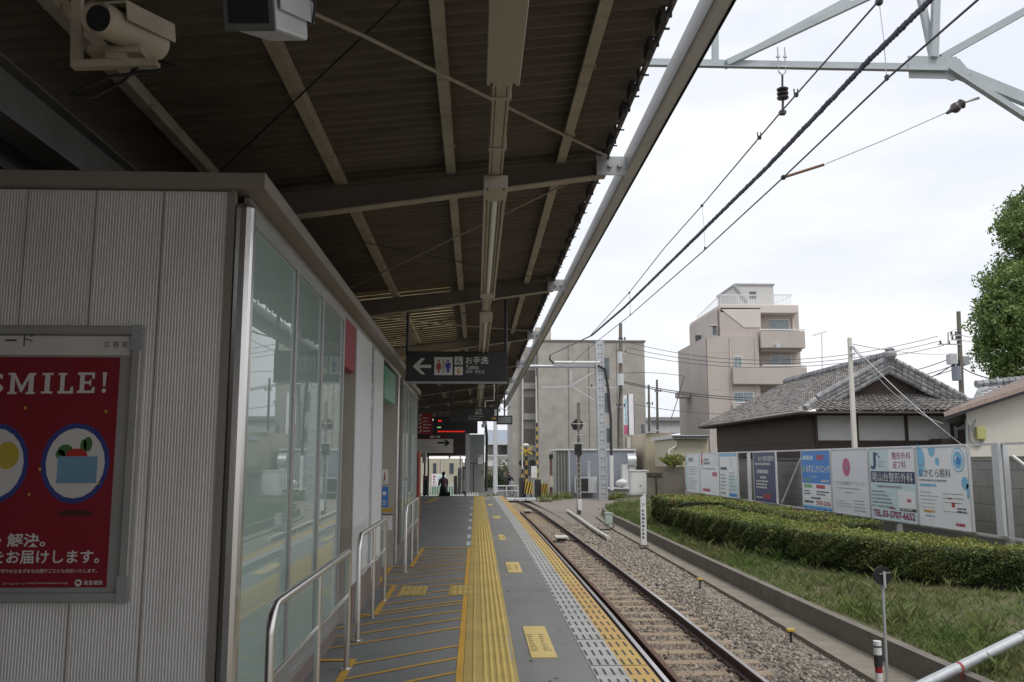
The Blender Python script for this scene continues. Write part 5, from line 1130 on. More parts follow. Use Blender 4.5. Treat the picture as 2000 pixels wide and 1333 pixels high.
# tan apartment building beyond the crossing
m_tan=BRICK('tan_tile_facade',(.355,.338,.30),(.34,.322,.288),(.315,.30,.268),.45,.3,.012,'XZ',.7,.05); m_tand=M('balcony_shade_and_dark_trim',(.16,.135,.12),.8)
TYB=72.
t=thing('tan_building','large flat tan tiled apartment building with a blank end wall beyond the crossing','building',(8.6,TYB+6,-1))
xa,xb=PY(1052,800,TYB).x,PY(1261,800,TYB).x; zt=PY(1150,668,TYB).z
b=B(); b.box(xa,xb,TYB,TYB+14,-1.05,zt); part(b,'wall',m_tan,t)
b=B(); b.box(xa-.1,xb+.1,TYB-.08,TYB+14.1,zt+.001,zt+.14); part(b,'parapet',m_tand,t)
xl=PY(1003,800,TYB).x
b=B(); zl=PY(1030,672,TYB).z; b.box(xl,xa-.002,TYB+2,TYB+14,-1.05,zl); bl=part(b,'wall',m_tan,t,'stair and balcony bay set back at the left')
b=B(); bxpx(b,1046,1076,640,668,TYB+5,4); part(b,'roof_room',M('pale_tile',(.46,.42,.38),.7),t)
for (py0,py1) in ((724,748),(776,808),(838,870),(900,930)):
    b=B(); bxpx(b,1024,1049,py0,py1,TYB+1.93,.06); w_=part(b,'balcony_shade_panel',m_tand,t)  # flat dark panel: shade of the recessed balcony painted on, not hollowed out
    b=B(); bxpx(b,1022,1050,py1,py1+12,TYB+1.6,.3); parts(b,'balcony_rail',m_tan,w_)
b=B()
for px in (1020.5,1047): bxpx(b,px-1,px+1,668,960,TYB+1.5,.3)
parts(b,'drain_pipe',m_lgrey,t)
b=B(); bxpx(b,1253,1259,829,851,TYB-.04,.04); parts(b,'window',m_glassd,t)
b=B()
for px in (1110,1150,1205): bxpx(b,px,px+1.2,672,900,TYB-.03,.03)
parts(b,'wall_joint',m_tand,t)
boxthing('tower_sign','tall narrow white vertical signboard in front of the tan building','sign',1218,1226,773,848,69.,.4,m_bw,parts=(('lettering',lambda bb,x0,x1,z0,z1,Y: bb.lines((x1-.06,Y-.01,z0+.15),Z3,-X1,z1-z0-.3,.2,1,.6,seed=70),m_lb),('red_foot',lambda bb,x0,x1,z0,z1,Y: bb.box(x0,x1,Y-.02,Y-.002,z0,z0+.7),m_pink)))
boxthing('tower_sign','second narrow white vertical panel with dark edges, right beside the tall signboard','sign',1228,1238,770,850,68.9,.4,m_bw,parts=(('edge',lambda bb,x0,x1,z0,z1,Y: (bb.box(x0-.04,x0,Y-.02,Y+.42,z0,z1),bb.box(x1,x1+.04,Y-.02,Y+.42,z0,z1)),m_tand),))
boxthing('tower_sign','pale lower panel under the tall white signboards','sign',1224,1234,855,876,69.,.3,m_offw,parts=(('edge',lambda bb,x0,x1,z0,z1,Y: bb.box(x0-.04,x0,Y-.02,Y+.32,z0,z1),m_tand),))
boxthing('wall_sign','small pink framed notice on the wall at the right of the substation','sign',1243,1253,899,910,66.,.1,m_offw,parts=(('lettering',lambda bb,x0,x1,z0,z1,Y: bb.lines((x0+.05,Y-.01,z0+.08),X1,Z3,x1-x0-.1,z1-z0-.16,3,.5,seed=71),m_bred),))
# utility poles
def upole(name,label,px,py0,py1,Y,r0,r1,arms=(),extra=None,mat=m_conc,base=-1.):
    p1=PY(px,py0,Y); p0=Vector((PY(px,py1,Y).x,Y,base)); t=thing(name,label,'utility pole',p0); b=B(); b.cyl(p0,p1,r0,r1,10); part(b,'pole',mat,t,smooth=True)
    for (ya,xa_,xb_) in arms:
        b=B(); a=PY(xa_,ya,Y-.15); c=PY(xb_,ya,Y-.15); b.bar(a,c,.08,.08); ar=part(b,'crossarm',m_galv,t)
        b=B(); n=3
        for k in range(n): q=a+(c-a)*((k+.3)/(n-.4)); b.lathe([(.04,0),(.08,.06),(.05,.12),(.08,.18),(.03,.25)],q,8)
        parts(b,'insulator',m_ins,ar)
    return t
up1=upole('utility_pole','utility pole with insulators and a can transformer before the tan building',1212,632,965,66.,.19,.13,((665,1208,1222),(690,1206,1224),(757,1147,1222),(795,1203,1222)))
b=B(); q=PY(1212,742,65.7); b.cyl(q-Vector((0,0,.45)),q+Vector((0,0,.45)),.27,seg=12); part(b,'transformer',m_lgrey,up1,smooth=True)
b=B(); q=PY(1211,700,65.7); b.cyl(q-Vector((0,0,.4)),q+Vector((0,0,.5)),.2,seg=10); part(b,'switch',m_lgrey,up1,smooth=True)
b=B(); b.tube([PY(1213,745,65.7),PY(1208,800,65.7),PY(1207,880,65.7)],.05,6); part(b,'cable',m_dark,up1)
upole('utility_pole','thin dark utility pole between the tan building and the pink apartment block',1283,742,830,90.,.16,.11,((765,1278,1292),))
upole('utility_pole','thinner pole close to the right edge of the tan building',1267,752,840,92.,.16,.11,((790,1262,1276),))
upole('utility_pole','pale concrete utility pole rising behind the end of the platform',967.5,800,962,70.,.2,.15,((804,960,978),),mat=m_lgrey)
up2=upole('utility_pole','tall utility pole with transformer, boxes and many cables right of the old tiled house',1872,609,770,55.,.2,.13,((655,1856,1878),(664,1858,1878),(673,1832,1876)),base=-.7)
b=B(); b.tube([PY(1868,642,54.8),PY(1852,650,54.8),PY(1852,672,54.8)],.05,6); part(b,'bracket',m_galv,up2)
b=B(); bxpx(b,1856,1870,692,711,54.5,.5); parts(b,'switch_box',m_lgrey,up2)
b=B(); q=PY(1868,730,54.6); b.cyl(q-Vector((0,0,.45)),q+Vector((0,0,.45)),.28,seg=12); part(b,'transformer',M('blue_grey_can',(.22,.24,.29),.5),up2,smooth=True)
b=B(); bxpx(b,1880,1894,696,712,55,.4); part(b,'closure',m_grey,up2)
b=B(); 
for k in range(6): a=RNG.random()*6; b.tube([PY(1874,705,54.9)]+[PY(1870+12*math.cos(a+j*.9)*1.0,720+16*math.sin(a*1.7+j*1.1),54.9) for j in range(5)],.03,5)
part(b,'cable_loops',m_dark,up2,smooth=True)
# aerial cables
def cable(a,c,s,r,label,mat=m_rope): wire('aerial_cable',sag(a,c,s),r,mat,label,'cable',None,5)
for k,(pa,pb,l) in enumerate((((1224,668),(1340,690),'upper'),((1224,679),(1340,701),'second'),((1224,689),(1340,712),'third'))):
    A=PY(*pa,66); Bp=PY(1832+k*6,657+k*9,55); cable(A,Bp,1.5-.1*k,.02,l+' of three thin high cables from the insulator pole past the pink apartment block')
for k,(pa,pb,l) in enumerate((((1212,744),(1400,760),'upper thick cable'),((1213,747),(1405,768),'lower thick cable'))):
    cable(PY(*pa,65.6),PY(1900,700+k*8,70.),2.2,.035,l+' from the can transformer to the right behind the old house')
cable(PY(1238,790,66),PY(1560,802,66.),.5,.022,'low cable crossing behind the old tiled house')
cable(PY(1215,730,66),PY(1336,735,66.),-.15,.02,'pale service cable ending in a bracket right of the tan building'); 
b=B(); b.tube([PY(1336,735,66),PY(1322,785,66),PY(1310,820,66)],.03,5); solo(b,'down_lead',m_rope,'thin bent down lead between the tan building and pink apartment block','cable')
for k,(ya,yb) in enumerate(((655,660),(664,672))): cable(PY(1874,ya,55),PY(2060,yb,60),.3,.02,('upper','lower')[k]+' thin cable from the tall right utility pole towards the tree')
cable(PY(1858,700,55),PY(1690,738,70),.3,.03,'thick cable descending left from the right utility pole behind the gable'); cable(PY(1878,718,55),PY(1960,742,52),.2,.035,'thick dark cable from the right utility pole down into the tree')
cable(PY(1862,712,55),PY(1805,742,60),.1,.035,'short thick cable descending from the transformer to behind the roof')
# pink-beige apartment block
m_pk=M('pinkish_beige_render',(.47,.42,.385),.8,var=.05,vs=.8,dirt=.35,dcol=(.36,.31,.28),st=(1,1,.18),ds=.9); m_pk2=M('pale_pink_render',(.62,.56,.525),.8,var=.05,vs=.4); m_pkg=M('grey_beige_render',(.50,.46,.435),.8,var=.05,vs=.4)
AY=75.
t=thing('apartment_block','pinkish beige apartment block with stepped balconies and a railed roof terrace','building',(23,AY+6,-.6))
U=lambda px,py,Y=AY: PY(px,py,Y)
xL,xM,xB,xR_=U(1384,800).x,U(1405,800).x,U(1485,800).x,U(1574,800).x
def pbox(px0,px1,py0,py1,Y,dep,mat,nm,par=t,lab=None,bev=0): b=B(); bxpx(b,px0,px1,py0,py1,Y,dep); return part(b,nm,mat,par,lab,bevel=bev)
pbox(1384,1486,657,900,AY,11,m_pk,'wall')
pbox(1406,1486,602,656.5,AY+.3,11,m_pk,'wall')
# sloping pale face at the upper floor
b=B(); P_=[U(1408,604,AY+.25),U(1485.5,604,AY+.25),U(1485.5,640,AY+.25),U(1454,640,AY+.25)]; b.add([p for p in P_]+[p+Vector((0,.045,0)) for p in P_],[(3,2,1,0),(4,5,6,7),(0,1,5,4),(1,2,6,5),(2,3,7,6),(3,0,4,7)]); part(b,'sloped_face',m_pk2,t)
pbox(1486,1566,611,900,AY+1.4,9,m_pk,'wall'); pbox(1406,1560,596,611,AY+.3,11,m_pk2,'parapet',bev=.05)
pbox(1486,1573,647,680,AY-.3,1.7,m_pk,'balcony',bev=.06); pbox(1432,1577,717,751,AY-.5,1.9,m_pk,'balcony',bev=.06); pbox(1432,1580,790,824,AY-.4,1.8,m_pk,'balcony',bev=.06)
pbox(1486,1566,680,686,AY+.2,1.2,m_pk,'beam')
b=B(); 
for (px0,px1,py) in ((1484,1572,645),(1489,1574,715),(1432,1500,787)): bxpx(b,px0,px1,py-1.7,py,AY-.34,.1)
parts(b,'balcony_rail',m_white,t)
def win(px0,px1,py0,py1,Y,n=2):
    b=B(); bxpx(b,px0,px1,py0,py1,Y-.06,.06); f=part(b,'window',m_white,t); b=B()
    for k in range(n):
        w=(px1-px0-1.5)/n; bxpx(b,px0+1+k*w,px0+k*w+w+.3,py0+1.2,py1-1,Y-.075,.012)
    part(b,'pane',M('curtained_pane_%d'%int(px0*10+py0),(.24,.29,.31),.15,var=.35,vs=1.5,st=(6,1,1)) ,f)
win(1502,1542,624,645,AY+1.4); win(1505,1546,695,716,AY+1.4); win(1433,1450,696,718,AY); win(1433,1472,766,789,AY); win(1480,1510,768,786,AY+1.2)
b=B(); bxpx(b,1548,1551,621,645,AY+1.2,.15); parts(b,'drain_pipe',m_pk2,t)
# left side wing stepping down
def side(px0,px1,pyt0,pyt1,pyb,Y0,Y1,mat,nm='side_wall'):
    b=B(); xf=U(px1,pyb,Y0).x; zf=U(px1,pyt1,Y0).z; xk2=PY(px0,pyb,Y1).x; zk=PY(px0,pyt0,Y1).z
    b.hexa([(xk2,Y1,-.6),(xf,Y0,-.6),(xf+.3,Y0+.2,-.6),(xk2+.3,Y1+.2,-.6),(xk2,Y1,zk),(xf,Y0,zf),(xf+.3,Y0+.2,zf),(xk2+.3,Y1+.2,zk)]); return part(b,nm,mat,t)
side(1357,1407,640,604,900,AY+.5,AY+11,m_pkg); side(1340,1385,690,660,900,AY+.1,AY+9,m_pkg)
for (px,py0,py1,Y) in ((1352,712,735,78),(1358,707,732,77.6),(1364,703,730,77),(1369,700,728,76.6),(1374,698,726,76.2)):
    b=B(); bxpx(b,px-1,px+1,py0,py1,AY-.35+(1385-px)*.198,.08); part(b,'side_window',m_glassd,t)
pbox(1392,1400,637,655,AY-.05,.05,m_glassd,'side_window'); pbox(1388,1402,634,636.5,AY-.5,.6,m_pkg,'window_hood'); pbox(1358,1370,655,668,AY+6,.05,m_glassd,'side_window')
pbox(1328,1348,765,776,AY+6,2,m_pkg,'canopy')
# roof terrace
pbox(1437,1511,556,597,AY+3,6,M('pale_grey_cladding',(.52,.52,.51),.6,var=.06,st=(8,1,.2)),'roof_house'); pbox(1435,1513,554.5,557,AY+2.9,6.2,m_grey,'roof_house_cap'); pbox(1464,1477,570,583,AY+2.95,.05,m_glassd,'roof_window')
b=B(); q=U(1441,566,AY+2.2); b.cyl(q+Vector((-.4,0,.4)),q+Vector((.8,0,-1.2)),.22,seg=8); part(b,'duct',m_grey,t)
b=B()
for k in range(34): x=1407+k*3.2; bxpx(b,x,x+.55,577,597,AY+.5,.04)
bxpx(b,1406,1512,576,577.3,AY+.5,.05); 
for k in range(12): x=1513+k*2.9; bxpx(b,x,x+.5,577,597,AY+6,.04)
bxpx(b,1512,1548,575.5,576.8,AY+6,.05); b.bar(U(1547,577,AY+.6),U(1512,594,AY+.6),.05,.05)
b.bar(PY(1406,577,AY+.5),PY(1362,619,AY+11),.05,.05)
for k in range(16): f=k/15; p=PY(1406,577,AY+.5).lerp(PY(1362,619,AY+11),f); b.bar(p,p-Vector((0,0,1.0)),.03,.03)
b.bar(PY(1362,619,AY+11),PY(1362,640,AY+11),.05,.05)
part(b,'roof_railing',m_white,t)
pbox(1516,1524,672,679,AY-.75,.4,m_lgrey,'air_conditioner'); pbox(1548,1556,741,749,AY+.2,.5,m_lgrey,'air_conditioner'); pbox(1512,1519,777,786,AY+.9,.4,m_lgrey,'air_conditioner')
b=B(); 
for px in (1428,1478): bxpx(b,px,px+1.2,660,850,AY-.1,.1)
parts(b,'drain_pipe',m_pk2,t)
b=B()
for py in (688,760,828): bxpx(b,1385,1431,py,py+.7,AY-.015,.015)
parts(b,'render_joint',m_pkg,t)
# tv antenna
b=B(); p=PY(1605,652,60); b.cyl(p,Vector((PY(1606,730,60).x,60,PY(1606,730,60).z)),.025,seg=6); b.bar(p+Vector((-.65,0,-.15)),p+Vector((.35,0,.15)),.03,.03)
for k in range(7): q=p+Vector((-.6+.15*k,0,-.14+.045*k)); b.bar(q+Vector((0,-.3,0)),q+Vector((0,.3,0)),.02,.02); b.bar(q,q+Vector((0,0,.12)),.015,.015)
solo(b,'tv_antenna',m_galv,'thin rooftop television antenna between pink apartment block and old tiled roof','antenna')
# ================================================================ old tiled house
m_tile=M('old_grey_clay_tile',(.15,.147,.143),.75,vs=2.2,col2=(.245,.235,.222),island=.33,dirt=.5,dcol=(.20,.12,.085),ds=.9,bump=.3,bs=20)
m_ridge=M('ridge_tile',(.24,.245,.255),.6,var=.35,vs=5,island=.3); m_wood=M('dark_weathered_boards',(.062,.046,.038),.8,var=.4,vs=3,st=(12,12,.6)); m_plas=M('white_plaster',(.60,.61,.60),.8,var=.06,dirt=.2,dcol=(.4,.4,.38))
def tiles(b,e0,e1,r1,r0,pitch=.27,row=.24,amp=.045):
    # e0-e1 the eave, r0-r1 the upper edge; ribs run up the slope
    e0,e1,r0,r1=map(Vector,(e0,e1,r0,r1)); n=(e1-e0).cross(r0-e0).normalized()
    if n.z<0: n=-n
    nc=int((e1-e0).length/pitch); nv=max(2,int(((r0-e0).length+(r1-e1).length)/2/row)); amp*=1.3
    for j in range(nv):
        for i in range(nc):
            k=math.sin(i*12.9898+j*78.233)*43758.5; k=k-math.floor(k); vs=[]
            for h in (0,1):
                v=(j+(0 if h==0 else 1.08))/nv
                for s_ in range(5):
                    u=(i+s_/4*1.02)/nc; p=e0.lerp(e1,u).lerp(r0.lerp(r1,u),min(1,v)); vs.append(p+n*((0,.75,1,.6,.05)[s_]*amp+.045*(1-h)+.02*(k-.5)))
            vs+= [vs[q]-n*.03 for q in range(5)]
            b.add(vs,[(q,q+1,q+6,q+5) for q in range(4)]+[(q+10,q+11,q+1,q) for q in range(4)])
def ridge(b,p,q,r=.13,st_=.27):
    p=Vector(p);q=Vector(q); n=int((q-p).length/st_)
    for k in range(n): a=p+(q-p)*(k/n); c=p+(q-p)*((k+.93)/n); b.tube([a,c],[r,r*.82],8)
HY=34.; t=thing('old_house','old Japanese house with weathered grey tiled hip and gable roof and dark board walls','house',(16.4,40,-.62))
b=B(); b.box(13.35,19.45,HY,48,-.7,2.25); part(b,'wall',m_wood,t)
b=B(); b.box(13.36,19.44,HY+.02,47.9,2.251,3.45); part(b,'upper_wall',m_plas,t)
b=B(); b.box(13.33,13.358,HY+.2,48,2.25,3.4); part(b,'side_boards',m_wood,t)
b=B(); 
for x in (13.35,15.05,17.05,18.9): b.box(x-.06,x+.07,HY-.02,HY+.018,2.25,3.42)
b.box(13.3,19.5,HY-.03,HY+.015,2.20,2.30); b.box(13.3,19.5,HY-.03,HY+.015,3.28,3.42); parts(b,'timber_post',m_wood,t)
xr_,zr_=16.45,5.55; ye=32.95; yb=48.6; xel=12.55; xer=20.3; ze=3.42; zk=3.95; yk=34.3
b=B(); tiles(b,(xel,yb,ze),(xel,ye+1.0,ze),(xr_,yk-.25,zr_),(xr_,yb-3.,zr_)); part(b,'roof',m_tile,t)
b=B(); tiles(b,(xer,ye+1.0,ze),(xer,yb,ze),(xr_,yb-3.,zr_),(xr_,yk-.25,zr_)); part(b,'roof',m_tile,t)
b=B(); tiles(b,(xel,ye,ze-.02),(xer,ye,ze-.02),(18.75,yk+.1,zk+.18),(14.0,yk+.1,zk+.18)); part(b,'front_roof',m_tile,t)
b=B(); b.add([(14.0,yk,zk+.15),(18.9,yk,zk+.15),(xr_,yk,zr_-.12)],[(0,1,2)]); b.add([(14.0,yk+.1,zk+.15),(18.9,yk+.1,zk+.15),(xr_,yk+.1,zr_-.12)],[(2,1,0)]); part(b,'gable',m_wood,t)
b=B(); 
for xe_ in (13.7,19.2): b.bar((xr_,yk-.32,zr_-.16),(xe_,yk-.32,zk+.16-.16+(.0)),.08,.26,Z3)
parts(b,'barge_board',m_wood,t)
b=B(); ridge(b,(xr_,yk-.5,zr_+.12),(xr_,yb-3.,zr_+.12),.19); ridge(b,(xr_,yk-.45,zr_+.02),(xr_-3.0,yk-.45,3.98),.14); ridge(b,(xr_,yk-.45,zr_+.02),(xr_+3.0,yk-.45,3.98),.14); ridge(b,(13.5,yk-.3,3.95),(xel+.05,ye,ze+.08),.13); ridge(b,(xr_+3.0,yk-.3,3.95),(xer,ye,ze+.08),.13); [ridge(b,(xr_,yk-.45+.03*q_,zr_+.02-.17*q_),(xr_+sx_*3.0,yk-.45+.03*q_,3.98-.17*q_),.12) for q_ in (1,2,3) for sx_ in (-1,1)]; part(b,'ridge_tiles',m_ridge,t)
b=B(); b.lathe([(.12,-.1),(.24,0),(.26,.14),(.17,.24),(.2,.3),(.06,.4)],(xr_,yk-.55,zr_+.05),10); part(b,'ridge_end_ornament',m_ridge,t,smooth=True)
b=B(); b.tube([(xel-.05,yb,ze-.06),(xel-.05,ye,ze-.08)],.06,8); b.tube([(xel,ye-.05,ze-.09),(xer,ye-.05,ze-.09)],.05,8); b.tube([(13.4,HY-.1,ze-.1),(13.4,HY-.1,-.6)],.045,8); parts(b,'rain_gutter',m_wood,t,smooth=True)
b=B(); b.box(xel+.05,13.35,ye+.3,yb,3.28,3.33); b.box(13.3,xer-.2,ye+.05,HY,3.34,3.38); parts(b,'soffit',m_wood,t)
b=B(); b.hexa([(13.35,37.,1.25),(12.75,37,1.05),(12.75,40.3,1.05),(13.35,40.3,1.25),(13.35,37,1.3),(12.75,37,1.1),(12.75,40.3,1.1),(13.35,40.3,1.3)]); b.hexa([(13.35,42.,1.75),(12.4,42,1.45),(12.4,47.5,1.45),(13.35,47.5,1.75),(13.35,42,1.8),(12.4,42,1.5),(12.4,47.5,1.5),(13.35,47.5,1.8)]); parts(b,'side_awning',m_wood,t)
b=B(); b.box(13.3,13.348,37.3,40.,.1,1.0); part(b,'side_window',m_glassd,t)
b=B(); b.box(17.9,19.4,32.9,33.9,1.9,2.35); b.box(18.9,20.6,32.2,33.6,-.6,2.7); part(b,'side_porch',m_wood,t)
# white house at the right
WY=27.; t=thing('white_house','cream white house with brown edged shed roof at the right edge behind the wall','house',(18,WY,-.62)); m_cw=M('cream_wall',(.56,.54,.48),.8,var=.04,dirt=.15,dcol=(.4,.38,.32))
zz=lambda x: 2.87+.31*(x-14.56)
b=B(); b.hexa([(15.5,WY,-.7),(23.5,WY,-.7),(23.5,WY+5,-.7),(18.6,WY+5,-.7),(15.5,WY,zz(15.5)-.12),(23.5,WY,zz(23.5)-.12),(23.5,WY+5,zz(23.5)-.12),(18.6,WY+5,zz(15.5)-.12)]); part(b,'wall',m_cw,t)
b=B(); b.hexa([(14.5,WY-.5,zz(14.5)-.1),(24,WY-.5,zz(24)-.1),(24,WY+5.5,zz(24)-.1),(18.3,WY+5.5,zz(14.5)-.1),(14.5,WY-.5,zz(14.5)+.0),(24,WY-.5,zz(24)+.0),(24,WY+5.5,zz(24)),(18.3,WY+5.5,zz(14.5))]); part(b,'eave',m_dark,t)
b=B(); b.hexa([(14.5,WY-.55,zz(14.5)+.005),(24,WY-.55,zz(24)+.005),(24,WY+5.5,zz(24)+.005),(18.3,WY+5.5,zz(14.5)+.005),(14.5,WY-.5,zz(14.5)+.14),(24,WY-.5,zz(24)+.14),(24,WY+5.5,zz(24)+.14),(18.3,WY+5.5,zz(14.5)+.14)]); part(b,'roof',M('brown_metal_roof',(.20,.145,.12),.6,var=.2,vs=3,st=(6,1,1)),t)
b=B(); q=PY(1912,846,WY-.1); b.bx(q+Vector((.05,0,0)),.3,.14,.4); part(b,'meter_box',M('yellowish_meter',(.42,.42,.16),.4),t,bevel=.03)
b=B(); b.tube([PY(1893,830,WY-.06),PY(1896,862,WY-.06),PY(1912,872,WY-.06),PY(1922,860,WY-.06)],.03,6); b.tube([PY(1887,820,WY-.06),PY(1890,890,WY-.06)],.035,6); b.tube([PY(1906,820,WY-.06),PY(1898,842,WY-.06)],.02,6); parts(b,'conduit',m_grey,t,smooth=True)
t=thing('grey_roof_house','house behind with a bluish grey tiled roof peeking above the brown edged roof','house',(22,33,-.62)); b=B(); b.box(20.2,26,33.5,38,-.7,3.7); part(b,'wall',m_cw,t)
b=B(); tiles(b,(19.2,33.0,3.75),(27,33.,4.4),(27.,35.5,5.2),(21.,35.5,4.55)); part(b,'roof',m_ridge,t); b=B(); ridge(b,(20.9,35.5,4.68),(27,35.5,5.32),.16); part(b,'ridge_tiles',m_ridge,t)
# pale pole with service wires
t=thing('concrete_pole','pale square service pole standing before the old tiled house','pole',(13.15,30,-.62)); p1=PY(1659,660,30); b=B(); b.hexa([(13.08,29.93,-.7),(13.26,29.93,-.7),(13.26,30.1,-.7),(13.08,30.1,-.7),(p1.x-.06,29.94,p1.z),(p1.x+.06,29.94,p1.z),(p1.x+.06,30.06,p1.z),(p1.x-.06,30.06,p1.z)]); part(b,'pole',m_offw,t,bevel=.015)
b=B(); q=PY(1664,678,29.9); b.bx(q,.1,.1,.06); b.bx(q-Vector((0,0,.25)),.1,.1,.06); b.tube([q,q+Vector((.1,0,-.1)),q+Vector((.05,0,-.4)),q+Vector((.12,0,-.5))],.012,5); parts(b,'wire_clamp',m_galv,t)
for k,(e,s,r,l) in enumerate((((1893,880),.15,.017,'lowest pale service wire from the square pole to the white house'),((1842,828),.45,.017,'pale service wire sagging from the square pole to the old house porch'),((1800,790),.12,.010,'thin dark service wire crossing the front of the gable'))): wire('service_wire',sag(PY(1666,676+k*3,29.9),PY(*e,(26.9,32.5,33.2)[k]),s),r,m_lgrey if k<2 else m_rope,l,'wire')
cable(PY(1662,672,30),PY(1870,690,55),.2,.012,'dark service wire from the square pole up to the right utility pole')
# beige sheds and fences left of the boards
t=thing('beige_house','low beige house with scalloped white roof edge behind the far billboards','house',(12,53,-.7)); m_bei=M('beige_siding',(.46,.425,.33),.75,var=.05,dirt=.15,dcol=(.3,.28,.2))
b=B(); x0,x1,z0,z1=bxpx(b,1318,1384,858,912,53,6); part(b,'wall',m_bei,t); b=B(); bxpx(b,1314,1386,850,857,52.6,6.6); rf=part(b,'roof',m_lgrey,t); b=B()
for k in range(15): q=PY(1316+k*4.8,853.5,52.55); b.cyl(q,q+Vector((0,.1,0)),.07,seg=8)
parts(b,'roof_tile_end',m_dark,rf); b=B(); b.tube([PY(1321,862,52.9),PY(1320,872,52.9),PY(1307,880,52.9),PY(1307,900,52.9)],.07,7); parts(b,'drain_pipe',m_offw,t,smooth=True)
t=thing('beige_shed','beige flat ended shed between the substation and the low beige house','shed',(13,63,-.7)); b=B(); bxpx(b,1262,1312,846,925,60,6); part(b,'wall',M('tan_siding',(.42,.37,.27),.75,var=.05),t); b=B(); b.hexa([PY(1260,848,59.8),PY(1316,836,59.8),PY(1316,836,66),PY(1260,848,66),PY(1260,845,59.8),PY(1316,833,59.8),PY(1316,833,66),PY(1260,845,66)]); part(b,'roof',m_grey,t)
t=thing('white_house','distant small white house with grey roof beyond the beige shed','house',(16,95,-.7)); b=B(); bxpx(b,1272,1330,822,846,95,8); part(b,'wall',m_plas,t); b=B(); bxpx(b,1268,1334,815,822,94.6,9); part(b,'roof',m_grey,t)
t=thing('panel_fence','weathered grey concrete panel fence with a dark cap between cabinet and hedge','fence',(11.5,52,-.7)); b=B(); bxpx(b,1264,1302,929,975,51,.15); part(b,'panels',m_conc,t); b=B(); bxpx(b,1264,1302,924,928.5,50.9,.35); part(b,'cap',m_wood,t); b=B(); 
for px in (1283,1300): bxpx(b,px-1,px+1,929,975,50.9,.1)
parts(b,'fence_post',m_wood,t)
b=B(); bxpx(b,1298,1338,912,975,47.,.5); solo(b,'concrete_block',m_conc,'bare stained concrete wall end with a shrub growing over it left of the far boards','wall')
def bush(name,label,c,r,n,size,mat=None,cat='shrub'):
    t=thing(name,label,cat,(c[0],c[1],c[2]-r[2])); b=B()
    for k in range(5): a=k*1.26; b.tube([(c[0],c[1],c[2]-r[2]),(c[0]+r[0]*.5*math.cos(a),c[1]+r[1]*.5*math.sin(a),c[2]+r[2]*.2)],[.03,.012],5)
    part(b,'branches',m_core,t); d=RNG.normal(size=(n,3)); d/=np.linalg.norm(d,axis=1)[:,None]; q=d*np.array(r)*((.45+.6*RNG.random(n)**.5)*(1+.25*np.sin(d[:,0]*7+d[:,2]*5)))[:,None]+np.array(c)
    v,f=leafquads(q,size,.4); bulk('leaves',v,f,mat or m_leaf,t,worldloc(t)); return t
q=PY(1316,900,46.9); bush('shrub','leafy green shrub spilling over the bare concrete wall end',(q.x,47.2,q.z),(.62,.5,.32),1800,.05,m_leaft)
# tree at the right edge
m_bark=M('brown_bark',(.10,.075,.055),.9,var=.3,vs=8,bump=.5,bs=30); m_tl=M('tree_leaf',(.095,.165,.048),.6,vs=.6,col2=(.23,.32,.10),island=.5,transl=.3)
def tree(label,base,h,blobs,n,size,mat):
    t=thing('tree',label,'tree',base); b=B(); bz=Vector(base); tops=[Vector(x[:3]) for x in blobs]; cx=sum((v for v in tops),Vector())/len(tops)
    b.tube([bz,bz.lerp(Vector((cx.x,cx.y,cx.z-2)),.6),Vector((cx.x,cx.y,cx.z-.5))],[.32,.24,.12],10)
    for v in tops: b.tube([bz.lerp(Vector((cx.x,cx.y,cx.z-2)),.6),(bz+v*2)/3+Vector((0,0,.8)),v],[.14,.09,.03],6)
    part(b,'trunk',m_bark,t,smooth=True); cs=[]
    tot=sum(x[3]**2 for x in blobs)
    for (x,y,z,r) in blobs:
        m=int(n*r*r/tot); d=RNG.normal(size=(m,3)); d/=np.linalg.norm(d,axis=1)[:,None]
        k=np.clip(.5+.56*RNG.random(m)**.5,0,1.08)*(1+.17*np.sin(d[:,0]*8+x)*np.sin(d[:,2]*9+z)+.12*np.sin(d[:,1]*13+d[:,2]*6))
        c=np.array([x,y,z])+d*(r*k)[:,None]*np.array([1,1,.85]); cl=np.sin(c[:,0]*3.1+1)*np.sin(c[:,1]*2.7)*np.sin(c[:,2]*3.3); cs.append(c[RNG.random(m)<.55+.75*cl])
    c=np.concatenate(cs); v,f=leafquads(c,size,.5); bulk('crown',v,f,mat,t,worldloc(t)); return t
TYt=42.
def tb(px,py,r,dy=0): q=PY(px,py,TYt+dy); return (q.x,q.y,q.z,r)
tree('large dense green tree at the right edge above the tiled roofs',(29.5,42,-.6),14,[tb(1995,450,1.25),tb(2030,420,1.8,1),tb(1985,570,1.7),tb(1968,630,1.6,-.5),tb(1955,690,1.25),tb(1985,720,1.2),tb(2040,540,2.3,1),tb(2050,660,2.4,1),tb(2090,600,2.8,2),tb(1950,600,.8),tb(2080,480,2.2,2),tb(1940,655,.8)],150000,.092,m_tl)
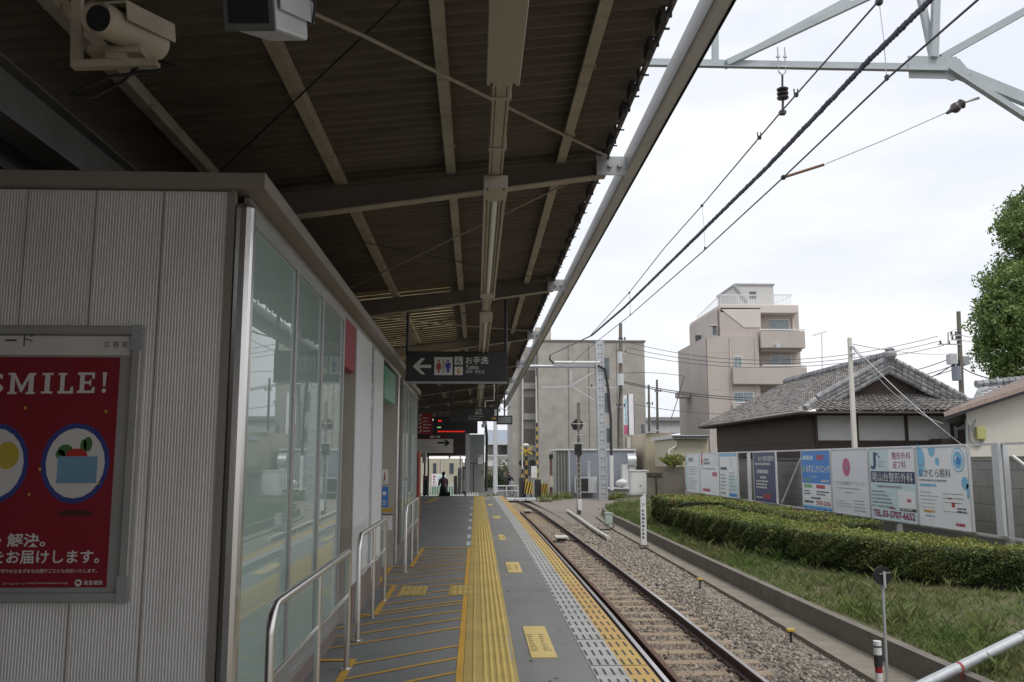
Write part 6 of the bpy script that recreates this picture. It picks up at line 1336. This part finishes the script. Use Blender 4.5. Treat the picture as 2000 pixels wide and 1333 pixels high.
# ================================================================ level crossing gear
CYg=58.
def striped(b1,b2,p,q,r,n): 
    p=Vector(p);q=Vector(q)
    for k in range(n): (b1 if k%2 else b2).tube([p.lerp(q,k/n),p.lerp(q,(k+1)/n)],r,7)
def boom(label,px,py0,py1,px1,stripe):
    a=PY(px,py1,CYg); c=PY(px1,py0,CYg); t=thing('crossing_barrier',label,'crossing barrier',(a.x,CYg,-1.0),'raised barriers at the level crossing')
    b1,b2=B(),B(); striped(b1,b2,a,a.lerp(c,.55 if stripe else .1),.06,14 if stripe else 2); part(b1,'dark_bands',m_black,t,smooth=True); part(b2,'yellow_bands',m_yel,t,smooth=True)
    b=B(); b.cyl(a.lerp(c,.55 if stripe else .1),c,.05,.035,8); part(b,'pole',m_offw,t,smooth=True)
    b=B(); b.box(a.x-.2,a.x+.2,CYg-.2,CYg+.3,-1.02,a.z+.1); part(b,'machine',m_dark,t,bevel=.03)
boom('raised crossing barrier pole, plain pale upper part, nearer the platform',1020,745,936,1021,False); boom('raised crossing barrier with yellow and black bands, farther from the platform',1050,735,940,1047,True)
def hazard(label,px0,px1,py0,py1,Y):
    t0=PY(px0,py1,Y); t1=PY(px1,py0,Y); t=thing('hazard_panel',label,'hazard panel',((t0.x+t1.x)/2,Y,t0.z),'black and yellow panels at the crossing'); b=B(); b.box(t0.x,t1.x,Y,Y+.25,t0.z,t1.z); part(b,'panel',m_yel,t); W=t1.x-t0.x; H=t1.z-t0.z; b=B(); n=3
    for k in range(-1,n):
        u0=k/n; pts=[(u0,0),(u0+.16,0),(u0+.16+.33,1),(u0+.33,1)]; cl=[]
        for (u,v) in pts: cl.append((min(1,max(0,u)),v))
        b.add([(t0.x+u*W,Y-.006,t0.z+v*H) for u,v in cl],[(0,1,2,3)])
    part(b,'stripes',m_black,t); b=B(); b.box(t0.x+.05,t0.x+.12,Y+.05,Y+.15,-1.02,t0.z); b.box(t1.x-.12,t1.x-.05,Y+.05,Y+.15,-1.02,t0.z); parts(b,'leg',m_dark,t)
hazard('yellow and black striped panel under the plain raised barrier pole',1024,1040,941,965,57.6); hazard('larger yellow and black striped panel right of the banded barrier',1057,1070,945,967,57.4)
t=thing('crossing_signal','yellow and black level crossing signal post with lamps and a crossing box','crossing signal',(PY(1028,960,60).x,60,-1.0)); b1,b2=B(),B(); a=PY(1029,962,60); c=PY(1027,874,60); striped(b1,b2,a,c,.09,10); part(b1,'dark_bands',m_black,t,smooth=True); part(b2,'yellow_bands',m_yel,t,smooth=True)
b=B(); q=PY(1028,884,59.8); b.bar(q+Vector((-.4,0,.35)),q+Vector((.4,0,-.1)),.04,.14,Z3); b.bar(q+Vector((-.4,-.05,-.1)),q+Vector((.4,-.05,.35)),.04,.14,Z3); part(b,'crossbuck',m_yel,t); b=B(); q=PY(1030,905,59.7)
for dx in (-.35,.35): b.tube([q+Vector((dx,.1,0)),q+Vector((dx,0,0))],[.24,.24],14)
parts(b,'lamp_disc',m_black,t); b=B(); b.lathe([(.1,0),(.28,.05),(.1,.2)],PY(1027,872,60),10); part(b,'bell',m_offw,t)
boxthing('crossing_box','pale grey crossing control box between the two raised barriers','control box',1038,1049,911,934,57.8,.4,m_wp,parts=(('handle',doorl,m_dark),('leg',lambda bb,x0,x1,z0,z1,Y: bb.box((x0+x1)/2-.08,(x0+x1)/2+.08,Y+.1,Y+.3,-1.02,z0),m_galv)))
boxthing('crossing_box','silver grey crossing machine cabinet below the control box','control box',1040,1052,935,966,58.6,.5,m_galv,parts=(('handle',doorl,m_dark),))
t=thing('bollard_lamp','dark capped lamp post with yellowish box right of the striped panels','lamp post',(PY(1076,960,57).x,57,-1.0)); b=B(); b.cyl((PY(1076,960,57).x,57,-1.05),PY(1076,896,57),.1,.08,8); part(b,'post',m_rust,t); b=B(); q=PY(1076,892,57); b.bx(q,.25,.25,.3); part(b,'cap',m_black,t); b=B(); bxpx(b,1074,1081,930,952,56.7,.25); part(b,'box',m_cream,t)
b=B(); b.box(2.0,4.9,56.8,57.6,-1.06,-.88); o=solo(b,'crossing_slab',m_lgrey,'pale concrete slab edge across the rails at the level crossing','slab',bevel=.03); b=B()
for x in (2.5,3.2,3.9): b.box(x,x+.06,56.79,56.798,-1.04,-.9)
parts(b,'joint',m_dark,o)
# signal mast seen from behind
SYm=44.6; q0=PY(1131,1002,SYm); q1=PY(1130,787,SYm); t=thing('signal_mast','railway signal mast seen from behind with black pentagon shield and ladder','signal',(q0.x,SYm,-1.15))
b=B(); b.cyl((q0.x,SYm,-1.2),q1,.12,.085,10); part(b,'mast',m_conc,t,smooth=True)
b=B(); pts=[(1116,829),(1123,821),(1129,817),(1136,821),(1141,828),(1136,840),(1121,840)]; b.prism([(PY(x,y,SYm-.12).x-q0.x,PY(x,y,SYm-.12).z) for x,y in pts][::-1],(q0.x,SYm+.14,0),X1,Z3,.04); part(b,'shield',m_black,t)
b=B(); 
for px in (1125,1134): bxpx(b,px-2.5,px+2.5,868,889,SYm-.3,.3)
parts(b,'relay_case',m_black,t)
b=B(); 
for px0,px1,py in ((1118,1146,828),(1118,1141,866),(1127,1137,850)): bxpx(b,px0,px1,py-.6,py+.6,SYm-.25,.04)
for k in range(14): py=845+k*10; bxpx(b,1127,1134,py,py+.6,SYm-.2,.03)
for px in (1127,1134): bxpx(b,px-.3,px+.3,840,990,SYm-.2,.03)
part(b,'ladder',m_lgrey,t)
# ================================================================ station end of the platform
GYs=46.
t=thing('grey_cabinet','tall grey steel equipment enclosure with lower door at the end of the platform','cabinet',(0,38.6,-.1)); b=B(); xa,xb,za,zb=bxpx(b,917,946,849,962,38.5,1.6); part(b,'case',M('blue_green_grey_steel',(.25,.275,.27),.5,var=.05),t,bevel=.015)
b=B(); bxpx(b,918,945,905,906,38.48,.02); bxpx(b,924.5,925.5,906,961,38.48,.02); part(b,'door_seam',m_dark,t); b=B(); bxpx(b,942,943.5,920,924,38.44,.05); part(b,'handle',m_dark,t)
b=B(); xn0,xn1,zn0,zn1=bxpx(b,933,943,889,907,38.47,.02); nb=part(b,'notice',m_white,t); b=B(); b.lines((xn0+.03,38.465,zn0+.28),X1,Z3,.16,.1,1,.8,seed=80); part(b,'print',m_bk,nb)
b=B(); bxpx(b,909,917,846,963,38.3,.25); solo(b,'column',m_lgrey,'pale grey canopy column left of the grey steel enclosure','column',bevel=.01)
b=B(); b.tube([PY(948,825,37.5),PY(951,855,37.5),PY(950,900,37.5),PY(949.5,960,37.5)],.06,7); o=solo(b,'drain_pipe',m_dark,'dark drain pipe running down beside the grey enclosure','pipe',smooth=True); b=B(); q=PY(946,826,37.4); b.bx(q,.16,.2,.14); part(b,'bracket',m_galv,o); b=B(); b.ball(PY(944,832,37.3),.09,10,6); part(b,'lamp_globe',m_white,o)
# gate hall: roof, lamps, back wall
t=thing('ticket_hall','dark ticket hall roof and bulkhead at the platform end, open at the back','station hall',(-2.4,50,-.9)); b=B(); xa,xb=PY(826,890,GYs).x,PY(909,890,GYs).x; zt=PY(860,884,GYs).z; zb=PY(860,897,GYs).z
b.box(xa-4,xb,GYs,GYs+.25,zb+.1,3.4); part(b,'bulkhead',M('dark_brown_bulkhead',(.06,.05,.042),.7,var=.15),t); b=B(); b.box(xa-4,xb+.4,GYs,GYs+9,3.402,3.6); b.box(xa-4,xb,GYs+.25,GYs+9,zt+.35,zt+.42); part(b,'ceiling',m_raft,t)
b=B(); 
for px in (829,836,909): bxpx(b,px-1.4,px+1.4,890,975,GYs+(.3 if px<840 else 0),.3)
parts(b,'column',m_dark,t)
for k,(px0,px1) in enumerate(((838,876),(880,909))):
    a=PY(px0,894,GYs-.2); c=PY(px1,894,GYs-.2); tt=thing('tube_lamp',('left','right')[k]+' of two lit white tube lamps on the dark bulkhead of the ticket hall','lamp',((a.x+c.x)/2,GYs-.2,a.z),'lit tube lamps at the ticket hall'); b=B(); b.cyl(a,c,.045,seg=8); part(b,'tube',EM('lit_tube',(1,.97,.9),1.3),tt); b=B(); b.box(a.x,c.x,GYs-.19,GYs-.003,a.z+.05,a.z+.1); part(b,'holder',m_white,tt)
b=B(); bxpx(b,825,832,880,905,GYs-2,.6); o=solo(b,'signboard',m_white,'white hanging notice boards left in the ticket hall','notice'); b=B(); r0=PY(826,903,GYs-2.01); b.lines(r0,X1,Z3,.15,.5,5,.5,seed=83); part(b,'print',m_print,o)
Yb=60.5
b=B(); xa,xb,za,zb=bxpx(b,843,871,926,957,Yb,.08); o=solo(b,'notice_board',m_bw,'white notice board with red marks beyond the ticket hall','notice board'); b=B(); b.lines((xa+.1,Yb-.01,za+.2),X1,Z3,.2,.8,4,.6,seed=84); b.box(xa,xa+.08,Yb-.02,Yb-.002,za-.3,za+.0); b.box(xa+.25,xa+.36,Yb-.02,Yb-.002,za-.3,za+.0); part(b,'red_marks',m_bred,o); b=B(); b.box(xa+.02,xa+.08,Yb+.02,Yb+.08,-1.0,za); b.box(xb-.08,xb-.02,Yb+.02,Yb+.08,-1.0,za); parts(b,'leg',m_galv,o); b=B(); b.box(xa+.45,xb-.2,Yb-.012,Yb-.002,za+.12,zb-.12); part(b,'map_print',m_bcy,o)
t=thing('picket_fence','pale picket fence with green mesh across the far side of the ticket hall','fence',(-2,59,-.95)); b=B(); x=-3.6
while x<.2: b.box(x,x+.05,59,59.04,-.98,.1); x+=.16
parts(b,'picket',m_wp,t); b=B(); b.box(-3.6,.2,59.045,59.07,-.1,-.05); b.box(-3.6,.2,59.045,59.07,-.8,-.75); parts(b,'rail',m_wp,t); b=B(); b.box(-3.0,-1.0,59.09,59.1,-.9,-.2); part(b,'mesh',M('green_mesh',(.12,.33,.16),.7,var=.3,vs=9),t)
t=thing('tan_house','plain tan building wall seen through the ticket hall','building',(-2,70,-1)); b=B(); bxpx(b,790,902,870,968,70,5); part(b,'wall',m_bei,t); b=B(); 
for (a_,c_) in ((846,852),(878,886)): bxpx(b,a_,c_,905,925,69.95,.05)
parts(b,'window',m_glassd,t); b=B(); bxpx(b,862,864,890,968,69.8,.15); parts(b,'drain_pipe',m_offw,t); b=B(); bxpx(b,788,904,866,870,69.8,5.4); part(b,'eave',m_grey,t)
t=thing('gate_machine','pale ticket gate panel with patterned poster at the right of the hall','ticket gate',(-.9,44,-.6)); b=B(); bxpx(b,894,902,914,966,43.5,.4); part(b,'case',m_wp,t,bevel=.02); b=B(); bxpx(b,886,893,930,966,44,.3); part(b,'panel',M('patterned_poster',(.35,.33,.30),.5,vs=14,col2=(.6,.58,.52)),t); b=B(); bxpx(b,897.5,900,889,914,43.6,.1); part(b,'post',m_wp,t)
b=B(); bxpx(b,903,908,912,965,43.,.3); o=solo(b,'banner_stand',m_black,'narrow black banner with white lettering beside the ticket gate','banner'); b=B(); q=PY(904,960,42.99); b.lines((q.x+.12,42.985,q.z),Z3,-X1,1.2,.1,1,.8,seed=86); part(b,'lettering',m_sw,o)
b=B(); bxpx(b,826,835,930,968,44.,.5); o=solo(b,'advert_stand',M('dark_green_stand',(.03,.06,.045),.6,var=.3,vs=6),'dark leaflet stand at the left end of the ticket hall','stand'); b=B(); q=PY(826.5,934,43.99); b.lines((q.x,43.985,q.z-.1),X1,Z3,.2,.25,3,.8,seed=87); part(b,'leaflets',m_pink,o)
# far house beyond the crossing
FY=95.
t=thing('far_house','two storey house with blue grey roof and white balcony beyond the level crossing','house',(2.5,FY+4,-1)); b=B(); bxpx(b,950,1006,866,962,FY,8); part(b,'wall',M('pale_beige_wall',(.34,.31,.265),.8,var=.06),t)
b=B(); z0=PY(980,867,FY).z; z1=PY(980,838,FY).z; xa=PY(946,867,FY).x; xb=PY(1008,867,FY).x; b.hexa([(xa,FY-1,z0),(xb,FY-1,z0),(xb,FY+9,z0),(xa,FY+9,z0),(xa,FY+3.5,z1),(xb,FY+3.5,z1),(xb,FY+4.5,z1),(xa,FY+4.5,z1)]); part(b,'roof',M('blue_grey_slate',(.26,.30,.36),.6,var=.15,vs=3,st=(1,6,6)),t)
b=B(); bxpx(b,946,1008,866,869,FY-1.05,.2); parts(b,'gutter',m_white,t); b=B(); bxpx(b,950,1004,889,891,FY-1.2,.06); 
for k in range(27): px=950+k*2; bxpx(b,px,px+.7,891,899,FY-1.2,.05)
bxpx(b,950,1004,899,911,FY-1.15,.06); part(b,'balcony',m_white,t); b=B(); bxpx(b,956,966,872,888,FY-.05,.05); bxpx(b,975,990,872,888,FY-.05,.05); bxpx(b,972,984,918,945,FY-.05,.05); parts(b,'window',m_glassd,t)
for px,py,r,l in ((960,945,.9,'low green shrub at the foot of the far house, left one'),(984,928,1.6,'taller dark green shrub before the far house'),(1000,948,.8,'small shrub right of the far house')): q=PY(px,py,84); bush('shrub',l,(q.x,84,q.z),(r,r*.8,r),1100,.10)
q=PY(956,962,42.5); bush('shrub','bright green weed clump growing beside the platform ramp',(q.x+.1,44.5,-.55),(.4,.8,.35),900,.05,m_leaft)
for k,(px,Y,r) in enumerate(((1085,58,.5),(1107,59.5,.4),(1200,58.2,.5),(1065,56,.5),(1212,57.5,.4))): q=PZ(px,970,-1.0); bush('weed_clump',('weed clump at the foot of the olive grey panels','weed clump at the corner of the substation','weed clump beside the lattice column base','weed clump on the gravel near the striped panels','weed clump below the round white tank')[k],(PY(px,965,Y).x,Y,-.9),(r,r*.7,.3),420,.06,m_leaft,'weeds')
# gravel flat between track and substation
b=B(); yy_=[36,40,44,48,52,56,60.9]; zz_=[-1.185,-1.17,-1.165,-1.155,-1.13,-1.08,-1.04]
for k in range(6): b.quad((xr(yy_[k])+.8,yy_[k],zz_[k]),(16,yy_[k],zz_[k]),(16,yy_[k+1],zz_[k+1]),(xr(yy_[k+1])+.8,yy_[k+1],zz_[k+1]))
struct(b,'gravel_yard',m_ball)
# green plants on bank near boxes handled by grass. people
m_skin=M('skin',(.36,.22,.16),.6,var=.05); m_hair=M('dark_hair',(.02,.016,.014),.6)
def person(label,loc,h,top,low,rz=0.,skirt=False,bag=None,sit=False):
    t=thing('person',label,'person',loc,rz=rz); k=h/1.7
    me=bpy.data.meshes.new('body'); J=[(0,0,.93),(0,0,1.12),(0,-.01,1.38),(0,0,1.5),(0,-.02,1.62),(.09,0,.88),(.10,-.02,.48),(.10,0,.07),(.10,-.12,.03),(-.09,0,.88),(-.10,-.03,.48),(-.10,.02,.07),(-.10,-.10,.03),(.19,0,1.36),(.24,-.03,1.10),(.20,-.22,.98),(-.19,0,1.36),(-.24,-.02,1.10),(-.22,-.10,.86)]
    if sit: J=[(0,0,.93),(0,-.06,1.12),(0,-.16,1.36),(0,-.2,1.47),(0,-.24,1.58),(.09,0,.9),(.11,-.34,.72),(.11,-.22,.32),(.11,-.34,.28),(-.09,0,.9),(-.11,-.28,.60),(-.11,-.05,.22),(-.11,-.17,.18),(.19,-.16,1.34),(.24,-.32,1.14),(.24,-.52,1.04),(-.19,-.16,1.34),(-.24,-.32,1.14),(-.24,-.52,1.04)]
    E=[(0,1),(1,2),(2,3),(3,4),(0,5),(5,6),(6,7),(7,8),(0,9),(9,10),(10,11),(11,12),(2,13),(13,14),(14,15),(2,16),(16,17),(17,18)]
    rd=[.14,.125,.14,.05,.095,.09,.065,.045,.04,.09,.065,.045,.04,.06,.045,.035,.06,.045,.035]
    me.from_pydata([Vector(j)*k for j in J],E,[]); o=bpy.data.objects.new('body',me); COL.objects.link(o); o.parent=t; me.materials.append(low)
    sm=o.modifiers.new('skin','SKIN'); me.skin_vertices.new() if not me.skin_vertices else None
    for i,r in enumerate(rd): me.skin_vertices[0].data[i].radius=(r*k,r*k*.8)
    me.skin_vertices[0].data[0].use_root=True; sb=o.modifiers.new('smooth','SUBSURF'); sb.levels=1; sb.render_levels=1
    H=Vector(J[4])*k; b=B(); b.ball(H+Vector((0,0,.02)),.105*k,12,8,(.85,.95,1.15)); part(b,'head',m_skin,t,smooth=True,local=True)
    b=B(); b.ball(H+Vector((0,.025,.055)),.11*k,12,8,(.95,.95,1.0)); part(b,'hair',m_hair,t,smooth=True,local=True)
    ch=Vector(J[2])*k; wa=Vector(J[0])*k; b=B(); b.tube([wa,wa.lerp(ch,.5),ch,ch+Vector((0,0,.06*k))],[.165*k,.155*k,.175*k,.08*k],12); part(b,'shirt',top,t,smooth=True,local=True)
    b=B()
    for i0,i1,i2 in ((13,14,15),(16,17,18)): p,q,s_=[Vector(J[i])*k for i in (i0,i1,i2)]; b.tube([p,q,q.lerp(s_,.25)],[.075*k,.06*k,.055*k],8)
    parts(b,'sleeve',top,t,smooth=True,local=True)
    if skirt: b=B(); b.tube([wa+Vector((0,0,.05)),wa-Vector((0,0,.3)),wa-Vector((0,0,.72*k))],[.16*k,.24*k,.30*k],14); part(b,'skirt',low,t,smooth=True,local=True)
    return t
m_nav2=M('dark_navy_cloth',(.02,.02,.03),.8,var=.2); m_plum=M('mauve_cloth',(.18,.10,.12),.8,var=.15)
q=PY(866,950,45.); person('person in a mauve top and long dark skirt standing at the ticket hall',(q.x,45.,-.7),1.58,m_plum,m_nav2,rz=R(200),skirt=True)
b=B(); q2=PY(874,958,44.8); b.box(q2.x-.12,q2.x+.14,44.7,45.,-.66,-.05); o=solo(b,'suitcase',m_black,'black upright suitcase beside the person in the dark skirt','suitcase',bevel=.03); b=B(); b.tube([(q2.x-.06,44.95,-.05),(q2.x-.06,44.95,.2),(q2.x+.08,44.95,.2),(q2.x+.08,44.95,-.05)],.012,6); part(b,'handle',m_galv,o)
q=PY(993,955,64); cx,cyy=q.x,64.
person('person in dark clothes riding a bicycle over the level crossing',(cx,cyy,-1.0),1.66,m_nav2,m_nav2,rz=R(20),sit=True)
t=thing('bicycle','grey city bicycle under the rider at the level crossing','bicycle',(cx,cyy,-1.0),rz=R(20)); 
for yy in (.42,-.62):
    b=B(); n=20; b.tube([(0,yy+.32*math.cos(2*math.pi*i/n),.34+.32*math.sin(2*math.pi*i/n)) for i in range(n+1)],.022,6,caps=False); wl=part(b,'wheel',m_black,t,local=True); b=B()
    for i in range(6): a=math.pi*i/6; b.bar((0,yy-.31*math.cos(a),.34-.31*math.sin(a)),(0,yy+.31*math.cos(a),.34+.31*math.sin(a)),.006,.006,X1)
    part(b,'spokes',m_galv,wl,local=True)
b=B(); b.tube([(0,.42,.34),(0,0,.36),(0,.12,.82)],.02,6); b.tube([(0,0,.36),(0,-.45,.82),(0,-.62,.34)],.02,6); b.tube([(0,.42,.34),(0,.10,.75)],.014,6); part(b,'frame',m_galv,t,local=True); b=B(); b.tube([(0,-.45,.82),(0,-.43,1.02),(.24,-.50,1.04)],.013,6); b.tube([(0,-.43,1.02),(-.24,-.50,1.04)],.013,6); part(b,'handlebar',m_galv,t,local=True); b=B(); b.box(-.08,.08,.02,.26,.84,.90); part(b,'saddle',m_black,t,local=True); b=B(); b.box(-.17,.17,-.86,-.58,.75,.98); part(b,'basket',m_grey,t,local=True)
t=thing('road_guard','white tubular guard rail at the edge of the level crossing','guard rail',(1.9,62.5,-1.0)); b=B(); 
for x in (1.4,2.2,3.0): b.tube([(x,62.2,-1.0),(x,62.2,-.25)],.035,7)
b.tube([(1.4,62.2,-.25),(3.0,62.2,-.25)],.035,7); b.tube([(1.4,62.2,-.6),(3.0,62.2,-.6)],.03,7); part(b,'rail',m_wp,t,smooth=True)
b=B(); 
for x in (-.9,-.2): pass
